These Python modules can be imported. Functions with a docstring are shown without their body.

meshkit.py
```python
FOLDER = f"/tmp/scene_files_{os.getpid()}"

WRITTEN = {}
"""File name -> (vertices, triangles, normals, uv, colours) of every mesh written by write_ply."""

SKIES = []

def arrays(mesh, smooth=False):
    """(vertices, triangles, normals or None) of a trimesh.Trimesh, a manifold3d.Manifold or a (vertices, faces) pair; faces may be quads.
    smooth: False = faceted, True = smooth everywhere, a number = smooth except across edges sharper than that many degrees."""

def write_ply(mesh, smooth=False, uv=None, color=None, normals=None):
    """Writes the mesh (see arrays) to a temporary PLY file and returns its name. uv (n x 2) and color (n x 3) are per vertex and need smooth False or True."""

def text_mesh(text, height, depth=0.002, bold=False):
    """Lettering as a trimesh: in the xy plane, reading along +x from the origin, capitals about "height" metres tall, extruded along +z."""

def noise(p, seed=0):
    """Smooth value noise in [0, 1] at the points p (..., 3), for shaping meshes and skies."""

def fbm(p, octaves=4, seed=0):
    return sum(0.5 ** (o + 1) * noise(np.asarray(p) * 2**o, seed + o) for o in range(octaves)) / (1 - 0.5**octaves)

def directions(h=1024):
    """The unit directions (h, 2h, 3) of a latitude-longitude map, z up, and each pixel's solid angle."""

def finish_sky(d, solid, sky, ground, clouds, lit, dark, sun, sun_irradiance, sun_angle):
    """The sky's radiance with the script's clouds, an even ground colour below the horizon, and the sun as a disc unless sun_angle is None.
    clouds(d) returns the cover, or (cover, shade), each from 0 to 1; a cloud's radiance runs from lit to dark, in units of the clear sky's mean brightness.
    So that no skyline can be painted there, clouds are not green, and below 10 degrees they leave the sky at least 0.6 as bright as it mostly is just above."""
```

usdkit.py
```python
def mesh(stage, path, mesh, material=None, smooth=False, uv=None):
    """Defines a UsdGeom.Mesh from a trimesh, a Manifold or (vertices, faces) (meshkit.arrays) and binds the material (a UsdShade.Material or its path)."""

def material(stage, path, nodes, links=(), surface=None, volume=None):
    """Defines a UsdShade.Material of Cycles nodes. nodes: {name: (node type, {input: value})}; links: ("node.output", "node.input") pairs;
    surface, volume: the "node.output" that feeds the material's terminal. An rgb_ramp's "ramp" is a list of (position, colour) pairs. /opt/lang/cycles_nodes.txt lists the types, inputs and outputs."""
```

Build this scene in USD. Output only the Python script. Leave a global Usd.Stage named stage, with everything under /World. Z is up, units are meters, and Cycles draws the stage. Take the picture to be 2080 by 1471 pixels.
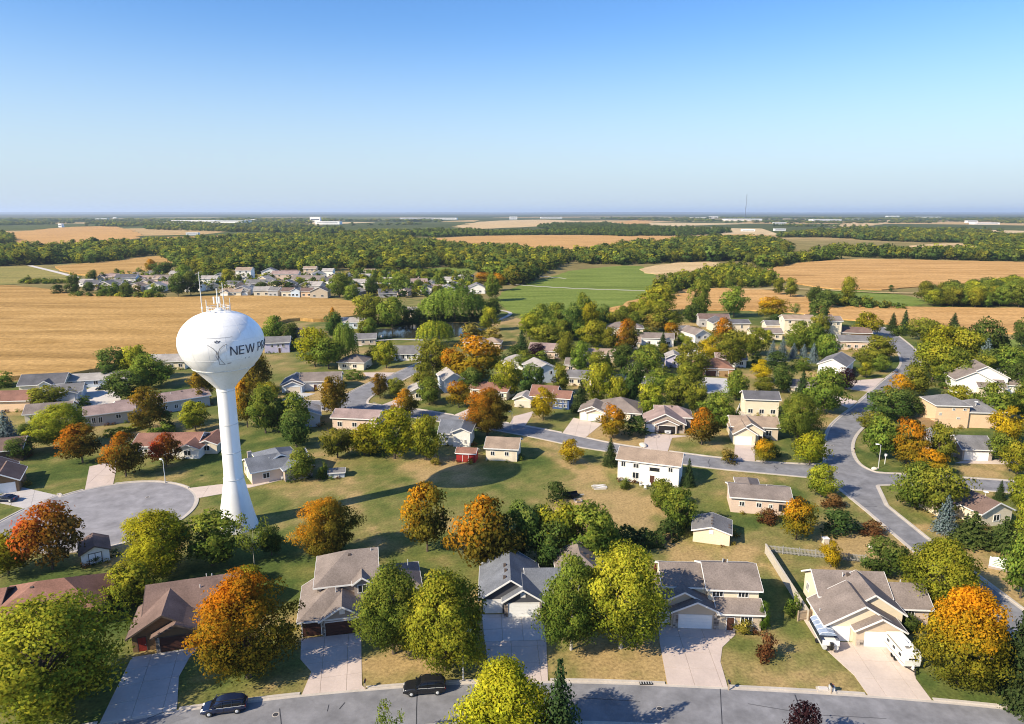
import math, random
import numpy as np
import trimesh
import usdkit, meshkit
from pxr import Usd, UsdGeom, UsdLux, UsdShade, Gf, Sdf, Vt
from shapely.geometry import Polygon, LineString, Point, box as sbox, MultiPolygon
from shapely.ops import unary_union
from shapely import affinity

stage = Usd.Stage.CreateInMemory()
UsdGeom.Xform.Define(stage, '/World')
UsdGeom.Scope.Define(stage, '/World/Looks')

# ------------------------------------------------------------------ camera, sky, sun, exposure
CAM_H, FOC, CX, CY, HORIZON = 58.0, 1400.0, 1040.0, 735.5, 431.0
PITCH = math.atan((CY - HORIZON) / FOC)
CP, SP = math.cos(PITCH), math.sin(PITCH)
cam = UsdGeom.Camera.Define(stage, '/World/camera')
cam.CreateHorizontalApertureAttr(36.0)
cam.CreateVerticalApertureAttr(36.0 * 1471 / 2080)
cam.CreateFocalLengthAttr(36.0 * FOC / 2080)
cam.CreateClippingRangeAttr((1.0, 90000.0))
cam.AddTranslateOp().Set(Gf.Vec3d(0, 0, CAM_H))
cam.AddRotateXOp().Set(90 - math.degrees(PITCH))
cam.CreateExposureAttr(0.67)

SUN = np.array([-42.9, -26.3, 34.6]); SUN = SUN / np.linalg.norm(SUN)
SUN_EL, SUN_ROT = math.asin(SUN[2]), math.atan2(SUN[0], SUN[1])
usdkit.material(stage, '/World/Looks/sky_look', {
    's': ('sky_texture', {'sky_type': 'single_scattering', 'sun_disc': False, 'sun_elevation': SUN_EL, 'sun_rotation': SUN_ROT,
                          'altitude': 300.0, 'air_density': 1.0, 'aerosol_density': 0.6, 'ozone_density': 2.0}),
    'g': ('geometry', {}), 'z': ('separate_xyz', {}), 'e': ('math', {'math_type': 'absolute'}), 'r': ('map_range', {'range_type': 'smoothstep', 'from_min': 0.0, 'from_max': 0.25, 'to_min': 0.88, 'to_max': 0.0, 'clamp': True}),
    'x': ('mix', {'color2': (2.75, 3.4, 4.15)}), 'sat': ('hsv', {'saturation': 1.33, 'value': 0.97, 'hue': 0.509}), 'b': ('background_shader', {'strength': 0.128})},
    [('g.position', 'z.vector'), ('z.z', 'e.value1'), ('e.value', 'r.value'), ('r.result', 'x.fac'), ('s.color', 'sat.color'), ('sat.color', 'x.color1'), ('x.color', 'b.color')], surface='b.background')
sky = UsdLux.DomeLight.Define(stage, '/World/sky')
UsdShade.MaterialBindingAPI.Apply(sky.GetPrim()).Bind(UsdShade.Material.Get(stage, '/World/Looks/sky_look'))
sky.GetPrim().SetCustomDataByKey('kind', 'structure')
sun = UsdLux.DistantLight.Define(stage, '/World/sun')
sun.CreateNormalizeAttr(True); sun.CreateIntensityAttr(1.25); sun.CreateAngleAttr(0.5); sun.CreateColorAttr(Gf.Vec3f(1.0, 0.885, 0.70))
sun.AddRotateZOp().Set(math.degrees(math.atan2(SUN[1], SUN[0])) + 90)
sun.AddRotateXOp().Set(90 - math.degrees(SUN_EL))

# ------------------------------------------------------------------ ground points, naming, meshes
def G(px, py, z=0.0):
    """The point at height z that the photograph shows at (px, py)."""
    u, v = (px - CX) / FOC, (py - CY) / FOC
    d = np.array([u, CP - v * SP, -SP - v * CP])
    return np.array([0, 0, CAM_H]) + (z - CAM_H) / d[2] * d
def Zat(py, y):
    v = (py - CY) / FOC
    return CAM_H + y * (-SP - v * CP) / (CP - v * SP)
def depth(x, y, z): return y * CP + (CAM_H - z) * SP
def GP(pts): return [tuple(G(*p)[:2]) for p in pts]

USED = {}
def numbered(parent, name):
    k = (parent, name); n = USED.get(k, -1) + 1; USED[k] = n
    return f'{parent}/{name}' if n == 0 else f'{parent}/{name}_{n:03d}'
def tag(p, label=None, cat=None, group=None, kind=None):
    for k, v in (('label', label), ('category', cat), ('group', group), ('kind', kind)):
        if v: p.SetCustomDataByKey(k, v)
    return p
def thing(name, label, cat, loc=(0, 0, 0), rot=0.0, group=None, kind=None):
    path = numbered('/World', name)
    x = UsdGeom.Xform.Define(stage, path)
    x.AddTranslateOp().Set(Gf.Vec3d(*map(float, loc)))
    if rot: x.AddRotateZOp().Set(float(rot))
    tag(x.GetPrim(), label, cat, group, kind)
    return path
def part(parent, name, mesh, mat, smooth=False, label=None, kind=None):
    path = numbered(parent, name)
    v, f = mesh.arrays() if isinstance(mesh, MB) else mesh
    m = usdkit.mesh(stage, path, trimesh.Trimesh(v, f, process=False), mat, smooth)
    if label or kind: tag(m.GetPrim(), label, None, None, kind)
    return path
def single(name, mesh, mat, label=None, cat=None, group=None, kind=None, smooth=False):
    path = part('/World', name, mesh, mat, smooth)
    tag(stage.GetPrimAtPath(path), label, cat, group, kind)
    return path

class MB:
    """Collects simple shapes into one mesh."""
    def __init__(s): s.v, s.f, s.n = [], [], 0
    def add(s, v, f):
        v = np.asarray(v, float); f = np.asarray(f, int)
        if f.shape[1] == 4: f = np.vstack([f[:, [0, 1, 2]], f[:, [0, 2, 3]]])
        s.v.append(v); s.f.append(f + s.n); s.n += len(v); return s
    def box(s, x0, y0, z0, x1, y1, z1):
        v = [(x, y, z) for z in (z0, z1) for y in (y0, y1) for x in (x0, x1)]
        return s.add(v, [(0, 2, 3, 1), (4, 5, 7, 6), (0, 1, 5, 4), (2, 6, 7, 3), (0, 4, 6, 2), (1, 3, 7, 5)])
    def bar(s, p, q, w, h):
        """A box from p to q, w wide sideways and h high (upright)."""
        p, q = np.array(p, float), np.array(q, float); d = q - p; d /= np.linalg.norm(d) + 1e-9
        a = np.cross(d, [0, 0, 1.0]); a = a / np.linalg.norm(a) if np.linalg.norm(a) > 1e-6 else np.array([1.0, 0, 0])
        b = np.cross(a, d)
        v = [e + i * a * w / 2 + j * b * h / 2 for e in (p, q) for j in (-1, 1) for i in (-1, 1)]
        return s.add(v, [(0, 2, 3, 1), (4, 5, 7, 6), (0, 1, 5, 4), (2, 6, 7, 3), (0, 4, 6, 2), (1, 3, 7, 5)])
    def tube(s, pts, rad, n=6):
        p = np.asarray(pts, float); t = np.gradient(p, axis=0); t /= np.linalg.norm(t, axis=1, keepdims=True) + 1e-9
        a = np.cross(t, np.where(np.abs(t[:, 2:]) < 0.9, [0, 0, 1.0], [1.0, 0, 0])); a /= np.linalg.norm(a, axis=1, keepdims=True) + 1e-9
        b = np.cross(t, a); an = np.arange(n) * 2 * np.pi / n; r = np.broadcast_to(rad, (len(p),))
        v = (p[:, None] + r[:, None, None] * (np.cos(an)[None, :, None] * a[:, None] + np.sin(an)[None, :, None] * b[:, None])).reshape(-1, 3)
        f = [(i * n + j, i * n + (j + 1) % n, (i + 1) * n + (j + 1) % n, (i + 1) * n + j) for i in range(len(p) - 1) for j in range(n)]
        k = len(v); v = np.vstack([v, p[:1], p[-1:]])
        tri = [(j, k, (j + 1) % n, (j + 1) % n) for j in range(n)] + [(k - n + j, k - n + (j + 1) % n, k + 1, k + 1) for j in range(n)]
        f = np.array(f + tri); f = np.vstack([f[:, [0, 1, 2]], f[:, [0, 2, 3]]])
        f = f[(f[:, 0] != f[:, 1]) & (f[:, 1] != f[:, 2]) & (f[:, 0] != f[:, 2])]
        return s.add(v, f)
    def poly(s, pg, z0, z1=None):
        """A shapely polygon as a sheet (z0) or a slab (z0 to z1)."""
        for g in getattr(pg, 'geoms', [pg]):
            if g.is_empty or g.geom_type != 'Polygon' or g.area < 1e-4: continue
            if z1 is None:
                v, f = trimesh.creation.triangulate_polygon(g, engine='earcut'); s.add(np.column_stack([v, np.full(len(v), z0)]), f)
            else:
                m = trimesh.creation.extrude_polygon(g, z1 - z0, engine='earcut'); s.add(np.array(m.vertices) + [0, 0, z0], m.faces)
        return s
    def lathe(s, prof, n=24):
        an = np.arange(n) * 2 * np.pi / n
        v = np.array([(r * math.cos(a), r * math.sin(a), z) for r, z in prof for a in an])
        f = [(i * n + j, i * n + (j + 1) % n, (i + 1) * n + (j + 1) % n, (i + 1) * n + j) for i in range(len(prof) - 1) for j in range(n)]
        return s.add(v, f)
    def move(s, x=0, y=0, z=0, rz=0):
        c_, s_ = math.cos(math.radians(rz)), math.sin(math.radians(rz))
        s.v = [v @ np.array([[c_, s_, 0], [-s_, c_, 0], [0, 0, 1]]) + [x, y, z] for v in s.v]; return s
    def arrays(s): return np.vstack(s.v), np.vstack(s.f)

# ------------------------------------------------------------------ materials
MATS = {}
def mat(name, col, rough=0.8, grain=0.15, scale=3.0, bump=0.0, bscale=None, spec=0.3, metal=0.0, lap=0.0, big=0.0):
    """A painted, roofed or paved surface: base colour with grain, large stains, fine bump and (lap) horizontal siding courses."""
    if name in MATS: return MATS[name]
    p = f'/World/Looks/{name}'
    nodes = {'t': ('texture_coordinate', {}), 'n': ('noise_texture', {'scale': scale, 'detail': 5.0, 'roughness': 0.65}),
             'r': ('rgb_ramp', {'ramp': [(0.25, [c * (1 - grain) for c in col]), (0.75, [min(1, c * (1 + grain)) for c in col])]}),
             'n2': ('noise_texture', {'scale': 0.35, 'detail': 3.0}), 'm': ('map_range', {'from_min': 0.3, 'from_max': 0.7, 'to_min': 1 - big, 'to_max': 1 + big}),
             'h': ('hsv', {}),
             'b': ('bump', {'strength': 0.6, 'distance': max(bump, 0.001)}),
             'nb': ('noise_texture', {'scale': bscale or scale * 4, 'detail': 3.0}),
             'p': ('principled_bsdf', {'roughness': rough, 'specular_ior_level': spec, 'metallic': metal})}
    links = [('t.object', 'n.vector'), ('t.object', 'n2.vector'), ('t.object', 'nb.vector'), ('n.fac', 'r.fac'), ('n2.fac', 'm.value'),
             ('r.color', 'h.color'), ('m.result', 'h.value'), ('h.color', 'p.base_color')]
    if lap:
        nodes['w'] = ('wave_texture', {'wave_type': 'bands', 'bands_direction': 'z', 'profile': 'saw', 'scale': 0.5 / lap * 0.314})
        links += [('t.object', 'w.vector'), ('w.fac', 'b.height'), ('b.normal', 'p.normal')]
    elif bump: links += [('nb.fac', 'b.height'), ('b.normal', 'p.normal')]
    usdkit.material(stage, p, nodes, links, surface='p.BSDF')
    MATS[name] = p
    return p
def attr_mat(name, rough=0.95, fine=2.2, amt=0.42, bump=0.08):
    p = f'/World/Looks/{name}'
    usdkit.material(stage, p, {
        'a': ('attribute', {'attribute': 'groundcol'}), 'g': ('geometry', {}), 'n': ('noise_texture', {'scale': fine, 'detail': 6.0, 'roughness': 0.7}),
        'm': ('map_range', {'from_min': 0.3, 'from_max': 0.7, 'to_min': 1 - amt, 'to_max': 1 + amt}), 'h': ('hsv', {}),
        'b': ('bump', {'strength': 0.7, 'distance': bump}), 'p': ('principled_bsdf', {'roughness': rough, 'specular_ior_level': 0.1})},
        [('g.position', 'n.vector'), ('n.fac', 'm.value'), ('a.color', 'h.color'), ('m.result', 'h.value'), ('h.color', 'p.base_color'), ('n.fac', 'b.height'), ('b.normal', 'p.normal')], surface='p.BSDF')
    return p
def field_mat(name, c0, c1, rot=0.0, row=0.12, big=0.012):
    """Ripe crop: two tones in large soft patches, streaked along the drilling direction."""
    if name in MATS: return MATS[name]
    p = f'/World/Looks/{name}'
    usdkit.material(stage, p, {
        'g': ('geometry', {}), 'mp': ('mapping', {'rotation': (0, 0, rot), 'scale': (big, big * 5, big)}), 'n': ('noise_texture', {'scale': 1.0, 'detail': 6.0, 'roughness': 0.62, 'distortion': 0.6}),
        'r': ('rgb_ramp', {'ramp': [(0.3, c0), (0.7, c1)]}), 'n2': ('noise_texture', {'scale': row * 4, 'detail': 5.0, 'roughness': 0.7}),
        'm': ('map_range', {'from_min': 0.3, 'from_max': 0.7, 'to_min': 0.70, 'to_max': 1.28}), 'h': ('hsv', {}), 'b': ('bump', {'strength': 0.8, 'distance': 0.5}),
        'mq': ('mapping', {'rotation': (0, 0, rot), 'scale': (.006, .045, .01), 'location': (3.1, 1.7, 0)}), 'n3': ('noise_texture', {'scale': 1.0, 'detail': 5.0, 'roughness': 0.6, 'distortion': 1.0}), 'pz': ('map_range', {'from_min': 0.56, 'from_max': 0.72, 'to_min': 0.0, 'to_max': 0.6, 'clamp': True}), 'px': ('mix', {'color2': [c * .5 for c in c0]}),
        'p': ('principled_bsdf', {'roughness': 1.0, 'specular_ior_level': 0.05})},
        [('g.position', 'mp.vector'), ('mp.vector', 'n.vector'), ('g.position', 'n2.vector'), ('n.fac', 'r.fac'), ('n2.fac', 'm.value'), ('g.position', 'mq.vector'), ('mq.vector', 'n3.vector'), ('n3.fac', 'pz.value'), ('pz.result', 'px.fac'), ('r.color', 'px.color1'), ('px.color', 'h.color'), ('m.result', 'h.value'),
         ('h.color', 'p.base_color'), ('n2.fac', 'b.height'), ('b.normal', 'p.normal')], surface='p.BSDF')
    MATS[name] = p
    return p
def leaf_mat(name, trans=0.42):
    p = f'/World/Looks/{name}'
    usdkit.material(stage, p, {
        'a': ('attribute', {'attribute': 'leafcol'}), 'o': ('object_info', {}), 'm': ('map_range', {'to_min': 0.86, 'to_max': 1.16}), 'm2': ('map_range', {'to_min': 0.488, 'to_max': 0.512}), 'h': ('hsv', {}),
        'd': ('diffuse_bsdf', {}), 't': ('translucent_bsdf', {}), 'x': ('mix_closure', {'fac': trans})},
        [('a.color', 'h.color'), ('o.random', 'm.value'), ('o.random', 'm2.value'), ('m.result', 'h.value'), ('m2.result', 'h.hue'), ('h.color', 'd.color'), ('h.color', 't.color'), ('d.BSDF', 'x.closure1'), ('t.BSDF', 'x.closure2')], surface='x.closure')
    return p
LEAF = leaf_mat('leaves'); GROUND = attr_mat('lawn_grass')
BARK = mat('bark', (0.10, 0.075, 0.055), 0.95, 0.35, 4, bump=0.02)
BARK_PALE = mat('pale_bark', (0.42, 0.38, 0.32), 0.9, 0.3, 4, bump=0.01)
ASPHALT = mat('asphalt', (0.205, 0.202, 0.208), 0.9, 0.16, 1.1, bump=0.004, bscale=30, spec=0.2, big=0.20)
ASPHALT2 = mat('old_asphalt', (0.255, 0.245, 0.25), 0.9, 0.12, 1.0, bump=0.004, bscale=30, spec=0.2, big=0.2)
TAR = mat('tar_seam', (0.05, 0.05, 0.055), 0.6, 0.2, 6)
PATCHM = mat('asphalt_patch', (0.175, 0.174, 0.182), 0.9, 0.1, 3)
KERB = mat('kerb_concrete', (0.46, 0.41, 0.35), 0.9, 0.12, 2, big=0.1)
CONC = [mat(f'concrete_{c}', col, 0.9, 0.07, 2.5, bump=0.003, bscale=20, big=0.07) for c, col in
        (('pinkish', (0.52, 0.425, 0.365)), ('grey', (0.46, 0.425, 0.395)), ('warm', (0.55, 0.455, 0.38)), ('pale', (0.56, 0.51, 0.46)), ('greywhite', (0.47, 0.455, 0.435)))]
WHITE = mat('white_paint', (0.80, 0.79, 0.76), 0.55, 0.04, 2)
TRIM = mat('white_trim', (0.76, 0.74, 0.70), 0.6, 0.05, 3)
DARKTRIM = mat('brown_trim', (0.10, 0.075, 0.06), 0.7, 0.1, 3)
GLASS = mat('window_glass', (0.02, 0.025, 0.03), 0.25, 0.1, 1, spec=0.35)
STEEL = mat('galvanised_steel', (0.62, 0.62, 0.60), 0.5, 0.06, 5, metal=0.2)
RUBBER = mat('black_rubber', (0.02, 0.02, 0.02), 0.8, 0.1, 5)
BLACK = mat('black_paint', (0.012, 0.012, 0.014), 0.25, 0.1, 5, spec=0.6)
WOODF = mat('weathered_wood', (0.40, 0.31, 0.22), 0.9, 0.2, 3, bump=0.01)
STONE = mat('field_stone', (0.36, 0.30, 0.25), 0.9, 0.25, 3, bump=0.02)
def wallm(n, c): return mat('siding_' + n, c, 0.75, 0.05, 2, lap=0.18, bump=0.02, big=0.05)
def roofm(n, c): return mat('shingles_' + n, c, 0.92, 0.32, 5, bump=0.02, bscale=9, big=0.20, spec=0.15)
W = {n: wallm(n, c) for n, c in dict(cream=(0.70, 0.60, 0.44), white=(0.78, 0.75, 0.68), tan=(0.52, 0.42, 0.31), pinktan=(0.60, 0.46, 0.36), grey=(0.40, 0.38, 0.36), charcoal=(0.075, 0.078, 0.09), brown=(0.20, 0.125, 0.065), peach=(0.72, 0.50, 0.31),
     blue=(0.045, 0.085, 0.20), paleblue=(0.50, 0.56, 0.62), lavender=(0.46, 0.43, 0.55), taupe=(0.36, 0.30, 0.25), redbarn=(0.30, 0.02, 0.018), darkbrown=(0.10, 0.065, 0.05), rust=(0.42, 0.24, 0.13)).items()}
R = {n: roofm(n, c) for n, c in dict(taupe=(0.21, 0.172, 0.148), grey=(0.175, 0.168, 0.165), dark=(0.115, 0.112, 0.118), slate=(0.145, 0.155, 0.175), brown=(0.17, 0.115, 0.095), redbrown=(0.24, 0.125, 0.09), pink=(0.30, 0.22, 0.195), tan=(0.30, 0.225, 0.165), pale=(0.34, 0.31, 0.28), rust=(0.25, 0.13, 0.085)).items()}

# ------------------------------------------------------------------ the ground
rng = np.random.default_rng(7)
DRY = [(1230, 1345, 105, .9), (830, 1350, 95, .75), (1590, 1355, 150, .7), (1240, 1035, 110, .95), (1180, 960, 90, .5), (640, 812, 70, 1.0), (1505, 765, 55, .9), (900, 940, 110, .7), (560, 1395, 60, .5), (1030, 655, 50, .9),
       (1420, 1130, 120, .6), (1720, 1110, 80, .7), (1500, 985, 60, .5), (760, 775, 40, .7), (1100, 745, 30, .9), (850, 780, 30, .9), (900, 825, 40, .4), (1790, 760, 40, .7), (1960, 1330, 90, .3), (1480, 920, 60, .7), (1250, 895, 60, .5), (1700, 1190, 50, .6), (1620, 900, 25, .8), (1330, 700, 60, .5), (1420, 660, 60, .6), (1700, 640, 60, .5)]
GREEN = [(1560, 1080, 120, .8), (880, 1130, 130, .6), (150, 980, 110, .7), (440, 1370, 90, .8), (1150, 850, 70, 1.0), (1545, 1210, 60, .9), (560, 1180, 90, .7), (260, 1240, 90, .8), (1700, 1230, 60, .4), (830, 700, 60, .5), (1900, 1250, 100, .5), (80, 1190, 90, .9), (620, 690, 60, .8), (2060, 710, 50, 1.0)]
from scipy.spatial import cKDTree
lot_rng = np.random.default_rng(15); _q = lot_rng.uniform(-1, 1, (900, 2)); LOTS = cKDTree(np.column_stack([_q[:, 0] * 420, 40 + (_q[:, 1] + 1) * 215])); LOT_TONE = lot_rng.normal(0, .11, 900)
def ground_color(x, y):
    p = np.column_stack([x, y, np.zeros_like(x)])
    d = 0.47 + 1.5 * (meshkit.fbm(p / 22, 4, 3) - 0.5) + 1.1 * (meshkit.fbm(p / 4.0, 3, 9) - 0.5)
    d = d + LOT_TONE[LOTS.query(np.column_stack([x + 1.2 * meshkit.noise(p / 9, 4), y]))[1]]          # every garden is kept a little differently
    for lst, sg in ((DRY, 1), (GREEN, -1)):
        for px, py, w, s in lst:
            c = G(px, py); r = w * depth(c[0], c[1], 0) / FOC; r2 = ((x - c[0]) ** 2 + (y - c[1]) ** 2) / r ** 2
            d = d + sg * 0.5 * s * np.exp(-np.clip(r2, 0, 30) ** 1.3)
    streak = meshkit.fbm(np.column_stack([x / 1.3 + y * .25, y / 16, x * 0]), 2, 5) - 0.5      # mower lines
    d = np.clip(d + 0.28 * streak, 0, 1)
    cols = np.array([(0.068, 0.098, 0.022), (0.130, 0.142, 0.036), (0.210, 0.180, 0.060), (0.36, 0.25, 0.108)])
    k = np.clip(d, 0, .999) * 3; i = k.astype(int); t = (k - i)[:, None]
    c = cols[i] * (1 - t) + cols[i + 1] * t
    return c * (0.86 + 0.28 * meshkit.noise(p * 1.7, 2))[:, None]
def ground_block(x0, y0, x1, y1, st):
    xs, ys = np.arange(x0, x1 + .1, st), np.arange(y0, y1 + .1, st); X, Y = np.meshgrid(xs, ys); n = len(xs)
    i = (np.arange(len(ys) - 1)[:, None] * n + np.arange(n - 1)[None]).ravel()
    f = np.vstack([np.column_stack([i, i + 1, i + n + 1]), np.column_stack([i, i + n + 1, i + n])])
    return np.column_stack([X.ravel(), Y.ravel(), np.zeros(X.size)]), f
def color_mesh(path, v, f, col, material, attr, normals=None):
    m = UsdGeom.Mesh.Define(stage, path)
    m.CreatePointsAttr(Vt.Vec3fArray.FromNumpy(v.astype(np.float32)))
    m.CreateFaceVertexCountsAttr(Vt.IntArray.FromNumpy(np.full(len(f), 3, np.int32)))
    m.CreateFaceVertexIndicesAttr(Vt.IntArray.FromNumpy(f.astype(np.int32).ravel()))
    m.CreateSubdivisionSchemeAttr('none')
    if normals is not None:
        m.CreateNormalsAttr(Vt.Vec3fArray.FromNumpy(normals.astype(np.float32))); m.SetNormalsInterpolation('vertex')
    UsdGeom.PrimvarsAPI(m).CreatePrimvar(attr, Sdf.ValueTypeNames.Color3fArray, 'vertex').Set(Vt.Vec3fArray.FromNumpy(col.astype(np.float32)))
    UsdShade.MaterialBindingAPI.Apply(m.GetPrim()).Bind(UsdShade.Material.Get(stage, material))
    return m.GetPrim()
for nm, blk in (('lawn', (-190, 0, 190, 180, 1.0)), ('lawn', (-420, 180, 420, 470, 2.5))):
    v, f = ground_block(*blk)
    tag(color_mesh(numbered('/World', nm), v, f, ground_color(v[:, 0], v[:, 1]), GROUND, 'groundcol'), kind='structure')
usdkit.material(stage, '/World/Looks/farmland', {
    'g': ('geometry', {}), 'mp': ('mapping', {'scale': (1 / 800, 1 / 900, 1)}), 'nw': ('noise_texture', {'scale': 0.0012, 'detail': 2.0}), 'v': ('voronoi_texture', {'scale': 1.0, 'randomness': 0.9}),
    's': ('separate_color', {}), 'r': ('rgb_ramp', {'interpolate': False, 'ramp': [(0, (0.075, 0.09, 0.035)), (0.38, (0.42, 0.29, 0.14)), (0.55, (0.09, 0.105, 0.04)), (0.70, (0.50, 0.38, 0.22)), (0.86, (0.16, 0.17, 0.06))]}),
    'n': ('noise_texture', {'scale': 0.02, 'detail': 6.0, 'roughness': 0.7}), 'm': ('map_range', {'from_min': 0.3, 'from_max': 0.7, 'to_min': 0.7, 'to_max': 1.3}), 'h': ('hsv', {}),
    'l': ('vector_math', {'math_type': 'length'}), 'far': ('map_range', {'from_min': 1500.0, 'from_max': 1900.0, 'clamp': True}), 'mx': ('mix', {'color1': (0.22, 0.18, 0.075)}), 'wf': ('map_range', {'from_min': 5000.0, 'from_max': 12000.0, 'to_min': 0.0, 'to_max': 0.85, 'clamp': True}), 'wx': ('mix', {'color2': (0.055, 0.07, 0.04)}),
    'p': ('principled_bsdf', {'roughness': 1.0, 'specular_ior_level': 0.0})},
    [('g.position', 'mp.vector'), ('mp.vector', 'v.vector'), ('v.color', 's.color'), ('s.r', 'r.fac'), ('g.position', 'n.vector'), ('n.fac', 'm.value'), ('g.position', 'l.vector1'), ('l.value', 'far.value'), ('far.result', 'mx.fac'),
     ('r.color', 'mx.color2'), ('l.value', 'wf.value'), ('wf.result', 'wx.fac'), ('mx.color', 'wx.color1'), ('wx.color', 'h.color'), ('m.result', 'h.value'), ('h.color', 'p.base_color')], surface='p.BSDF')
v, f = [], []
ring = [0, 400, 1500, 5000, 15000, 44000]
for r_ in ring: v += [(r_ * math.cos(a), r_ * math.sin(a), -0.12) for a in np.arange(64) * math.pi / 32]
f = [(i * 64 + j, i * 64 + (j + 1) % 64, (i + 1) * 64 + (j + 1) % 64, (i + 1) * 64 + j) for i in range(5) for j in range(64)]
single('farmland', MB().add(v, f), '/World/Looks/farmland', kind='structure')

def chaikin(p, n=2):
    p = np.asarray(p, float)
    for _ in range(n):
        q = np.empty((2 * len(p) - 2, 2)); q[0::2] = .75 * p[:-1] + .25 * p[1:]; q[1::2] = .25 * p[:-1] + .75 * p[1:]
        p = np.vstack([p[:1], q, p[-1:]])
    return p
def PX(*pts): return Polygon(GP(pts)).buffer(0)
def edges(a, b): return Polygon(list(map(tuple, chaikin(GP(a)))) + list(map(tuple, chaikin(GP(b))))[::-1]).buffer(0)

# ------------------------------------------------------------------ fields, golf course, pond
TAN, TAN2 = field_mat('ripe_corn', (0.32, 0.185, 0.055), (0.53, 0.325, 0.12), 0.25), field_mat('ripe_beans', (0.40, 0.22, 0.072), (0.58, 0.345, 0.135), -0.2)
PALE, MEAD = field_mat('stubble', (0.42, 0.29, 0.14), (0.62, 0.45, 0.24), 0.1), field_mat('meadow_grass', (0.20, 0.19, 0.055), (0.33, 0.26, 0.085), 0.3)
TURF = field_mat('golf_turf', (0.115, 0.160, 0.026), (0.205, 0.245, 0.055), 0.5, big=0.02)
def field(name, mt, h, pts, label=None):
    pg = Polygon(chaikin(GP(pts) + GP(pts[:1]), 1)).buffer(0); dist = max(60, pg.centroid.y)
    q = np.array(pg.segmentize(dist * .02).exterior.coords)[:-1]; p3 = np.column_stack([q / (dist * .05), q[:, 0] * 0])                # ragged, weedy margins
    pg = Polygon(q + (np.column_stack([meshkit.fbm(p3, 3, 1), meshkit.fbm(p3, 3, 2)]) - .5) * dist * .022).buffer(0)
    p = single(name, MB().poly(pg, -0.06, h), mt, kind='structure')
    return pg
corn = field('corn_field', TAN, 1.7, [(-260, 590), (0, 581), (100, 592), (170, 603), (330, 609), (520, 604), (640, 610), (735, 619), (760, 630), (735, 645), (650, 655), (600, 652), (560, 662), (480, 700), (330, 735), (200, 757), (110, 770), (0, 775), (-260, 800)])
field('meadow', MEAD, 0.25, [(-200, 548), (0, 543), (95, 541), (150, 566), (120, 572), (0, 579), (-200, 588)])
field('corn_field', TAN, 1.2, [(112, 543), (200, 534), (310, 522), (362, 523), (350, 545), (300, 558), (240, 562), (168, 562)])
field('bean_field', TAN2, 0.6, [(15, 474), (120, 462), (235, 459), (290, 474), (272, 489), (180, 497), (90, 501), (30, 497)])
field('bean_field', TAN2, 0.6, [(335, 482), (480, 479), (575, 478), (572, 488), (430, 490), (335, 491)])
field('bean_field', TAN2, 0.6, [(690, 492), (790, 489), (850, 486), (1000, 479), (1200, 478), (1440, 481), (1400, 491), (1280, 498), (1150, 513), (1010, 509), (900, 500), (780, 502), (690, 500)])
field('bean_field', TAN2, 0.6, [(1440, 488), (1480, 476), (1560, 478), (1575, 492), (1530, 496)])
field('bean_field', TAN2, 0.7, [(1555, 548), (1600, 538), (1720, 526), (1870, 529), (2100, 534), (2300, 540), (2300, 570), (2080, 565), (1990, 578), (1860, 585), (1760, 592), (1650, 583), (1590, 572)])
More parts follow.
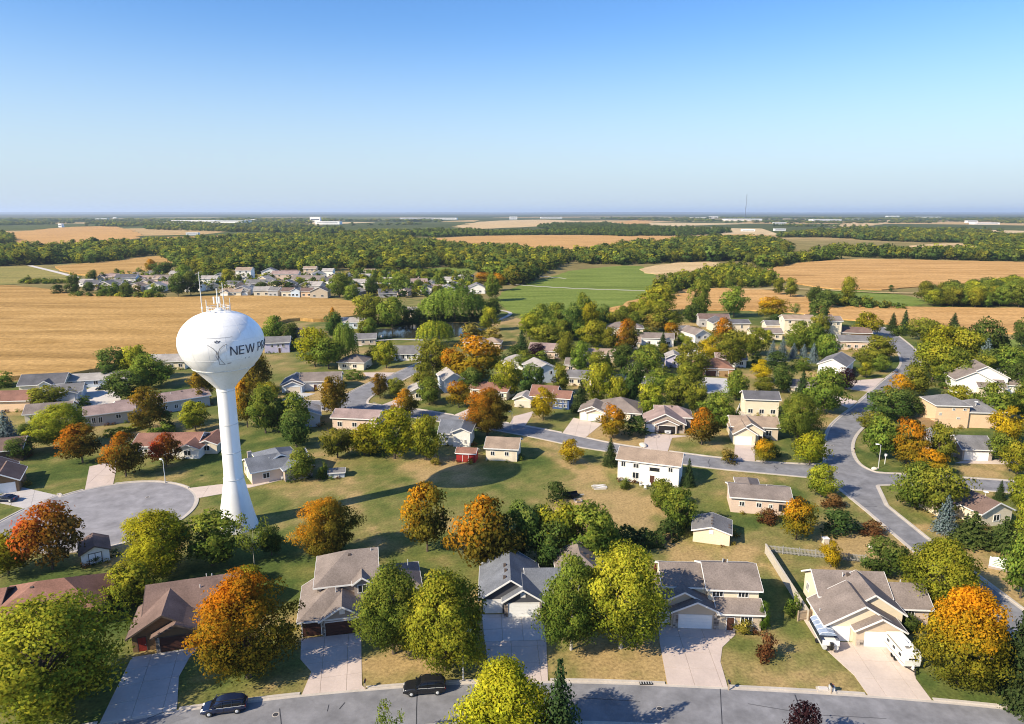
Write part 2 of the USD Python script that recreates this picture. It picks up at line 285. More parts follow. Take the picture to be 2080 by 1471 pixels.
field('bean_field', TAN2, 0.7, [(1225, 632), (1310, 603), (1400, 588), (1520, 586), (1640, 601), (1700, 618), (1860, 626), (2100, 628), (2300, 630), (2300, 690), (2080, 682), (1900, 672), (1700, 648), (1560, 632), (1400, 632), (1300, 640)])
field('bean_field', PALE, 0.4, [(1296, 548), (1360, 535), (1455, 531), (1470, 546), (1400, 556), (1310, 558)])
field('stubble_field', PALE, 0.4, [(1530, 520), (1640, 515), (1690, 520), (1600, 527), (1545, 530)])
field('stubble_field', PALE, 0.4, [(1840, 500), (1920, 494), (2010, 497), (1990, 506), (1880, 506)])
field('stubble_field', PALE, 0.4, [(930, 458), (1000, 448), (1130, 446), (1200, 453), (1060, 462), (950, 466)])
field('stubble_field', PALE, 0.4, [(1170, 470), (1240, 460), (1380, 460), (1480, 464), (1380, 472), (1260, 474)])
field('bean_field', TAN2, 0.4, [(1240, 452), (1300, 446), (1330, 450), (1290, 458)])
field('stubble_field', PALE, 0.4, [(1680, 462), (1740, 448), (1830, 447), (1780, 459)])
field('golf_course', TURF, 0.06, [(1005, 608), (1030, 585), (1100, 566), (1165, 547), (1300, 538), (1322, 552), (1335, 575), (1308, 600), (1240, 628), (1180, 655), (1090, 655), (1040, 638), (1012, 622)])
field('golf_course', TURF, 0.09, [(1655, 592), (1740, 588), (1870, 603), (1875, 620), (1800, 626), (1715, 614)])
field('golf_course', TURF, 0.05, [(700, 560), (930, 540), (985, 545), (960, 560), (870, 580), (820, 575)])
field('golf_course', TURF, 0.05, [(2040, 690), (2200, 690), (2200, 760), (2060, 735)])
WATER = '/World/Looks/pond_water'
usdkit.material(stage, WATER, {'g': ('geometry', {}), 'n': ('noise_texture', {'scale': 1.2, 'detail': 3.0}), 'b': ('bump', {'strength': 0.25, 'distance': 0.05}), 'p': ('principled_bsdf', {'base_color': (0.035, 0.035, 0.022), 'roughness': 0.12, 'ior': 1.33, 'specular_ior_level': 0.4})},
                [('g.position', 'n.vector'), ('n.fac', 'b.height'), ('b.normal', 'p.normal')], surface='p.BSDF')
pond = Polygon(chaikin(GP([(745, 678), (765, 667), (800, 668), (830, 660), (900, 655), (985, 657), (1000, 666), (960, 678), (900, 690), (855, 687), (800, 687), (752, 687), (745, 678)]))).buffer(0)
single('pond', MB().poly(pond, 0.05), WATER, kind='structure')
def strip(name, mt, pts, w, z, h=None):
    pg = LineString(chaikin(GP(pts))).buffer(w / 2, cap_style='flat'); single(name, MB().poly(pg, z, h), mt, kind='structure'); return pg
strip('golf_cart_path', CONC[3], [(1030, 577), (1090, 582), (1180, 587), (1312, 591), (1420, 590)], 2.6, 0.12)
strip('path', CONC[3], [(1095, 561), (1150, 566)], 2.2, 0.11)
strip('farm_track', CONC[3], [(60, 540), (110, 552), (160, 565)], 5, 0.3)
strip('farm_track', PALE, [(1500, 590), (1640, 588), (1760, 596), (1880, 598)], 4, 0.78)
strip('path', CONC[1], [(728, 703), (755, 693), (800, 689), (860, 691)], 2.4, 0.06)
strip('path', CONC[1], [(1008, 652), (1030, 643), (1040, 636), (1022, 631), (1000, 630)], 2.2, 0.07)

# ------------------------------------------------------------------ streets, kerbs, driveways
far_kerb = [(-140, 40), (-85, 57), (-60, 65.6), (-47.9, 69.2), (-39.4, 71.7), (-25.5, 74.3), (-13.6, 75.8), (-6.2, 76.5), (8.7, 76.8), (27.1, 75.5), (44.2, 74.1), (61.2, 71.7), (80, 67.5), (110, 58)]
far_kerb = chaikin(far_kerb, 2)
front = LineString(far_kerb).buffer(-7.4, single_sided=True)
if front.centroid.y > LineString(far_kerb).centroid.y: front = LineString(far_kerb).buffer(7.4, single_sided=True)
north = edges([(1745, 664), (1767, 675), (1794, 686), (1812, 702), (1826, 720), (1831, 736), (1822, 752), (1789, 775), (1734, 826), (1700, 850), (1680, 872), (1674, 900), (1674, 935), (1674, 975)],
              [(1780, 658), (1811, 672), (1832, 687), (1864, 713), (1872, 730), (1866, 755), (1843, 785), (1800, 825), (1765, 858), (1740, 882), (1731, 905), (1735, 928), (1750, 948), (1785, 962), (1800, 985)])
middle = edges([(690, 815), (770, 822), (843, 830), (950, 848), (1040, 860), (1153, 881), (1251, 903), (1352, 916), (1490, 934), (1640, 944), (1700, 942)],
               [(690, 838), (770, 840), (843, 848), (950, 867), (1040, 880), (1120, 896), (1176, 909), (1260, 921), (1412, 949), (1600, 966), (1700, 976)])
east = edges([(1720, 950), (1785, 961), (1822, 962), (1953, 970), (2100, 980), (2300, 992)], [(1720, 990), (1800, 985), (1850, 986), (1953, 993), (2100, 1005), (2300, 1022)])
lower = Polygon([(69.9, 60), (77.4, 60), (75.6, 116), (75.8, 130), (79.5, 141), (80, 147), (70, 147), (70.4, 127)])
upper = edges([(690, 815), (707, 798), (762, 772), (791, 764), (836, 743), (862, 732)], [(748, 828), (745, 812), (772, 796), (820, 772), (850, 756), (880, 745)])
west = PX((540, 811), (620, 814), (700, 815), (700, 838), (625, 830), (540, 827))
back = edges([(1180, 755), (1265, 762), (1340, 768), (1430, 775)], [(1180, 771), (1260, 778), (1330, 786), (1430, 793)])
cul = unary_union([Point(-80, 126.5).buffer(16.3, 24), PX((120, 1004), (52, 1033), (0, 1060), (-160, 1140), (-160, 1230), (20, 1112), (190, 1106))])
streets = unary_union([front, lower, middle, north, east, upper, west]).buffer(-1.2).buffer(2.4).buffer(-1.2)
DRIVES = [  # colour, joint spacing, rotation, outline, label
    (1, 3.3, 17, [(268, 1336), (403, 1315), (385, 1335), (363, 1375), (359, 1441), (200, 1475)]), (0, 3.2, 12, [(612, 1298), (733, 1286), (735, 1393), (745, 1402), (612, 1415), (633, 1365), (611, 1340)]),
    (4, 2.9, 2, [(979, 1249), (1102, 1248), (1109, 1300), (985, 1304)]), (0, 3.6, 2, [(985.2, 1305), (1109.2, 1301.2), (1113, 1388), (990, 1390), (992, 1350)]),
    (0, 3.4, -3, [(1337, 1269), (1462, 1273), (1492, 1260), (1493, 1290), (1467, 1315), (1463, 1345), (1478, 1397), (1356, 1391), (1341, 1310)]),
    (2, 3.6, -4, [(1690, 1304), (1820, 1309), (1852, 1340), (1860, 1380), (1895, 1427), (1766, 1416), (1735, 1372), (1690, 1331)]), (2, 3, -30, [(1632, 1258), (1658, 1256), (1689.5, 1303), (1689.5, 1330.5), (1660, 1302)]),
    (2, 3.5, -10, [(1165, 849), (1223, 861), (1188, 890), (1142, 881)]), (0, 3.5, -10, [(1312, 880), (1400, 886), (1365, 890), (1356, 918), (1306, 912)]), (0, 0, 0, [(1493, 902), (1533, 904), (1533, 938), (1491, 934)]),
    (0, 4, 10, [(182, 948), (240, 935), (228, 992), (172, 999)]), (2, 4, 10, [(384, 992), (450, 984), (513, 985), (590, 961), (594, 970), (470, 1000), (391, 1014)]), (1, 3.5, 30, [(-12, 1012), (40, 989), (122, 1008), (60, 1035), (0, 1022)]),
    (3, 0, 0, [(135, 822), (165, 797), (205, 778), (240, 800), (246, 812), (200, 832)]), (3, 0, 0, [(236, 827), (268, 819), (278, 830), (240, 840)]), (4, 0, 0, [(1424, 766), (1476, 769), (1484, 797), (1420, 800)]),
    (0, 0, 0, [(1728, 774), (1797, 768), (1766, 796), (1715, 790)]), (2, 0, 0, [(1690, 803), (1742, 815), (1725, 830), (1688, 814)]), (0, 0, 0, [(1044, 846), (1086, 835), (1066, 866), (1036, 860)]), (2, 0, 0, [(925, 842), (956, 829), (948, 850), (916, 848)]),
    (0, 0, 0, [(775, 823), (822, 805), (820, 829), (770, 825)]), (0, 0, 0, [(738, 757), (802, 757), (776, 771), (744, 764)]), (2, 0, 0, [(1955, 937), (2060, 933), (2072, 944), (1940, 941)]), (4, 0, 0, [(575, 812), (600, 797), (640, 800), (600, 813)])]
drives = []
for c, sp, rot, pts in DRIVES:
    pg = Polygon(GP(pts)).buffer(0).difference(streets).difference(cul); drives.append(pg)
    t = thing('driveway', None, None, kind='structure')
    pg0 = pg.buffer(0.02)
    if not sp: part(t, 'slab', MB().poly(pg0, -0.1, 0.05), CONC[c]); continue
    o = pg.centroid; q = affinity.rotate(pg0, -rot, origin=o); x0, y0, x1, y1 = q.bounds
    for i in range(int((x1 - x0) / sp) + 1):
        for j in range(int((y1 - y0) / sp) + 1):
            cell = sbox(x0 + i * sp + .02, y0 + j * sp + .02, x0 + (i + 1) * sp - .02, y0 + (j + 1) * sp - .02).intersection(q)
            for g in getattr(cell, 'geoms', [cell]):
                if g.geom_type == 'Polygon' and g.area > .3:
                    part(t, 'slab', MB().poly(affinity.rotate(g, rot, origin=o), -0.1, 0.05 + .006 * ((i * 7 + j * 5) % 3)), CONC[c])
DRV = unary_union(drives)
single('street', MB().poly(streets, 0.012), ASPHALT, kind='structure')
single('cul_de_sac', MB().poly(cul, 0.012), ASPHALT2, kind='structure')
single('street', MB().poly(back, 0.012), ASPHALT2, kind='structure')
for k, st in enumerate((streets, cul, back)):
    kb = st.buffer(.38, join_style='round').difference(st).difference(DRV.buffer(.3))
    single('kerb', MB().poly(kb, -0.1, 0.13), KERB, kind='structure')
    gut = st.difference(st.buffer(-.45))
    if k < 2: single('gutter', MB().poly(gut, 0.018), KERB, kind='structure')
# seams, patches and marks on the asphalt
t = thing('street_repairs', None, None, kind='structure')
for pts, w in (([(848, 1400), (846, 1440), (846, 1475)], .10), ([(568, 1440), (572, 1475)], .09), ([(1463, 1400), (1467, 1475)], .09), ([(1615, 1412), (1622, 1432)], .13), ([(690, 1440), (700, 1428)], .12), ([(665, 1445), (668, 1432)], .08), ([(1180, 1418), (1300, 1425)], .06), ([(1520, 1430), (1650, 1452), (1800, 1460)], .06), ([(300, 1460), (345, 1442)], .1)):
    part(t, 'tar_seam', MB().poly(LineString(GP(pts)).buffer(w / 2 + .01), 0.022), TAR)
for pts in ([(690, 972), (700, 968)], ):
    pass
for a, b, w in (((1672, 912), (1734, 918), .2), ((1668, 958), (1690, 976), .25), ((1700, 1000), (1772, 993), .2), ((1680, 935), (1738, 932), .12)):
    part(t, 'tar_seam', MB().poly(LineString(GP([a, b])).buffer(w / 2), 0.022), PATCHM)
for pts in (((246, 1471), (345, 1452), (385, 1458), (300, 1482)), ((1010, 1440), (1060, 1442), (1055, 1470), (1000, 1468))):
    part(t, 'patch', MB().poly(PX(*pts), 0.021), PATCHM)

rr = random.Random(31)
for ln, wd in (([(700, 826), (843, 839), (1040, 870), (1251, 912), (1412, 941), (1650, 958)], 6.5), ([(1850, 712), (1846, 745), (1760, 842), (1706, 890), (1704, 935)], 6.5), ([(1735, 1000), (1830, 1085)], 6.5)):
    L_ = LineString(chaikin(GP(ln)))
    for s_ in np.arange(8, L_.length - 4, 13.0):
        q = np.array(L_.interpolate(s_ + rr.uniform(-3, 3)).coords[0]); d = np.array(L_.interpolate(s_ + 3.5).coords[0]) - q; d /= np.linalg.norm(d); nn = np.array([-d[1], d[0]]); k0, k1 = rr.uniform(-.5, -.1), rr.uniform(.1, .5)
        pts = [q + nn * wd * (k0 + (k1 - k0) * e_ / 4) + d * rr.uniform(-.35, .35) for e_ in range(5)]
        part(t, 'tar_seam', MB().poly(LineString(pts).buffer(.07), 0.022), TAR)
for at in ((560, 1452), (1340, 1440), (1700, 960), (1690, 905), (300, 1010), (1090, 880), (760, 818)):
    g = G(*at); h_ = thing('manhole_cover', None, None, (g[0], g[1], 0), kind='structure'); part(h_, 'rim', MB().lathe([(.42, .016), (.42, .03), (.33, .03), (.33, .016)], 18), KERB); part(h_, 'lid', MB().lathe([(.33, .024), (.01, .026)], 18), TAR)

# ------------------------------------------------------------------ water tower
TWX, TWY = -51.8, 120.8
TOWER = '/World/Looks/tower_paint'
usdkit.material(stage, TOWER, {'t': ('texture_coordinate', {}), 'mp': ('mapping', {'scale': (2.2, 2.2, .10)}), 'n': ('noise_texture', {'scale': 1.0, 'detail': 6.0, 'roughness': 0.7}), 'n2': ('noise_texture', {'scale': .22, 'detail': 4.0}),
    'r': ('rgb_ramp', {'ramp': [(0.28, (0.69, 0.675, 0.64)), (0.44, (0.785, 0.78, 0.765)), (0.75, (0.81, 0.81, 0.80))]}), 'm': ('map_range', {'from_min': .3, 'from_max': .7, 'to_min': .94, 'to_max': 1.03}), 'h': ('hsv', {}), 'p': ('principled_bsdf', {'roughness': 0.38, 'specular_ior_level': 0.4})},
    [('t.object', 'mp.vector'), ('mp.vector', 'n.vector'), ('t.object', 'n2.vector'), ('n.fac', 'r.fac'), ('n2.fac', 'm.value'), ('r.color', 'h.color'), ('m.result', 'h.value'), ('h.color', 'p.base_color')], surface='p.BSDF')
prof = [(3.75, -0.2), (3.6, 0.4), (3.2, 2.0), (2.75, 4.2), (2.3, 6.6), (1.95, 8.6), (1.78, 9.7), (1.72, 10.2), (1.66, 14), (1.6, 20), (1.55, 25.5), (1.6, 27.2)]
def smoothprof(pts, n):
    p = np.array(pts); s = np.r_[0, np.cumsum(np.hypot(*np.diff(p, axis=0).T))]; u = np.linspace(0, s[-1], n)
    from scipy.interpolate import PchipInterpolator
    return np.column_stack([PchipInterpolator(s, p[:, 0])(u), PchipInterpolator(s, p[:, 1])(u)])
bulb = smoothprof([(1.6, 27.0), (2.1, 27.6), (3.6, 29.1), (5.2, 30.6), (5.75, 31.1), (6.9, 32.4), (7.65, 33.8), (7.95, 35.1), (7.85, 36.3), (7.3, 37.7), (6.2, 39.0), (4.6, 40.1), (2.6, 40.75), (1.0, 40.95), (0.02, 40.98)], 70)
bulb[:, 0] *= np.interp(bulb[:, 1], [27.2, 30, 99], [1, .915, .915])
tw = thing('water_tower', 'tall white single pedestal water tower with round tank lettered NEW PRAGUE', 'water tower', (TWX, TWY, 0))
part(tw, 'pedestal', MB().lathe(smoothprof(prof, 40), 48), TOWER, 40)
part(tw, 'tank', MB().lathe(bulb, 72), TOWER, 40)
for z, r in ((9.75, 1.83), (31.02, 5.24), (26.6, 1.6), (20.3, 1.62), (14.9, 1.67)):
    part(tw, 'weld_band', MB().lathe([(r, z - .07), (r + .035, z - .05), (r + .035, z + .05), (r, z + .07)], 48), mat('weld_paint', (0.62, 0.62, 0.60), 0.5))
for k in range(16):                                           # the tank's plate seams
    a = k * math.pi / 8 + .1; q = bulb[(bulb[:, 1] > 31.1) & (bulb[:, 1] < 40.4)][::2]; part(tw, 'plate_seam', MB().tube([((r + .005) * math.sin(a), -(r + .005) * math.cos(a), z) for r, z in q], .012, 4), TOWER)
for z in (33.2, 36.6, 39.0): r = np.interp(z, bulb[20:, 1], bulb[20:, 0]); part(tw, 'plate_seam', MB().lathe([(r, z - .03), (r + .02, z), (r - .01, z + .03)], 64), TOWER)
part(tw, 'access_door', MB().box(-.5, -3.62, .1, .5, -3.3, 2.2), mat('door_grey', (0.55, 0.56, 0.56), 0.5))
def on_bulb(pts, ang0, z0, off):
    """Wraps flat (x, y) drawing onto the tank: x along the girth from the bearing ang0 (0 = towards the viewer), y upwards."""
    x, y = pts[:, 0], pts[:, 1]; z = z0 + y
    k = bulb[:, 1] > 31.0; r = np.interp(z, bulb[k, 1], bulb[k, 0]) + off + (pts[:, 2] if pts.shape[1] > 2 else 0)
    a = ang0 + x / 7.27
    return np.column_stack([r * np.sin(a), -r * np.cos(a), z])
base_a = math.atan2(-TWX, TWY)
INK = mat('tower_lettering', (0.065, 0.067, 0.085), 0.5)
tx = 0.0
A0 = base_a + math.asin(0.17)
for ch in 'NEW PRAGUE':
    if ch == ' ': tx += .6; continue
    m = meshkit.text_mesh(ch, 1.55, 0.05)
    v, f = trimesh.remesh.subdivide_to_size(np.array(m.vertices), np.array(m.faces), .35)
    wdt = v[:, 0].max() - v[:, 0].min(); v[:, 0] += tx - v[:, 0].min(); tx += wdt + .24
    part(tw, 'letter', (on_bulb(v, A0, 34.15, 0.02), f), INK)
def stroke(pts, w):
    pg = LineString(pts).buffer(w / 2); v, f = trimesh.creation.triangulate_polygon(pg, engine='earcut')
    v, f = trimesh.remesh.subdivide_to_size(np.column_stack([v, v[:, 0] * 0]), f, .4); return v, f
mb = MB()
for pts, w in (([(-1.5, 2.3), (-.7, 1.75), (-.1, 1.0), (.1, .2), (.5, -.6), (1.0, -1.2)], .07), ([(1.5, 2.3), (.9, 2.1), (.35, 1.6), (.1, 1.0), (0, .2), (.05, -1.1)], .07), ([(-.1, 1.2), (-.35, .4), (-.1, -.3)], .07), ([(0, -1.2), (1.1, -1.25)], .08),
               ([(1.5, -1.12), (2.1, -1.1)], .12), ([(-.4, 2.85), (-.2, 2.65), (.2, 2.65), (.5, 2.9), (.2, 2.8), (0, 3.0), (-.2, 2.8), (-.4, 2.85)], .12), ([(-1.9, 3.35), (.6, 3.4), (2.6, 3.45)], .035)):
    v, f = stroke(pts, w); mb.add(on_bulb(v, base_a - .10, 33.85, .035), f)
part(tw, 'emblem', mb, INK)
mb = MB()
for pts, w in (([(-.2, 1.4), (.1, .4), (.3, -.4)], .35), ([(-.5, 1.6), (-.1, 1.1)], .2)):
    v, f = stroke(pts, w); mb.add(on_bulb(v, base_a - 1.42, 33.6, .035), f)
part(tw, 'emblem', mb, INK)
mb = MB()
for a in (.55, .66): v, f = stroke([(0, 0), (.08, .02)], .16); mb.add(on_bulb(v, base_a + a, 33.3, .03), f)
part(tw, 'vent_port', mb, INK)
RAILM = mat('railing_paint', (0.72, 0.70, 0.64), 0.5)
an = np.arange(0, 25) * math.pi / 12
mb = MB()
for z, r in ((41.75, 1.95), (41.3, 1.95)): mb.tube([(r * math.sin(a), r * math.cos(a), z) for a in an], .04, 4)
part(tw, 'railing', mb, RAILM)
for k in range(12): part(tw, 'railing_post', MB().tube([(1.95 * math.sin(an[2 * k]), 1.95 * math.cos(an[2 * k]), 40.6), (1.95 * math.sin(an[2 * k]), 1.95 * math.cos(an[2 * k]), 41.8)], .045, 4), RAILM)
part(tw, 'hatch', MB().lathe([(.7, 40.8), (.7, 41.25), (.45, 41.45), (.01, 41.5)], 16), TOWER)
for a, r, z0, z1, w in ((-1.7, 3.1, 40.4, 47.8, .075), (1.15, 1.4, 40.7, 46.0, .085), (.3, .35, 41.3, 45.0, .12), (-1.25, 1.9, 40.7, 43.0, .07), (1.9, 1.95, 40.7, 43.2, .07), (.9, .8, 41, 43.6, .05)):
    x, y = r * math.sin(a), -r * math.cos(a)
    ant = part(tw, 'antenna', MB().tube([(x, y, z0), (x, y, (z0 + z1) / 2), (x, y, z1)], [w, w, w * .7], 6), RAILM)
    if z1 > 44: part(ant, 'bracket', MB().box(x - .12, y - .12, z0 + .9, x + .12, y + .12, z0 + 1.2), RAILM)
for dx in (-.55, .0, .35): part(tw, 'panel_antenna', MB().box(dx - .1, -.4, 42.3, dx + .1, -.25, 43.5), WHITE)
part(tw, 'ladder', MB().bar((0, -1.3, 41.0), (.0, -1.95, 40.9), .4, .05), RAILM)

# ------------------------------------------------------------------ houses
def wing_geo(x, y, w, d, h, p, ax='x', hip='', z0=0.0, ov=0.45):
    """Closed wall, closed roof slab and edge boards of one wing with a gabled, hipped or lean-to roof."""
    wall, roof, fas = MB(), MB(), MB()
    if ax == 's':                                              # lean-to, high at the back
        zf, zb = h, h + p * d
        wall.add([(x, y, z0), (x + w, y, z0), (x + w, y + d, z0), (x, y + d, z0), (x, y, zf), (x + w, y, zf), (x + w, y + d, zb), (x, y + d, zb)],
                 [(0, 3, 2, 1), (4, 5, 6, 7), (0, 1, 5, 4), (1, 2, 6, 5), (2, 3, 7, 6), (3, 0, 4, 7)])
        a = [(x - ov, y - ov, zf - p * ov), (x + w + ov, y - ov, zf - p * ov), (x + w + ov, y + d, zb), (x - ov, y + d, zb)]
        roof.add([(q[0], q[1], q[2] - .02) for q in a] + [(q[0], q[1], q[2] + .18) for q in a], [(0, 3, 2, 1), (4, 5, 6, 7), (0, 1, 5, 4), (1, 2, 6, 5), (2, 3, 7, 6), (3, 0, 4, 7)])
        ring = a
    else:
        S, L = (d, w) if ax == 'x' else (w, d)
        def M(u, v, z):                                        # u along the ridge, v across
            return (x + u, y + v, z) if ax == 'x' else (x + w - v, y + u, z)
        zr = h + p * S / 2; o = ov; ze = h - p * o
        i0, i1 = (S / 2 + o if 'l' in hip else 0), (S / 2 + o if 'r' in hip else 0)
        if i0 + i1 > L + 2 * o - .3: k = (L + 2 * o - .3) / (i0 + i1); i0 *= k; i1 *= k
        wl = [M(0, 0, z0), M(L, 0, z0), M(L, S, z0), M(0, S, z0), M(0, 0, h), M(L, 0, h), M(L, S, h), M(0, S, h)]
        fw = [(0, 3, 2, 1), (0, 1, 5, 4), (1, 2, 6, 5), (2, 3, 7, 6), (3, 0, 4, 7)]
        if hip == 'lr': fw.append((4, 5, 6, 7)); wall.add(wl, fw)
        else:
            a_, b_ = (0 if not i0 else S / 2), (L if not i1 else L - S / 2)
            wl += [M(a_, S / 2, zr), M(b_, S / 2, zr)]
            wall.add(wl, fw + [(4, 5, 9, 8), (6, 7, 8, 9)]); wall.add(wl, [(7, 4, 8), (5, 6, 9)])
        E = [M(-o, -o, ze), M(L + o, -o, ze), M(L + o, S + o, ze), M(-o, S + o, ze)]
        r0, r1 = M(-o + i0, S / 2, zr), M(L + o - i1, S / 2, zr)
        top = E + [r0, r1]; t0, t1 = -.02, .2
        vv = [(q[0], q[1], q[2] + t0) for q in top] + [(q[0], q[1], q[2] + t1) for q in top]
        q4 = [(6, 7, 11, 10), (8, 9, 10, 11), (1, 0, 4, 5), (3, 2, 5, 4)]
        q4 += [(0, 1, 7, 6), (2, 3, 9, 8)]
        t3 = ([(9, 6, 10), (0, 3, 4)] if i0 else []) + ([(7, 8, 11), (2, 1, 5)] if i1 else [])
        if i0: q4.append((3, 0, 6, 9))
        else: q4 += [(0, 6, 10, 4), (4, 10, 9, 3)]
        if i1: q4.append((1, 2, 8, 7))
        else: q4 += [(1, 5, 11, 7), (5, 2, 8, 11)]
        roof.add(vv, q4)
        if t3: roof.add(vv, t3)
        ring = [E[0], E[1]] + ([] if i1 else [r1]) + [E[2], E[3]] + ([] if i0 else [r0])
    ctr = np.mean([q[:2] for q in ring], axis=0)
    for k in range(len(ring)):
        a, b = np.array(ring[k]), np.array(ring[(k + 1) % len(ring)])
        dd = b[:2] - a[:2]; n = np.array([dd[1], -dd[0]]); n = n / (np.linalg.norm(n) + 1e-9)
        if n @ ((a + b)[:2] / 2 - ctr) < 0: n = -n
        off = np.r_[n * .03, .085]
        fas.bar(a + off, b + off, .05, .24)
    return wall, roof, fas
def face_pt(wg, face, u, out):
    x, y, w, d = wg[:4]
    return {'F': (x + u, y - out, 0), 'B': (x + u, y + d + out, 180), 'L': (x - out, y + u, -90), 'R': (x + w + out, y + u, 90)}[face]
def slabbox(cx, cy, rz, w, z0, z1, t, inset=0.0):
    return MB().box(-w / 2, -t, z0, w / 2, 0.05, z1).move(cx, cy, 0, rz)
def window(h, wg, face, u, z, w, hh, frame=TRIM, mull=1):
    cx, cy, rz = face_pt(wg, face, u, 0.0)
    b = MB(); t = .09
    for k in range(mull + 2):
        xx = -w / 2 + k * w / (mull + 1); b.box(xx - t / 2, -.07, z, xx + t / 2, .03, z + hh)
    b.box(-w / 2 - t, -.075, z - t, w / 2 + t, .03, z); b.box(-w / 2 - t, -.075, z + hh, w / 2 + t, .03, z + hh + t)
    wp = part(h, 'window', b.move(cx, cy, 0, rz), frame)
    part(wp, 'pane', MB().box(-w / 2 + .02, -.035, z + .01, w / 2 - .02, .025, z + hh - .01).move(cx, cy, 0, rz), GLASS)
def garage(h, wg, face, u, w, hh=2.15, m=WHITE, rows=4, frame=TRIM, open_=False):
    cx, cy, rz = face_pt(wg, face, u, 0.0)
    b = MB().box(-w / 2 - .12, -.07, 0, -w / 2, .03, hh + .12).box(w / 2, -.07, 0, w / 2 + .12, .03, hh + .12).box(-w / 2, -.07, hh, w / 2, .03, hh + .12)
    part(h, 'garage_frame', b.move(cx, cy, 0, rz), frame)
    gd = part(h, 'garage_door', MB().box(-w / 2, -.012, 0.02, w / 2, .03, hh).move(cx, cy, 0, rz), BLACK if open_ else m)  # when open, a black sheet paints the shade inside the garage
    if open_: return
    if rows > 1:
        for k in range(rows):
            z0, z1 = .03 + k * (hh - .03) / rows, .03 + (k + 1) * (hh - .03) / rows - .03
            part(gd, 'panel', MB().box(-w / 2 + .01, -.045, z0, w / 2 - .01, -.005, z1).move(cx, cy, 0, rz), m)
def entry(h, wg, face, u, m, w=1.0, hh=2.05, frame=TRIM):
    cx, cy, rz = face_pt(wg, face, u, 0.0)
    d = part(h, 'door', MB().box(-w / 2, -.05, .05, w / 2, .03, hh).move(cx, cy, 0, rz), m)
    part(d, 'frame', MB().box(-w / 2 - .1, -.07, 0, -w / 2, .03, hh + .1).box(w / 2, -.07, 0, w / 2 + .1, .03, hh + .1).box(-w / 2, -.07, hh, w / 2, .03, hh + .1).move(cx, cy, 0, rz), frame)
    kx = w / 2 - .12
    part(d, 'handle', MB().box(kx - .04, -.12, .95, kx + .04, -.05, 1.03).move(cx, cy, 0, rz), STEEL)
HOUSES = {}
def house(name, label, at, rot, wings, wall='tan', roof='taupe', feats=(), trim=TRIM, wallof={}, roofof={}, vents=(), cat='house', group=None):
    """at: the pixel of the ground at the local origin. wings: (x, y, w, d, h, pitch, ridge axis, hipped ends, floor height, overhang)."""
    g = G(*at); h = thing(name, label, cat, (g[0], g[1], 0), rot, group)
    for k, wg in enumerate(wings):
        wm, rm, fm = wing_geo(*wg)
        wm.move(0, 0, -.0)
        part(h, 'wall', wm, W[wallof.get(k, wall)]); rp = part(h, 'roof', rm, R[roofof.get(k, roof)]); part(rp, 'edge_board', fm, trim)
    for ft in feats:
        k, i, face, u = ft[:4]; wg = wings[i]
        if k == 'w': window(h, wg, face, u, *ft[4:])
        elif k == 'g': garage(h, wg, face, u, *ft[4:])
        elif k == 'd': entry(h, wg, face, u, *ft[4:])
        elif k == 'v':
            cx, cy, rz = face_pt(wg, face, u, 0.0); z = ft[4]; b = MB().box(-.38, -.06, z, .38, .03, z + .8)
            vv = part(h, 'gable_vent', b.move(cx, cy, 0, rz), TRIM)
            for q in range(4): part(vv, 'slat', MB().box(-.3, -.085, z + .1 + q * .17, .3, -.055, z + .2 + q * .17).move(cx, cy, 0, rz), TRIM)
        elif k == 's':                                       # stone veneer pier, course by course
            cx, cy, rz = face_pt(wg, face, u, 0.0); w_, hh = ft[4], ft[5]; st = part(h, 'stone_pier', MB().box(-w_ / 2, -.1, 0, w_ / 2, .02, hh).move(cx, cy, 0, rz), STONE)
            rr = random.Random(int(u * 100) + len(label))
            n = int(hh / .3)
            for q in range(n):
                for c in range(2):
                    xa = -w_ / 2 + c * w_ / 2 + .02; part(st, 'stone', MB().box(xa, -.13 - rr.random() * .06, q * hh / n + .02, xa + w_ / 2 - .04, -.05, (q + 1) * hh / n - .02).move(cx, cy, 0, rz), STONES[rr.randrange(3)])
    for (x, y, z, kind) in vents:
        if kind == 'p': part(h, 'vent_pipe', MB().tube([(x, y, z - .5), (x, y, z + .45)], .07, 6), STEEL)
        elif kind == 'b': part(h, 'roof_vent', MB().box(x - .2, y - .2, z - .3, x + .2, y + .2, z + .22), DARKTRIM)
        elif kind == 'c': part(h, 'chimney', MB().box(x - .45, y - .35, z - 2.0, x + .45, y + .35, z + 1.0), STONE)
        elif kind == 'd':
            part(h, 'satellite_dish', MB().add(*MB().lathe([(.02, .6), (.32, .66), (.48, .8)], 14).move(x, y, z).arrays()).tube([(x, y, z - .4), (x, y, z), (x, y, z + .62)], .05, 5), WHITE)
    HOUSES[h] = (g, rot, wings)
    return h
STONES = [mat(f'ledge_stone_{n}', c, 0.9, 0.2, 3) for n, c in (('dark', (0.14, 0.12, 0.105)), ('mid', (0.27, 0.22, 0.18)), ('light', (0.42, 0.36, 0.30)))]
BROWNDOOR = mat('brown_door', (0.075, 0.032, 0.022), 0.5, 0.1, 3)
REDOOR = mat('red_door', (0.25, 0.03, 0.02), 0.5)
TIMBER = mat('stained_timber', (0.30, 0.19, 0.09), 0.7, 0.2, 2)
BEIGED = mat('beige_door', (0.62, 0.54, 0.43), 0.6, 0.04)

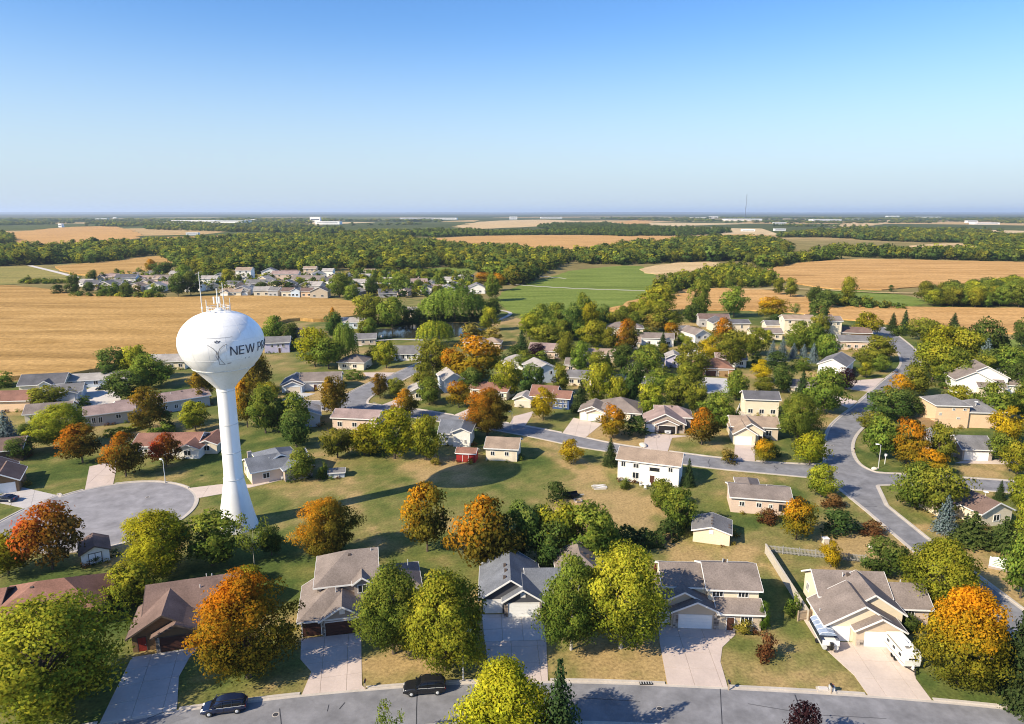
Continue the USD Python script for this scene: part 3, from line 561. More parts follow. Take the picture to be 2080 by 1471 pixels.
# the row along the front street
house('house', 'red brown hip roofed house at the left edge behind the big foreground tree', (0, 1300), 16.8, [(-1.6, -.4, 14, 10.6, 2.7, .52, 'x', 'lr'), (-9, 2, 8, 8, 2.6, .5, 'x', '')], 'darkbrown', 'redbrown', [('w', 0, 'F', 4, 1, 1.6, 1.2), ('w', 0, 'F', 9, 1, 1.6, 1.2), ('w', 0, 'R', 5, 1, 1.4, 1.2)], DARKTRIM,
      vents=[(2.6, 3.2, 4.3, 'b'), (1.6, 1.4, 3.6, 'b'), (3.2, 4.1, 5.1, 'b'), (5.2, 3.0, 4.2, 'p'), (5.9, 3.1, 4.2, 'p')])
house('house', 'dark brown house with timber gable over its double garage and grey driveway', (305, 1328), 17.1, [(-2.2, .9, 8.0, 7, 2.6, .60, 'y', '', 0, .6), (-.9, 4.6, 11.5, 7.6, 3.2, .62, 'x', '', 0, .6), (.8, -.1, 5.4, 4, 2.55, .5, 'y', '', 0, .5)], 'brown', 'brown',
      [('g', 2, 'F', 2.8, 4.6, 2.1, BROWNDOOR, 4, DARKTRIM), ('d', 0, 'F', 1.2, REDOOR, 1.0, 2.05, DARKTRIM), ('s', 2, 'F', .3, .5, 2.3), ('w', 1, 'R', 3.6, 1.2, 1.4, 1.1)], DARKTRIM, wallof={1: 'darkbrown'},
      vents=[(6.4, 9.5, 5.2, 'p'), (7.2, 9.1, 5.3, 'p'), (5.8, 7.0, 4.9, 'p')])
house('house', 'taupe two storey house with two brown garage doors and a gabled dormer window', (615, 1297), 12.4,
      [(-.2, .35, 8.4, 9, 2.6, .58, 'y', 'l'), (2.7, -.15, 5.6, 6, 2.62, .62, 'y', ''), (1.9, 4.6, 8.5, 8.8, 5.2, .62, 'x', 'l'), (10.3, 5.6, 6.4, 7, 2.9, .55, 'x', 'r'), (7.2, 3.7, 2.3, 4, 5.4, .7, 'y', '', 2.8, .3)], 'taupe', 'taupe',
      [('g', 0, 'F', 1.45, 2.5, 2.05, BROWNDOOR), ('g', 1, 'F', 2.75, 4.7, 2.05, BROWNDOOR), ('v', 1, 'F', 2.8, 3.15), ('w', 4, 'F', 1.15, 3.9, 1.25, 1.15), ('s', 1, 'F', .18, .34, 2.4), ('s', 1, 'F', 5.38, .4, 2.4), ('w', 3, 'F', 2.5, 1, 1.4, 1.2), ('w', 2, 'R', 3, 3.5, 1.4, 1.2)],
      vents=[(4.6, 3.4, 5.0, 'p'), (6.6, 8.3, 7.6, 'b'), (9.8, 8.6, 7.8, 'p'), (15.3, 9.3, 4.9, 'p')])
house('house', 'charcoal house with white trim and two white garage doors above a two tone driveway', (984, 1250), 1.8,
      [(-.4, .5, 8.6, 9.5, 2.6, .66, 'y', '', 0, .45), (2.9, -.5, 5.5, 4, 2.62, .64, 'y', '', 0, .4), (6.5, 1.6, 7, 6.5, 2.7, .6, 'x', ''), (11.6, 5.0, 7.0, 7.6, 2.9, .60, 'y', 'l')], 'charcoal', 'slate',
      [('g', 0, 'F', 1.65, 2.6, 2.15, WHITE), ('g', 1, 'F', 3.05, 4.7, 2.15, WHITE), ('v', 1, 'F', 2.75, 3.1), ('s', 1, 'F', .3, .55, 2.5), ('s', 1, 'F', 5.3, .3, 2.3), ('w', 2, 'F', 4, 1, 1.5, 1.2), ('w', 3, 'F', 4, 1, 1.8, 1.3)], WHITE, roofof={3: 'taupe'},
      vents=[(3.0, 1.6, 5.2, 'b'), (3.2, 3.4, 5.3, 'b'), (3.1, 5.0, 5.3, 'b'), (15.5, 9.3, 4.9, 'b'), (16.4, 8.6, 4.7, 'b')])
house('house', 'tan split level house with two white garage doors and a row of upper windows', (1340, 1268), -3.5,
      [(-1.5, .3, 9.6, 7, 2.6, .52, 'y', ''), (1.5, -.75, 6.9, 4, 2.62, .46, 'y', ''), (.8, 2.4, 6.1, 6.6, 4.9, .5, 'x', ''), (6.95, 1.3, 7.1, 7.6, 5.25, .48, 'x', ''), (8.1, -.9, 5.9, 2.2, 2.75, .42, 's', '', 0, .4)], 'tan', 'taupe',
      [('g', 0, 'F', 1.5, 2.6, 2.1, WHITE), ('g', 1, 'F', 3.3, 4.5, 2.1, WHITE), ('s', 1, 'F', .55, .7, 2.4), ('s', 1, 'F', 6.3, .8, 2.4), ('w', 3, 'F', 1.3, 4.0, 1.5, .95, TRIM, 2), ('w', 3, 'F', 4.9, 4.0, 1.4, .95, TRIM, 2), ('w', 4, 'F', 3.8, 1.0, 1.6, 1.2, TRIM, 2), ('d', 4, 'F', 1.6, BROWNDOOR), ('w', 2, 'L', 3, 3.5, 1.2, 1.1), ('w', 3, 'R', 3.8, 3.6, 1.2, 1.1)],
      wallof={3: 'cream', 2: 'cream'}, vents=[(3.2, 4.2, 5.4, 'p'), (9.8, 5.6, 7.2, 'p'), (10.4, 5.4, 7.2, 'p'), (10.1, 5.9, 7.1, 'b')])
house('house', 'cream house with a cascade of grey gables beside the parked camper trailer', (1692, 1305), -4.3,
      [(-1.0, .4, 9.7, 6, 2.6, .60, 'y', ''), (2.7, -.6, 6.1, 4, 2.62, .56, 'y', ''), (1.9, 2.6, 8.2, 6, 3.3, .66, 'y', ''), (.2, 6.2, 9.6, 6.6, 3.6, .62, 'x', ''), (9.9, 5.3, 5.2, 6.2, 2.7, .62, 'x', '')], 'cream', 'taupe',
      [('g', 0, 'F', 1.9, 2.5, 2.15, WHITE), ('g', 1, 'F', 3.5, 4.6, 2.15, WHITE), ('w', 4, 'F', 2.3, 1.0, 1.8, 1.3, TRIM, 3), ('s', 1, 'F', .55, .9, 1.0), ('s', 1, 'F', 5.95, .3, 2.2), ('w', 3, 'L', 5, 1.4, 1.0, 1.1)], wallof={1: 'tan', 4: 'pinktan'},
      vents=[(4.0, 8.6, 5.5, 'p'), (4.8, 8.7, 5.6, 'b'), (5.2, 8.9, 5.5, 'p'), (12.3, 8.6, 4.7, 'p'), (-.9, 3.2, 2.7, 'p')])
# behind the front row
house('garden_shed', 'small tan gabled shed standing alone on the open lawn', (1407, 1100), -17, [(0, 0, 6.3, 5.6, 2.3, .30, 'y', '', 0, .35)], 'cream', 'grey', [('v', 0, 'F', 3.1, 1.9), ('d', 0, 'R', 2.4, BEIGED)], vents=[(3.15, 1.0, 3.3, 'b'), (3.15, 2.3, 3.3, 'b'), (3.15, 3.6, 3.3, 'b'), (6.2, 3.2, 2.4, 'b'), (6.2, 2.2, 2.4, 'b')], cat='shed')
house('garden_shed', 'white garden shed with dark framed double doors near the cul de sac', (167, 1151), 33, [(0, 0, 4.1, 5.2, 2.1, .5, 'y', '', 0, .3)], 'white', 'brown', [('d', 0, 'F', 1.55, WHITE, .85, 1.85, BLACK), ('d', 0, 'F', 2.5, WHITE, .85, 1.85, BLACK)], DARKTRIM, cat='shed')
house('garden_shed', 'bright red barn style shed on the far edge of the big lawn', (927, 938), -9, [(0, 0, 4.6, 3.2, 2.2, .5, 'x', '', 0, .25)], 'redbarn', 'redbrown', [('d', 0, 'F', 2.3, REDOOR, 1.4, 1.8, WHITE)], cat='shed')
house('garden_shed', 'low grey white shed beside the leafy tree on the central lawn', (668, 972), 12, [(0, 0, 3.4, 2.6, 1.2, .35, 'x', '', 0, .25)], 'paleblue', 'grey', [('d', 0, 'F', 1.7, WHITE, .9, 1.1)], cat='shed')
def grid(n, L, z, w, hh, i=0, face='F', mull=1): return [('w', i, face, L * (k + .5) / n, z, w, hh, TRIM, mull) for k in range(n)]
house('house', 'white two storey house with long rear wall facing the tan backyard', (1254, 975), -20, [(0, 0, 13.2, 7.2, 5.0, .42, 'x', '')], 'white', 'tan', [('w', 0, 'F', 1.2, 3.4, .9, 1.0), ('w', 0, 'F', 4.0, 3.4, 1.2, .9), ('w', 0, 'F', 11.4, 3.4, .9, .9), ('w', 0, 'F', 4.0, 1.0, 1.4, 1.3), ('w', 0, 'F', 8.0, 3.2, 2.0, .6, BLACK, 4), ('d', 0, 'F', 7.6, BROWNDOOR), ('d', 0, 'F', 10.6, WHITE)], vents=[(10.6, 3.3, 6.2, 'b'), (6.5, 3.6, 6.4, 'p')])
house('house', 'tan rambler with long plain roof north of the small shed', (1484, 1040), -11, [(0, 0, 11.0, 7, 3.3, .34, 'x', ''), (2, 5, 4, 5.5, 3.2, .45, 'y', 'r')], 'pinktan', 'taupe', [('w', 0, 'F', 5.2, 1.5, .9, .8), ('w', 0, 'F', 7.4, 1.5, .6, .6), ('w', 0, 'F', 9.6, 1.0, 1.3, 1.3, DARKTRIM), ('w', 0, 'F', 2, 1.5, .9, .8)], vents=[(4, 3.6, 4.5, 'b'), (7, 3.5, 4.5, 'p')])
# the middle of the neighbourhood: wings from the visible front corner
def ranch(label, at, rot, L, D, h=2.7, p=.45, wall='tan', roof='taupe', gar=None, n=3, hip='', two=False, ext=(), feats=(), vents=((),), **k):
    """A plain main wing along the front with windows, and a projecting garage gable (gar = its left end, width)."""
    wings = [(0, 0, L, D, h, p, 'x', hip)]; ft = []
    free = (0, L)
    if gar:
        gx, gw = gar; wings.append((gx, -2.2, gw, 5.5, 2.55, .48, 'y', '')); ft += [('g', 1, 'F', gw / 2, gw - 1.2, 2.1, WHITE, 1)]
        free = (gx + gw, L) if gx + gw / 2 < L / 2 else (0, gx)
    for q in range(n):
        u = free[0] + (free[1] - free[0]) * (q + .5) / n
        ft.append(('d', 0, 'F', u, BROWNDOOR) if gar and q == (0 if free[0] else n - 1) and n > 1 else ('w', 0, 'F', u, 1.0, 1.3, 1.15))
        if two: ft.append(('w', 0, 'F', u, h - 1.75, 1.2, 1.1))
    ft += [('w', 0, 'R', D / 2, h - 1.75, 1.1, 1.1), ('w', 0, 'L', D / 2, h - 1.75, 1.1, 1.1)]
    vv = [(L * .35, D * .55, h + p * D * .45, 'p'), (L * .7, D * .6, h + p * D * .4, 'b')]
    return house('house', label, at, rot, wings + list(ext), wall, roof, ft + list(feats), vents=vv, **k)
house('house', 'taupe house with wide hip roof and two pale garage doors across the middle street', (1180, 853), -14, [(-.4, 0, 7.0, 8, 2.7, .42, 'y', ''), (4.5, 1.2, 12, 11, 2.8, .46, 'y', 'lr'), (1.6, -.5, 5, 3, 2.6, .4, 'y', '')], 'cream', 'taupe', [('g', 0, 'F', 1.3, 1.9, 2.1, WHITE, 1), ('g', 2, 'F', 2.5, 3.6, 2.1, WHITE, 2), ('w', 1, 'F', 7, 1, 1.4, 1.3), ('w', 1, 'F', 10, 1, 1.4, 1.3), ('w', 1, 'R', 4, 1, 1.4, 1.3)], vents=[(10, 6, 5.2, 'b')])
house('house', 'mauve roofed house with an open garage and a car inside', (1313, 878), -9, [(-.4, .3, 10.4, 8, 2.6, .50, 'y', ''), (2.6, -.3, 5.4, 4, 2.6, .42, 'y', ''), (2.6, 6, 9.6, 7, 3.0, .55, 'x', 'r')], 'taupe', 'pink', [('g', 0, 'F', 1.4, 2.2, 2.1, WHITE, 1), ('g', 1, 'F', 2.7, 4.4, 2.1, BLACK, 1, TRIM, True), ('w', 0, 'F', 9.2, .9, 1.2, 1.5, DARKTRIM)], vents=[(7, 9, 4.9, 'b')])
house('house', 'cream gabled house with one white garage door facing the middle street', (1493, 903), -8, [(-.4, 0, 5.3, 8, 3.0, .62, 'y', ''), (.8, 1.5, 6.2, 7, 3.5, .58, 'y', ''), (-.2, 4.5, 11.6, 7.6, 3.6, .42, 'x', '')], 'cream', 'tan', [('g', 0, 'F', 2.3, 4.0, 2.2, WHITE, 1), ('w', 2, 'F', 9.3, 1.3, 1.4, 1.3), ('d', 1, 'F', 5.6, BROWNDOOR)], wallof={2: 'tan'}, vents=[(8.5, 9.3, 4.8, 'p')])
ranch('cream two storey house with a slate roof and a deck against its rear wall', (1512, 845), -8, 9.4, 7, 5.2, .42, 'cream', 'dark', n=3)
house('house', 'red roofed house with a bright blue gable end behind the orange lawn tree', (1076, 826), -14, [(0, 1, 7.6, 9, 3.2, .5, 'x', ''), (7.2, -.6, 5.0, 7.5, 3.4, .36, 'x', ''), (-4.6, -1.5, 5.2, 6, 2.5, .45, 'y', '')], 'blue', 'redbrown', [('g', 2, 'F', 2.6, 4.2, 2.1, BEIGED, 1), ('w', 1, 'F', .9, 2.1, .9, .8), ('w', 1, 'F', 2.4, 2.1, .9, .8), ('w', 1, 'F', 3.9, 2.1, .9, .8), ('w', 1, 'F', .9, .7, .9, .8), ('w', 1, 'F', 2.4, .7, .9, .8), ('w', 1, 'F', 3.9, .7, .9, .8), ('w', 0, 'F', 3, 1, 1.4, 1.2)], wallof={2: 'cream'}, roofof={2: 'pale'})
ranch('cream house with a long rust brown roof left of the red roofed blue house', (955, 806), -22, 12.6, 7.5, 2.8, .4, 'cream', 'redbrown', n=4)
ranch('small cream house with dark grey roof between two leafy trees behind the blue house', (1153, 783), -8, 8, 8, 2.9, .4, 'cream', 'grey', n=3)
house('house', 'pale blue two storey house gable seen among dark trees', (1086, 780), 20, [(0, 0, 8.6, 11, 4.8, .45, 'y', '')], 'paleblue', 'pale', [('w', 0, 'F', 6, 3, 1, 1.1)])
ranch('house with plum brown roof and white end wall below the treeline', (1075, 727), -12, 13.4, 9, 3.2, .5, 'pinktan', 'pink', n=3)
ranch('tan roofed house mostly hidden by trees left of the orange olive tree', (1180, 735), -8, 13, 8, 3, .42, 'tan', 'tan', n=3)
ranch('tan roofed house with white base behind the round lawn tree', (1268, 752), -16, 14, 8, 3, .42, 'cream', 'tan', n=3)
ranch('large taupe hip roofed house beside the golden field corner', (1233, 682), -6, 17, 10, 3.8, .42, 'cream', 'taupe', n=4, hip='lr', two=True)
ranch('taupe roofed house with white lower wall right of the hip roofed house', (1288, 702), -10, 17, 8, 3.6, .42, 'white', 'taupe', n=4)
ranch('grey roofed house with pale garage wall behind the small orange tree', (1376, 689), 8, 7, 10, 3.4, .4, 'cream', 'grey', n=1)
house('house', 'white gabled two storey house left of the tall orange tree', (1411, 706), 18, [(0, 0, 7.2, 12, 5.6, .55, 'y', '')], 'white', 'taupe', [('w', 0, 'F', 2, 3.9, 1.1, 1.0), ('w', 0, 'F', 5, 3.9, 1.1, 1.0), ('w', 0, 'F', 3.8, 1, 1.0, 1.6)])
ranch('brown roofed house with weathered wall in front of the ripe field', (1420, 664), -6, 15, 9, 4.2, .45, 'grey', 'brown', n=4)
house('house', 'cream house with dark low roof and a gabled wing behind the orange tree', (1447, 674), 3, [(0, -1, 8.5, 10, 4.4, .5, 'y', ''), (8.2, 0, 10.5, 8, 4.0, .36, 'x', '')], 'cream', 'dark', [('w', 1, 'F', 6.5, 1.6, 1.0, 1.6), ('w', 0, 'F', 4, 1.6, 1.4, 1.6)])
ranch('cream two storey house behind the green trees with a tan roof', (1592, 679), -4, 14, 9, 7.2, .36, 'cream', 'tan', n=3, two=True)
ranch('tall cream house with three rows of windows above the blue spruces', (1662, 688), -6, 10, 9, 8.4, .36, 'cream', 'taupe', n=3, two=True)
ranch('long grey roofed house with brown garage front beside the bend of the road', (1702, 710), -10, 14.5, 9, 3.8, .4, 'pinktan', 'grey', n=5)
house('house', 'low brown house with dark gable beyond the long grey roofed house', (1704, 688), -10, [(0, 0, 14, 8, 3, .5, 'x', '')], 'brown', 'brown', [('w', 0, 'F', 4, 1, 1.4, 1.2)])
house('house', 'white gabled house with plain end wall behind the purple leaved tree', (1660, 764), -36, [(0, 0, 9.0, 15, 4.6, .5, 'y', '')], 'white', 'grey', [('w', 0, 'R', 5, 2, 1.2, 1.2), ('w', 0, 'R', 9, 2, 1.2, 1.2)])
ranch('low house with broad taupe roof below the white gabled house', (1606, 800), -12, 11, 8, 2.5, .35, 'cream', 'taupe', n=3)
house('house', 'brown hip roofed house with rust garage front and pale driveway', (1428, 764), -6, [(0, 0, 10.5, 12, 3.0, .45, 'y', 'lr'), (-3, 3, 6, 7, 2.8, .4, 'y', '')], 'rust', 'rust', [('g', 0, 'F', 2.6, 3.8, 2.1, BROWNDOOR, 1), ('g', 0, 'F', 7.2, 3.4, 2.1, TIMBER, 1), ('s', 0, 'F', 4.9, .6, 2.3)])
house('house', 'lavender grey house glimpsed between two olive trees', (1352, 746), -10, [(0, 0, 6, 8, 3.6, .5, 'y', '')], 'lavender', 'pale', [('w', 0, 'F', 3, 1.2, 1.2, 1.2)])
# right of the curving road
house('house', 'large white gabled house on the right with grey roof steps', (1938, 800), -14, [(0, 0, 11, 9, 4.8, .52, 'y', ''), (3, 3, 13, 10, 5.6, .52, 'y', ''), (6.2, -2.0, 7.5, 7, 3.2, .5, 'x', ''), (10.5, 2.4, 9, 8, 3.4, .42, 'x', '')], 'white', 'taupe', [('w', 0, 'F', 7, 2.4, .6, .7), ('w', 2, 'F', 3, 1, 2, 1.1)], wallof={2: 'cream'})
house('house', 'peach two storey house with grey hip roof and satellite dish', (1897, 868), -6, [(0, 0, 8.6, 8.5, 6.4, .46, 'x', 'lr'), (7.0, .6, 9.4, 8, 4.6, .6, 'x', 'lr'), (13.5, 3, 6, 8, 4.2, .5, 'x', '')], 'peach', 'grey', [('w', 0, 'F', 1.2, 3.6, .6, .5), ('w', 0, 'F', 4.5, 5.0, .6, .5), ('w', 0, 'F', 7.4, 5.0, .8, .5), ('w', 0, 'F', 6, 2.6, .7, .4), ('d', 2, 'F', 5.2, WHITE)], vents=[(11.2, 2.2, 6.2, 'd'), (13, 5, 6.8, 'b')])
house('house', 'grey roofed house with a wide white garage door at the end of its flat driveway', (1953, 935), -5, [(0, 0, 6.8, 8, 2.9, .5, 'x', ''), (-4.2, 2.4, 4.6, 9, 3.0, .5, 'y', '')], 'taupe', 'grey', [('g', 0, 'F', 3.2, 5.3, 2.2, WHITE, 1), ('w', 1, 'F', 2.2, 1, 1.2, 1.2)])
house('house', 'house with rust brown roof and cream gable behind the blue spruce', (1990, 1072), 14, [(0, 0, 7.2, 12, 2.9, .48, 'y', ''), (-3.5, 5, 6, 6, 2.7, .45, 'x', 'l')], 'cream', 'brown', [('w', 0, 'F', 3.6, 1, 1.4, 1.2)], roofof={}, vents=[(6.2, 5, 3.7, 'd'), (3.0, 9.5, 4.6, 'b')])
# left of the tower
house('house', 'salmon walled house cut by the left edge with a white gable end', (-32, 838), 6, [(0, 0, 13.0, 9, 3.4, .42, 'x', '')], 'peach', 'redbrown', [('w', 0, 'R', 4.5, 1, 1.3, 1.2), ('w', 0, 'R', 4.5, 3.8, 1.2, .9)])
house('house', 'dark grey roofed house with bright cream gable and white dormer by the corn', (40, 800), 14, [(0, 0, 13, 9, 2.8, .55, 'x', ''), (6.4, -1.6, 3.6, 6, 3.0, .6, 'y', '')], 'cream', 'dark', [('w', 1, 'F', 1.8, 1.6, 1.4, 1.3)], wallof={1: 'white'})
house('house', 'pale blue garage with white side wall beside the bright concrete yard', (100, 816), 22, [(0, 0, 9, 8, 2.7, .4, 'x', ''), (3, -2, 5, 4, 2.5, .4, 'y', '')], 'paleblue', 'grey', [('g', 1, 'F', 2.5, 3.6, 2.1, WHITE, 1)])
ranch('low grey roofed house along the corn field edge behind the concrete yard', (132, 790), 14, 19, 8, 2.6, .35, 'paleblue', 'pale', n=5)
house('house', 'grey walled house with pinkish roof behind the yellow green tree', (175, 869), 30, [(0, 0, 12, 8, 3.4, .38, 'x', '')], 'grey', 'pink', [('w', 0, 'F', 2, .9, .9, 1.6), ('w', 0, 'F', 3.6, .9, .9, 1.6), ('w', 0, 'F', 8, 1.6, 1.2, 1)])
house('house', 'long grey walled house with mauve roof behind the tall orange tree', (318, 842), 38, [(0, 0, 15, 8, 3.4, .42, 'x', ''), (-9, 2, 9.3, 8, 2.6, .4, 'x', '')], 'grey', 'pink', [('w', 0, 'F', 2.5, 1, 1, 1.1), ('w', 0, 'F', 5.5, 1, 1, 1.1), ('w', 0, 'F', 8.5, 1, 1, 1.1), ('w', 0, 'F', 12, 1, 1, 1.1)], vents=[(5, 3, 4.9, 'p'), (8, 3.4, 5, 'b')])
house('house', 'long low red brown roofed house behind two orange trees on the cul de sac', (272, 927), 3, [(0, 0, 15, 9, 2.6, .38, 'x', ''), (11.2, -2.6, 5.4, 7, 2.5, .42, 'y', ''), (14.6, .8, 5, 8, 2.5, .4, 'y', '')], 'white', 'redbrown', [('w', 0, 'F', 8.5, .9, 1.6, 1.2), ('w', 0, 'F', 5, .9, 1.6, 1.2), ('d', 0, 'F', 10.2, BROWNDOOR), ('w', 1, 'F', 2.7, .9, 1.6, 1.2), ('w', 2, 'F', 2.5, .9, 1.6, 1.2)], wallof={2: 'cream'})
house('house', 'slate blue roofed brick house beside the tower pedestal', (513, 985), 32, [(0, 0, 12.5, 8.5, 2.9, .40, 'x', ''), (6.5, -2.2, 6, 6, 2.8, .42, 'y', ''), (3.0, 3, 8, 9, 3.0, .42, 'y', 'r')], 'taupe', 'slate', [('w', 0, 'F', 3, 1, 1.4, 1.1), ('d', 0, 'L', 4.4, WHITE), ('w', 0, 'L', 6.5, 1, 1.0, 1.2)], wallof={0: 'pinktan'}, vents=[(1.2, 7.4, 4.2, 'c'), (4.5, 3, 4.1, 'p')])
house('house', 'taupe house at the left edge with white gable trim and white garage door', (-30, 1008), 26, [(0, 0, 6.0, 8, 2.7, .55, 'y', ''), (-3, 1.5, 7.2, 9, 3.2, .55, 'y', '')], 'brown', 'brown', [('g', 0, 'F', 3, 4.7, 2.15, WHITE)], WHITE)
house('house', 'dark brown house mostly cut off by the left edge above the shaded shrubs', (-45, 945), 20, [(0, 0, 9, 8, 3.0, .45, 'x', '')], 'darkbrown', 'brown', [('w', 0, 'R', 4, 1, 1.2, 1.2)])
ranch('cream house with porch at the corn edge left of the tower tank', (303, 752), 6, 13, 9, 3.2, .4, 'cream', 'pale', n=4)
house('house', 'wide grey roofed house with white garage front right of the tower', (573, 798), 8, [(0, 0, 7.0, 9, 2.8, .5, 'y', ''), (5.5, 1.6, 13, 9, 3.2, .42, 'x', ''), (1.0, -1.2, 5.6, 3, 2.6, .45, 'y', '')], 'paleblue', 'taupe', [('g', 2, 'F', 2.8, 4.4, 2.1, BEIGED, 1), ('d', 1, 'F', 5.0, BROWNDOOR), ('d', 1, 'F', 8.2, REDOOR), ('w', 1, 'F', 10.5, .9, 1.3, 1.5)], wallof={1: 'white'}, roofof={0: 'slate'})
house('house', 'cream hip roofed house with shaded grey garage side near the side street', (687, 751), -7, [(0, 0, 10, 10, 3.0, .42, 'x', 'lr')], 'cream', 'taupe', [('w', 0, 'F', 2.5, 1, 1.5, 1.1), ('w', 0, 'F', 6.5, 1, 1.5, 1.1), ('g', 0, 'R', 5, 4.6, 2.1, BEIGED, 1)])
house('house', 'grey roofed white house with a row of porch windows near the pond', (800, 733), 4, [(0, 0, 10.5, 8, 2.8, .62, 'x', ''), (-1.2, 4, 4, 7, 2.8, .6, 'y', '')], 'white', 'grey', [('w', 0, 'F', 1.4, .8, 1.1, 1.5), ('w', 0, 'F', 3.6, .8, 1.1, 1.5), ('w', 0, 'F', 5.8, .8, 1.1, 1.5), ('w', 0, 'F', 8, .8, 1.1, 1.5)])
house('house', 'tan walled house with a two toned hip roof near the field edge', (580, 698), -6, [(0, 0, 13, 11, 3.8, .45, 'x', 'r')], 'pinktan', 'brown', [('w', 0, 'F', 4, 1.4, 1.2, 1.2)])
house('house', 'lavender house with small dark windows right behind the tower tank', (538, 718), 12, [(0, 0, 10, 9, 4.4, .4, 'x', '')], 'lavender', 'grey', [('w', 0, 'F', 3, 2.6, 1, 1.1), ('w', 0, 'F', 5.4, 2.6, 1, 1.1), ('w', 0, 'F', 7.6, 2.6, 1, 1.1), ('d', 0, 'F', 6, BROWNDOOR)])
ranch('pink tan house with a plain mauve roof behind the yellow lawn trees', (676, 872), -8, 12.5, 7.5, 3.4, .36, 'pinktan', 'pink', n=3)
house('house', 'pale grey gable wall half hidden behind dark green trees', (628, 868), 16, [(-4, 0, 7, 9, 3.4, .42, 'y', '')], 'paleblue', 'pale', [('w', 0, 'R', 4, 1.4, 1.1, 1.1)])
house('house', 'white walled house with grey roof behind the red shed', (893, 904), -5, [(0, 0, 5, 9, 3.2, .45, 'x', ''), (3.6, -1, 4.4, 7.5, 4.0, .42, 'y', '')], 'white', 'slate', [('w', 1, 'F', 3.2, 1, .5, .9), ('w', 0, 'F', 2, 1.4, .6, .6)])
house('house', 'beige house corner partly hidden right of the red shed', (987, 935), -8, [(0, 0, 7.5, 7, 3.2, .42, 'x', '')], 'cream', 'tan', [('w', 0, 'F', 1.6, 1.4, .9, .9), ('w', 0, 'F', 5, 1.4, .9, .9)])
house('house', 'small house with bright cream front gable beside the side street', (830, 814), 6, [(0, 0, 6.2, 8, 2.6, .5, 'y', '')], 'cream', 'pale', [('w', 0, 'F', 3.1, .9, 1.6, 1.2)])
house('house', 'narrow pale blue gable wall between the olive trees above the rust roof', (903, 798), 20, [(0, 0, 6.5, 9, 4.4, .6, 'y', '')], 'paleblue', 'pale', [('w', 0, 'F', 3.2, 3, .9, 1)])
house('house', 'tan low hip roofed house above the orange crowned tree', (942, 709), -6, [(0, 0, 9, 8, 3.2, .5, 'x', 'lr'), (8, -1, 8, 7, 3.0, .5, 'x', 'lr')], 'peach', 'tan', [('w', 0, 'F', 2, 1, 1.2, 1.2)])
house('house', 'pale hip roofed house half hidden by trees behind the side street', (1020, 748), -20, [(0, 0, 11, 8, 3, .45, 'x', 'lr')], 'white', 'pale', [('w', 0, 'F', 5, 1, 1.2, 1.2)])
house('house', 'white walled house with pale roof at the bend above the pond', (690, 668), 0, [(0, 0, 14, 9, 3.4, .4, 'x', '')], 'paleblue', 'pale', [('w', 0, 'F', 4, 1.2, 1.4, 1.2), ('w', 0, 'F', 8, 1.2, 1.4, 1.2)])

for px, py, rot, L, hh, rf, wl, lb in ((1243, 708, -10, 12, 3, 'tan', 'cream', 'small tan roofed house among the trees below the large hip roofed house'), (1392, 726, -8, 12, 3, 'grey', 'white', 'white walled house with grey roof between lavender house and white gabled house'), (1526, 690, -4, 14, 3.2, 'taupe', 'cream', 'taupe roofed house right of the cream gabled wing behind olive trees'),
        (1556, 674, -4, 12, 3.4, 'grey', 'cream', 'grey roofed house left of the cream two storey house'), (1148, 756, -14, 12, 2.9, 'taupe', 'pinktan', 'taupe roofed house half hidden below the plum brown roofed house'), (1640, 660, -4, 13, 3.2, 'brown', 'tan', 'brown roofed house close to the edge of the ripe field'),
        (712, 702, 8, 11, 2.9, 'grey', 'tan', 'tan house with grey roof left of the pond path'), (52, 862, 20, 11, 2.9, 'taupe', 'cream', 'taupe roofed house among the trees near the left edge'), (1990, 764, -18, 13, 3.2, 'taupe', 'cream', 'taupe roofed house in the trees above the large white gabled house'), (1455, 745, -8, 11, 3, 'pink', 'white', 'pinkish roofed house behind the brown hip roofed house')):
    ranch(lb, (px, py), rot, L, 8, hh, .42, wl, rf, n=3)

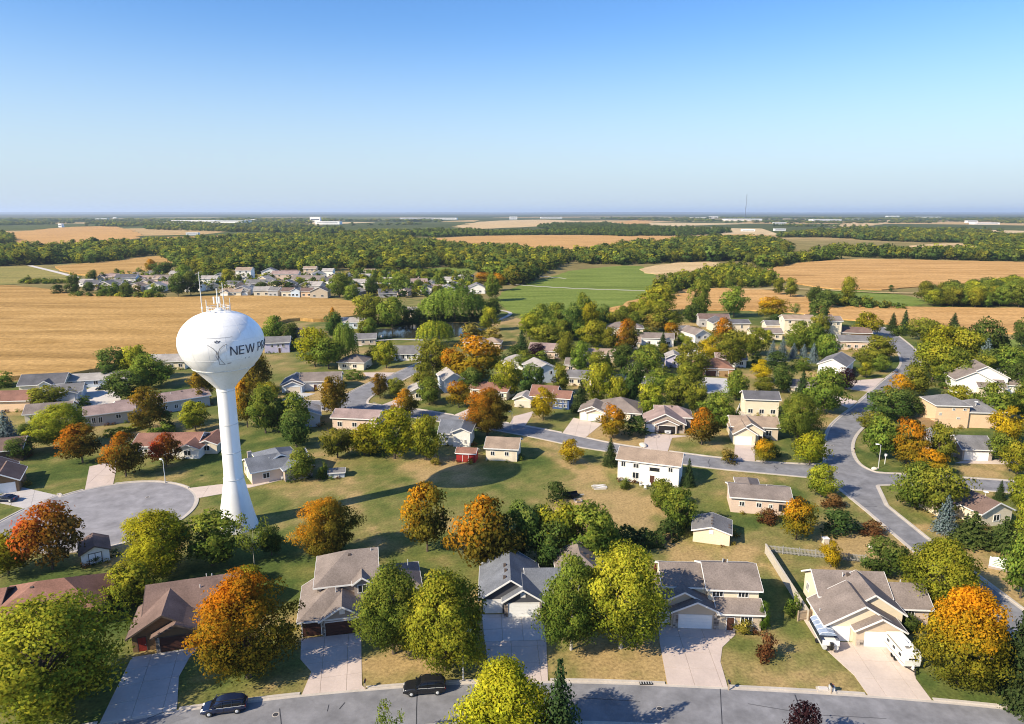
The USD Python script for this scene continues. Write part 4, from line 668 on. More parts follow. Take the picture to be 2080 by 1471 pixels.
# the estate beyond the corn: front row along the field, then rows behind it (pixel of the front corner, length in m, depth, eaves, roof, wall, ridge axis)
EST = [(448, 602, 18, 10, 3.4, 'tan', 'cream', 'x', 'cream long fronted house, leftmost in the front row behind the tower antennas'), (474, 601, 14, 12, 4.6, 'pale', 'grey', 'y', 'grey shaded house in the front row right of the tower antennas'), (516, 602, 15, 11, 4.6, 'pale', 'cream', 'x', 'cream house with small high windows in the front row of the far estate'), (545, 603, 9, 11, 4.8, 'grey', 'grey', 'x', 'narrow grey white house between two cream houses of the far front row'),
       (572, 604, 10, 10, 4.8, 'brown', 'cream', 'x', 'square cream house with yellow shrub in the far front row'), (591, 604, 8, 11, 5, 'slate', 'paleblue', 'y', 'small pale blue house right of the square cream house'), (611, 604, 10, 10, 4.6, 'brown', 'peach', 'x', 'peach walled house, second from the right in the far front row'), (630, 606, 15, 12, 5.2, 'dark', 'tan', 'y', 'tan house with large front gable at the right end of the far front row'),
       (480, 572, 16, 12, 10.5, 'tan', 'white', 'x', 'tallest white house at the back of the far estate'), (500, 586, 26, 14, 4, 'grey', 'taupe', 'x', 'broad grey roof behind the cream houses of the far estate'), (532, 566, 16, 12, 7, 'grey', 'white', 'y', 'white gable end of a tall house below the woods'), (552, 572, 28, 12, 7, 'pink', 'pinktan', 'x', 'wide pinkish house with blank wall below the woods'), (592, 576, 34, 14, 4, 'taupe', 'taupe', 'x', 'long taupe roof in the middle of the far estate'), (617, 562, 14, 10, 8, 'tan', 'tan', 'x', 'tan house standing alone against the dark woods'), (655, 562, 12, 10, 6, 'pale', 'white', 'x', 'white house with pinkish roof at the right back of the far estate'), (648, 580, 20, 12, 4, 'dark', 'white', 'x', 'dark roofed white house behind the tan gabled house'),
       (437, 572, 10, 14, 6, 'slate', 'grey', 'y', 'slate roofed house just right of the leftmost tower antenna'), (408, 580, 16, 11, 6, 'pale', 'white', 'x', 'white house left of the leftmost tower antenna'), (345, 568, 12, 10, 6, 'pale', 'white', 'x', 'white house at the upper left of the far estate'), (312, 575, 22, 12, 4.4, 'taupe', 'grey', 'x', 'olive grey roof near the corn at the left of the far estate'), (287, 575, 18, 11, 4, 'tan', 'pinktan', 'x', 'tan roofed house right of the dark roofed house'), (258, 575, 22, 12, 4, 'pink', 'pinktan', 'x', 'long pink roofed house in the left of the far estate'), (234, 577, 20, 13, 5.5, 'dark', 'white', 'x', 'dark roofed house with pale left gable in the far estate'),
       (160, 582, 12, 10, 4, 'pale', 'white', 'x', 'low white house at the left end of the far estate'), (200, 571, 20, 11, 4, 'pink', 'tan', 'x', 'tan roofed house behind the dark round tree'), (196, 589, 17, 12, 4, 'grey', 'grey', 'y', 'grey gabled house left of the dense green bush'), (246, 590, 10, 12, 4.4, 'taupe', 'white', 'y', 'white gabled house with sloping roof at the field edge'), (258, 594, 13, 12, 5, 'tan', 'pinktan', 'y', 'pinkish roofed house directly behind the dark spruce'), (280, 586, 13, 11, 4.5, 'tan', 'tan', 'y', 'small tan house right of the dark spruce'), (296, 593, 16, 12, 4.2, 'pale', 'white', 'y', 'bright white rounded gable house in the far front row left of the tower'), (326, 588, 13, 10, 4, 'pink', 'pinktan', 'x', 'pale pink roofed house right of the bright white gable'), (378, 592, 14, 10, 4, 'grey', 'white', 'x', 'white house hidden behind the dark trees left of the antennas'),
       (714, 586, 15, 12, 5, 'pale', 'white', 'x', 'white house left of the grey street loop'), (725, 573, 13, 11, 5, 'pale', 'cream', 'x', 'pale cream house behind the white house of the estate loop'), (740, 562, 16, 11, 5, 'tan', 'cream', 'x', 'cream house at the edge of the woods'), (773, 578, 11, 10, 4, 'pale', 'white', 'x', 'white house on the right of the grey street loop'), (843, 598, 15, 12, 4.4, 'grey', 'white', 'y', 'white gabled house with grey side behind the willows'), (862, 595, 16, 11, 4, 'pink', 'pinktan', 'x', 'pink roofed house behind the white gable near the willows'), (898, 577, 12, 10, 4, 'pale', 'white', 'x', 'small white house near the meadow and the woods'),
       (952, 597, 15, 16, 4.8, 'grey', 'white', 'y', 'white house with dark grey roof beside the golf course trees'), (822, 648, 9, 10, 4.6, 'pale', 'cream', 'x', 'cream house with dark openings above the pond')]
for px, py, L, D, hh, rf, wl, ax, lb in EST:
    L, D, hh = L * .8, D * .85, hh * .9
    ft = [('w', 0, 'F', L * .25, 1.0, 1.6, 1.3), ('w', 0, 'F', L * .7, 1.0, 1.6, 1.3)]
    if hh > 5.5: ft += [('w', 0, 'F', L * .3, hh - 2, 1.5, 1.3), ('w', 0, 'F', L * .7, hh - 2, 1.5, 1.3)]
    rr = random.Random(px * 7 + py)
    wings = [(0, 0, L, D, hh, .45, ax, '')]
    if rr.random() < .6 and L > 11: wings.append((L * rr.choice([.06, .55]), -2.5, L * .38, 6, min(hh, 3.2), .5, 'y', '')); ft.append(('g', 1, 'F', L * .19, min(4.6, L * .3), 2.1, WHITE, 1))
    house('house', lb, (px, py), rr.uniform(-10, 10), wings, wl, rf, ft)

ORD = 'first second third fourth fifth sixth seventh eighth ninth tenth eleventh twelfth thirteenth fourteenth fifteenth sixteenth seventeenth eighteenth nineteenth twentieth'.split()
ORD += ['twenty ' + o for o in ORD[:9]] + ['thirtieth'] + ['thirty ' + o for o in ORD[:9]]
rr = random.Random(92)
SMALL = sorted([(170, 590), (222, 583), (216, 568), (270, 566), (300, 562), (334, 578), (356, 582), (360, 560), (395, 565), (420, 590), (455, 585), (462, 566), (496, 596), (520, 580), (545, 586), (566, 590), (575, 562), (604, 588), (622, 592), (636, 568), (668, 572), (676, 590), (700, 570), (756, 588), (790, 566), (806, 600), (822, 575), (836, 586), (876, 585), (890, 600), (915, 590), (930, 572), (770, 605), (705, 600)])
for i, (px, py) in enumerate(SMALL):
    L, D, hh = rr.uniform(9, 13), rr.uniform(8, 10), rr.choice([2.8, 3.2, 4.6]); wl, rf = rr.choice(['cream', 'tan', 'grey', 'taupe', 'pinktan', 'white']), rr.choice(['taupe', 'grey', 'dark', 'pink', 'pale', 'brown'])
    wings = [(0, 0, L, D, hh, rr.uniform(.4, .6), rr.choice('xy'), '')]; ft = [('w', 0, 'F', L * .3, 1, 1.5, 1.2), ('w', 0, 'F', L * .7, 1, 1.5, 1.2)]
    house('house', f'small house with {rf} roof, {ORD[i]} from the left among the small estate houses', (px, py), rr.uniform(-25, 25), wings, wl, rf, ft)

# ------------------------------------------------------------------ trees: prototypes of every kind, then one thing per tree
stage.CreateClassPrim('/World/plants')
W0, H0 = 9.0, 10.0
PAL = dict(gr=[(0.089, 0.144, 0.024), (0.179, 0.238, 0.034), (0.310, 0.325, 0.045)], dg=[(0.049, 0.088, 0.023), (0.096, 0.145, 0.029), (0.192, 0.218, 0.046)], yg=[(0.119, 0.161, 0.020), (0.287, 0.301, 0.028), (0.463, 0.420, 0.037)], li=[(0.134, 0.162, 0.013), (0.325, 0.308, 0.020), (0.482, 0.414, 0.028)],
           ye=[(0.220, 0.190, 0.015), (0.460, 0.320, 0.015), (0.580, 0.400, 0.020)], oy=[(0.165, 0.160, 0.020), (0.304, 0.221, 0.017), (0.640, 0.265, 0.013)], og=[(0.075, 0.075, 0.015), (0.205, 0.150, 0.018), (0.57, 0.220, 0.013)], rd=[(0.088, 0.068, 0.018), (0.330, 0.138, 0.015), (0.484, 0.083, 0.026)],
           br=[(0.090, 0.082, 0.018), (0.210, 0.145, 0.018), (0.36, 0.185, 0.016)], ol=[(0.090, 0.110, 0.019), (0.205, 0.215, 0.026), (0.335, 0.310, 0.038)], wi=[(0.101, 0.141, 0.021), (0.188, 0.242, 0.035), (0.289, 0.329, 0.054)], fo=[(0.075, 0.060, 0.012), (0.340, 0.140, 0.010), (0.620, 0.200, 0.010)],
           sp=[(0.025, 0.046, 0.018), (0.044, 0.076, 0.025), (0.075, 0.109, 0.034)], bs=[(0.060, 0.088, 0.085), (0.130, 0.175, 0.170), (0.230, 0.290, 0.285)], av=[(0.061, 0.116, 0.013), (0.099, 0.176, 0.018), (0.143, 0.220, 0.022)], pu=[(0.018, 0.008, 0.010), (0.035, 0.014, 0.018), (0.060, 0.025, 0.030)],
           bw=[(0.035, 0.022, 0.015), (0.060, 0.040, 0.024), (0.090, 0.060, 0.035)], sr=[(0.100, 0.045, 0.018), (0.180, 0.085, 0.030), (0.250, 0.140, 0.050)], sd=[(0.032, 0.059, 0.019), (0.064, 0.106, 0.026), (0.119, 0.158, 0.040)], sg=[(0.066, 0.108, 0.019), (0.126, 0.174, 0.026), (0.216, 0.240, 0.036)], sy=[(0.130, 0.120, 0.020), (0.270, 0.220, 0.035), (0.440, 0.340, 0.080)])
def envelope(shape, t):
    """Crown radius (0 to 1) at the height t (0 to 1) of the crown."""
    t = np.clip(t, 0, 1)
    return {'round': np.sqrt(np.clip(1 - (2 * t - .95) ** 2 * .97, 0, 1)), 'oval': np.sin(np.pi * np.clip(t, 0.02, .99) ** .72) ** .62, 'vase': np.clip(.35 + 1.0 * t, 0, 1) * np.sqrt(np.clip(1 - np.maximum(0, t - .62) ** 2 / .15, 0, 1)),
            'cone': (1 - t) ** .85, 'column': np.clip(np.minimum((t + .05) * 6, (1.02 - t) * 2.6), 0, 1) ** .5, 'dome': np.sqrt(np.clip(1 - t ** 2, 0, 1)), 'airy': np.sin(np.pi * np.clip(t, .03, .98) ** .8) ** .8}[shape]
def leaf_cards(c, n, size, rg, droop=0.0):
    """Leaf sprays at the points c facing about n: two triangles each, with the directions kept outward."""
    k = len(c); nn = n + rg.normal(0, .55, (k, 3)); nn /= np.linalg.norm(nn, axis=1, keepdims=True) + 1e-9
    nn = np.where((nn * n).sum(1, keepdims=True) < 0, -nn, nn)
    a = np.cross(nn, rg.normal(0, 1, (k, 3))); a /= np.linalg.norm(a, axis=1, keepdims=True) + 1e-9; b = np.cross(nn, a)
    s = size * rg.uniform(.6, 1.35, (k, 1)); w = s * rg.uniform(.45, .8, (k, 1))
    v = np.stack([c - a * s, c - b * w * .9 + nn * s * .12, c + a * s, c + b * w], 1).reshape(-1, 3)
    i = np.arange(k)[:, None] * 4
    f = np.concatenate([i + [[0, 1, 2]], i + [[0, 2, 3]]]).reshape(-1, 3)
    sn = .33 * nn + .85 * n; sn /= np.linalg.norm(sn, axis=1, keepdims=True) + 1e-9
    return v, f, np.repeat(sn, 4, 0)
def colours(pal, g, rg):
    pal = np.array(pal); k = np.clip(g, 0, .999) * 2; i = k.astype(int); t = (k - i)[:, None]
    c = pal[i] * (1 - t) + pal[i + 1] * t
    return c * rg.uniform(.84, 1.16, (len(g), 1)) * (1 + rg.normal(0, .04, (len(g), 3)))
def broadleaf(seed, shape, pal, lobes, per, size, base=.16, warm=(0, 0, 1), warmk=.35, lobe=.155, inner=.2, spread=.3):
    """A crown of many branch clumps of leaf sprays, with gaps between them; warm is the side painted brighter, for turned leaves and sunlight alike."""
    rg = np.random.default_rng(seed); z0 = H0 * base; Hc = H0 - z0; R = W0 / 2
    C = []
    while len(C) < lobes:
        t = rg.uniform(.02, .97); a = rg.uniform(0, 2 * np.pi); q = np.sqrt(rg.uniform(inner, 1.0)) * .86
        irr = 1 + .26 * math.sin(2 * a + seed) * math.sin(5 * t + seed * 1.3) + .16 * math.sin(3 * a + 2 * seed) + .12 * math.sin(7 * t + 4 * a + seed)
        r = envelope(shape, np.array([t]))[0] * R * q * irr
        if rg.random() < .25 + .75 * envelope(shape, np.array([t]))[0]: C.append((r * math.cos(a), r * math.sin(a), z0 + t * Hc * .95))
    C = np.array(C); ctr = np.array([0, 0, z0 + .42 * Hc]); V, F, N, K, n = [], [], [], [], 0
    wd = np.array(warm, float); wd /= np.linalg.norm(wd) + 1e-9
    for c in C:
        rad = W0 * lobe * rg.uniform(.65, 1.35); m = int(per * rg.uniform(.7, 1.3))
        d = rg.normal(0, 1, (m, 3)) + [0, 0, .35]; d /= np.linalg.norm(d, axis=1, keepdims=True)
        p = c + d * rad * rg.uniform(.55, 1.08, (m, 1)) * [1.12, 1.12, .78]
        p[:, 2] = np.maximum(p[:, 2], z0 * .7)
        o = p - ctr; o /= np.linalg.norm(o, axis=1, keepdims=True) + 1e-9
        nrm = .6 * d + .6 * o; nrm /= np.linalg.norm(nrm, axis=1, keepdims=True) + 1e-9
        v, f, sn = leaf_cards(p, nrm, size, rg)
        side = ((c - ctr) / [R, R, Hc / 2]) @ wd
        g = .42 + warmk * side + rg.normal(0, spread * .5) + rg.normal(0, spread * .45, m)  # leaf colour carries both the autumn turn and a painted sunlit side
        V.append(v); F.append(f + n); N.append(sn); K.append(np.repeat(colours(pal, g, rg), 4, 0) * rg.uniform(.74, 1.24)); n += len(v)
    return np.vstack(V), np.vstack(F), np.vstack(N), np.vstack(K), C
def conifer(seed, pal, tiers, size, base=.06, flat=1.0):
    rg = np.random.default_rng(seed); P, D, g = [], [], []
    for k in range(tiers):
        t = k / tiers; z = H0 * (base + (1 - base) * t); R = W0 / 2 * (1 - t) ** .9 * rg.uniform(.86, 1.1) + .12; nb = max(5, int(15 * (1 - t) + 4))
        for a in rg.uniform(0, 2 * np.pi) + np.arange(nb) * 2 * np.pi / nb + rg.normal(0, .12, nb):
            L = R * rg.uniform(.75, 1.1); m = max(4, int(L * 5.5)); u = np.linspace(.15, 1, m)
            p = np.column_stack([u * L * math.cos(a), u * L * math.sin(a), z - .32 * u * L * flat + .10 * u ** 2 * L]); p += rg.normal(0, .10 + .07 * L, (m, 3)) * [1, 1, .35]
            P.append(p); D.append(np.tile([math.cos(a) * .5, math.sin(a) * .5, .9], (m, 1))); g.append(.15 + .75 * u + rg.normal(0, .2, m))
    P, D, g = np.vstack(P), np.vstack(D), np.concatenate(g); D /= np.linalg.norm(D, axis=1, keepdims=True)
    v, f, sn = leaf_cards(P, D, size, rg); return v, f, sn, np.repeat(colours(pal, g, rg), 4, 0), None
def willow(seed, pal, strands, size):
    rg = np.random.default_rng(seed); P, D, g = [], [], []
    for k in range(strands):
        a = rg.uniform(0, 2 * np.pi); q = math.sqrt(rg.uniform(.05, 1)); r = W0 / 2 * q; top = H0 * (.45 + .53 * math.sqrt(max(0, 1 - q * q * .95))) * rg.uniform(.88, 1); L = rg.uniform(.3, .75) * top if q > .5 else rg.uniform(.15, .3) * top
        m = int(L / .28); u = np.arange(m) / m; p = np.column_stack([np.full(m, r * math.cos(a)) * (1 + .08 * u), np.full(m, r * math.sin(a)) * (1 + .08 * u), top - u * L]) + rg.normal(0, .09, (m, 3))
        P.append(p); D.append(np.tile([math.cos(a) * .8, math.sin(a) * .8, .6], (m, 1))); g.append(np.full(m, rg.uniform(.1, .95)) - .25 * u)
    P, D, g = np.vstack(P), np.vstack(D), np.concatenate(g); D /= np.linalg.norm(D, axis=1, keepdims=True)
    v, f, sn = leaf_cards(P, D, size, rg); return v, f, sn, np.repeat(colours(pal, g, rg), 4, 0), None
def trunk_mesh(seed, C, r=.2, base=.16):
    rg = np.random.default_rng(seed + 99); mb = MB(); top = H0 * .72
    mid = [(0, 0, -.25), (.02, .02, H0 * base * .5), (rg.normal(0, .06), rg.normal(0, .06), H0 * base), (rg.normal(0, .2), rg.normal(0, .2), H0 * .45), (rg.normal(0, .3), rg.normal(0, .3), top)]
    mb.tube(mid, [r * 1.25, r, r * .9, r * .55, r * .12], 8)
    if C is not None:
        for c in C[rg.permutation(len(C))[:16]]:
            zb = min(c[2] * .8, H0 * rg.uniform(base, .5)); b = np.array([0, 0, zb]); m = (b * .45 + c * .55) + [0, 0, -.35]; mb.tube([b, m, c], [r * .4, r * .22, .03], 5)
    return mb
PROTO = {}
def proto(key, crown, trunk_r=.2, base=.16, bark=BARK, trunk=True):
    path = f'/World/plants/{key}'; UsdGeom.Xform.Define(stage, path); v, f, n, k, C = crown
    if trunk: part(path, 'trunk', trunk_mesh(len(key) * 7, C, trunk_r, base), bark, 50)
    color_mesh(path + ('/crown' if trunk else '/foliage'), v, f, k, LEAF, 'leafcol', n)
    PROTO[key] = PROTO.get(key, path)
LW = (-.75, -.15, .65)                                          # the sunward upper side: turned leaves and sunlit tone both painted in
for i in (0, 1, 2): proto(f'green_{i}', broadleaf(11 + i, ('round', 'oval', 'round')[i], PAL['gr'], 62, 84, .27))
for i in (0, 1): proto(f'dark_{i}', broadleaf(21 + i, ('round', 'oval')[i], PAL['dg'], 56, 80, .28))
for i in (0, 1, 2): proto(f'yellowgreen_{i}', broadleaf(31 + i, ('round', 'oval', 'round')[i], PAL['yg'], 62, 84, .27, warm=(-.4, -.2, .9)))
for i in (0, 1): proto(f'olive_{i}', broadleaf(41 + i, ('oval', 'round')[i], PAL['ol'], 56, 80, .27))
for i in (0, 1): proto(f'lime_{i}', broadleaf(51 + i, ('round', 'oval')[i], PAL['li'], 58, 84, .27, warm=(-.3, -.3, .9)))
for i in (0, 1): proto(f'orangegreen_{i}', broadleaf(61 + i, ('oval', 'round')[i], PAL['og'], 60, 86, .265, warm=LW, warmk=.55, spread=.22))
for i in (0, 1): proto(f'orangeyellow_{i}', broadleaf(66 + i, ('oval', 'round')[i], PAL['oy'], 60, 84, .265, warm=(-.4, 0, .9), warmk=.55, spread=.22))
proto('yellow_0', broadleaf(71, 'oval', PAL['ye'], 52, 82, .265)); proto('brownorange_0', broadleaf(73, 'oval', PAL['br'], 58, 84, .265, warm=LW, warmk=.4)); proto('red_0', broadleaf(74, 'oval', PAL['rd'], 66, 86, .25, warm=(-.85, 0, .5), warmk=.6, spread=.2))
proto('willow_0', willow(81, PAL['wi'], 420, .22), .13); proto('willow_1', willow(82, PAL['yg'], 400, .23), .13)
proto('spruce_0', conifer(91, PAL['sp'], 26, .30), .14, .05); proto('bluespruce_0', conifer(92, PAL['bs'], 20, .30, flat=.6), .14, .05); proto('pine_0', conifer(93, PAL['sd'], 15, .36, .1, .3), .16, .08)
proto('column_0', broadleaf(95, 'column', PAL['av'], 70, 60, .22, base=.01, lobe=.16, inner=.5), .1, .02); proto('purple_0', broadleaf(96, 'oval', PAL['pu'], 56, 62, .25, base=.08), .15, .08); proto('thin_0', broadleaf(97, 'airy', PAL['gr'], 38, 34, .24, base=.28, lobe=.12), .09, .28, BARK_PALE)
for i, (k, p) in enumerate((('green', 'sg'), ('dark', 'sd'), ('red', 'sr'), ('yellow', 'sy'))): proto(f'bush_{k}', broadleaf(101 + i, 'dome', PAL[p], 30, 46, .42, base=.02, lobe=.2), trunk=False)
# the big foreground trees get crowns of finer leaves
BIGL = dict(lobes=190, per=150, size=.128, lobe=.108)
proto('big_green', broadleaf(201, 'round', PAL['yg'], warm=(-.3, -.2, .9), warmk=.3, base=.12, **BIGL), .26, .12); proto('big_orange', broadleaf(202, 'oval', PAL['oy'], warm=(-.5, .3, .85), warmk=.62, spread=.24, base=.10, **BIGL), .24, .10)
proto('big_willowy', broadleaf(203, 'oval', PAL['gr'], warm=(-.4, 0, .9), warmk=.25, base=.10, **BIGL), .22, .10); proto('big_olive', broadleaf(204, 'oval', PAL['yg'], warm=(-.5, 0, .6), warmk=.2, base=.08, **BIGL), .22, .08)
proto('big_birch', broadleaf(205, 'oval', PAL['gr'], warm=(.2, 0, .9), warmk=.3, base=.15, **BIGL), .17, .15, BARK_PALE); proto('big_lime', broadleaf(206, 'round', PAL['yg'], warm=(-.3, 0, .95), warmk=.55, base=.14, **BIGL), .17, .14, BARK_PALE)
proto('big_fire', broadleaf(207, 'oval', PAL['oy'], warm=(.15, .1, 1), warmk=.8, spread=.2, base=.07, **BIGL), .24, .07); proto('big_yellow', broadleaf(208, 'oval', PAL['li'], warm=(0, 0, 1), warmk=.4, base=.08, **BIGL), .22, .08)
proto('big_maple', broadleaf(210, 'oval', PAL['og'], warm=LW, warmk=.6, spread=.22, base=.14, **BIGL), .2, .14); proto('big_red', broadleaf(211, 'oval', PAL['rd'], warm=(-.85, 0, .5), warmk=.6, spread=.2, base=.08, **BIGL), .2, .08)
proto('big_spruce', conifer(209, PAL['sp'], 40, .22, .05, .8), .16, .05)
KIND = {  # code: prototypes, name, category
    'G': (['green_0', 'green_1', 'green_2'], 'shade_tree', 'tree'), 'D': (['dark_0', 'dark_1'], 'shade_tree', 'tree'), 'Y': (['yellowgreen_0', 'yellowgreen_1', 'yellowgreen_2'], 'shade_tree', 'tree'), 'V': (['olive_0', 'olive_1'], 'shade_tree', 'tree'), 'L': (['lime_0', 'lime_1'], 'shade_tree', 'tree'),
    'O': (['orangegreen_0', 'orangegreen_1'], 'maple_tree', 'tree'), 'A': (['orangeyellow_0', 'orangeyellow_1'], 'maple_tree', 'tree'), 'E': (['yellow_0'], 'maple_tree', 'tree'), 'N': (['brownorange_0'], 'maple_tree', 'tree'), 'R': (['red_0'], 'maple_tree', 'tree'), 'W': (['willow_0'], 'willow_tree', 'tree'), 'w': (['willow_1'], 'willow_tree', 'tree'),
    'S': (['spruce_0'], 'spruce_tree', 'tree'), 'B': (['bluespruce_0'], 'blue_spruce_tree', 'tree'), 'P': (['pine_0'], 'pine_tree', 'tree'), 'C': (['column_0'], 'arborvitae', 'tree'), 'U': (['purple_0'], 'plum_tree', 'tree'), 'T': (['thin_0'], 'young_tree', 'tree'),
    'g': (['bush_green'], 'shrub', 'shrub'), 'd': (['bush_dark'], 'shrub', 'shrub'), 'r': (['bush_red'], 'shrub', 'shrub'), 'y': (['bush_yellow'], 'shrub', 'shrub')}
for k in ('big_green', 'big_orange', 'big_willowy', 'big_olive', 'big_birch', 'big_lime', 'big_fire', 'big_yellow', 'big_spruce'): KIND[k] = ([k], {'big_orange': 'maple_tree', 'big_fire': 'maple_tree', 'big_spruce': 'spruce_tree', 'big_birch': 'birch_tree', 'big_lime': 'birch_tree'}.get(k, 'shade_tree'), 'tree')
tree_rng = random.Random(5)
def plant(kind, cx, base, top, wpx, label, group=None, rot=None):
    """Stands where the photo shows its foot; height and width in metres follow from the top and width seen there."""
    g = G(cx, base); protos, name, cat = KIND[kind]
    hgt = max(.6, Zat(top, g[1])); wid = wpx * depth(g[0], g[1], hgt / 2) / FOC
    if kind not in 'gdry': hgt = max(hgt, wid * .7)
    if g[1] > 165 and base < 900: wid *= 1.14; hgt *= 1.08
    return plant_at(kind, g[0], g[1], wid, hgt, label, group, rot)
def plant_at(kind, x, y, wid, hgt, label, group=None, rot=None):
    protos, name, cat = KIND[kind]
    if wid > 10.5 and y < 190: protos = {'Y': ['big_olive', 'big_green'], 'L': ['big_yellow'], 'G': ['big_willowy', 'big_olive'], 'O': ['big_maple'], 'R': ['big_red']}.get(kind, protos)
    sq = tree_rng.uniform(.88, 1.14)
    turn = rot if rot is not None else (tree_rng.uniform(-25, 25) if kind in 'OARN' or kind.startswith('big') else tree_rng.uniform(0, 360))
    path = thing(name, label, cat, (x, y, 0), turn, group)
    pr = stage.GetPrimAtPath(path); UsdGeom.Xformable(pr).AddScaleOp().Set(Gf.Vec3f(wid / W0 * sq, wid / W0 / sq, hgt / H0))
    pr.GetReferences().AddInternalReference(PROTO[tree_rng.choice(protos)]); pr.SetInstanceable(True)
    return path
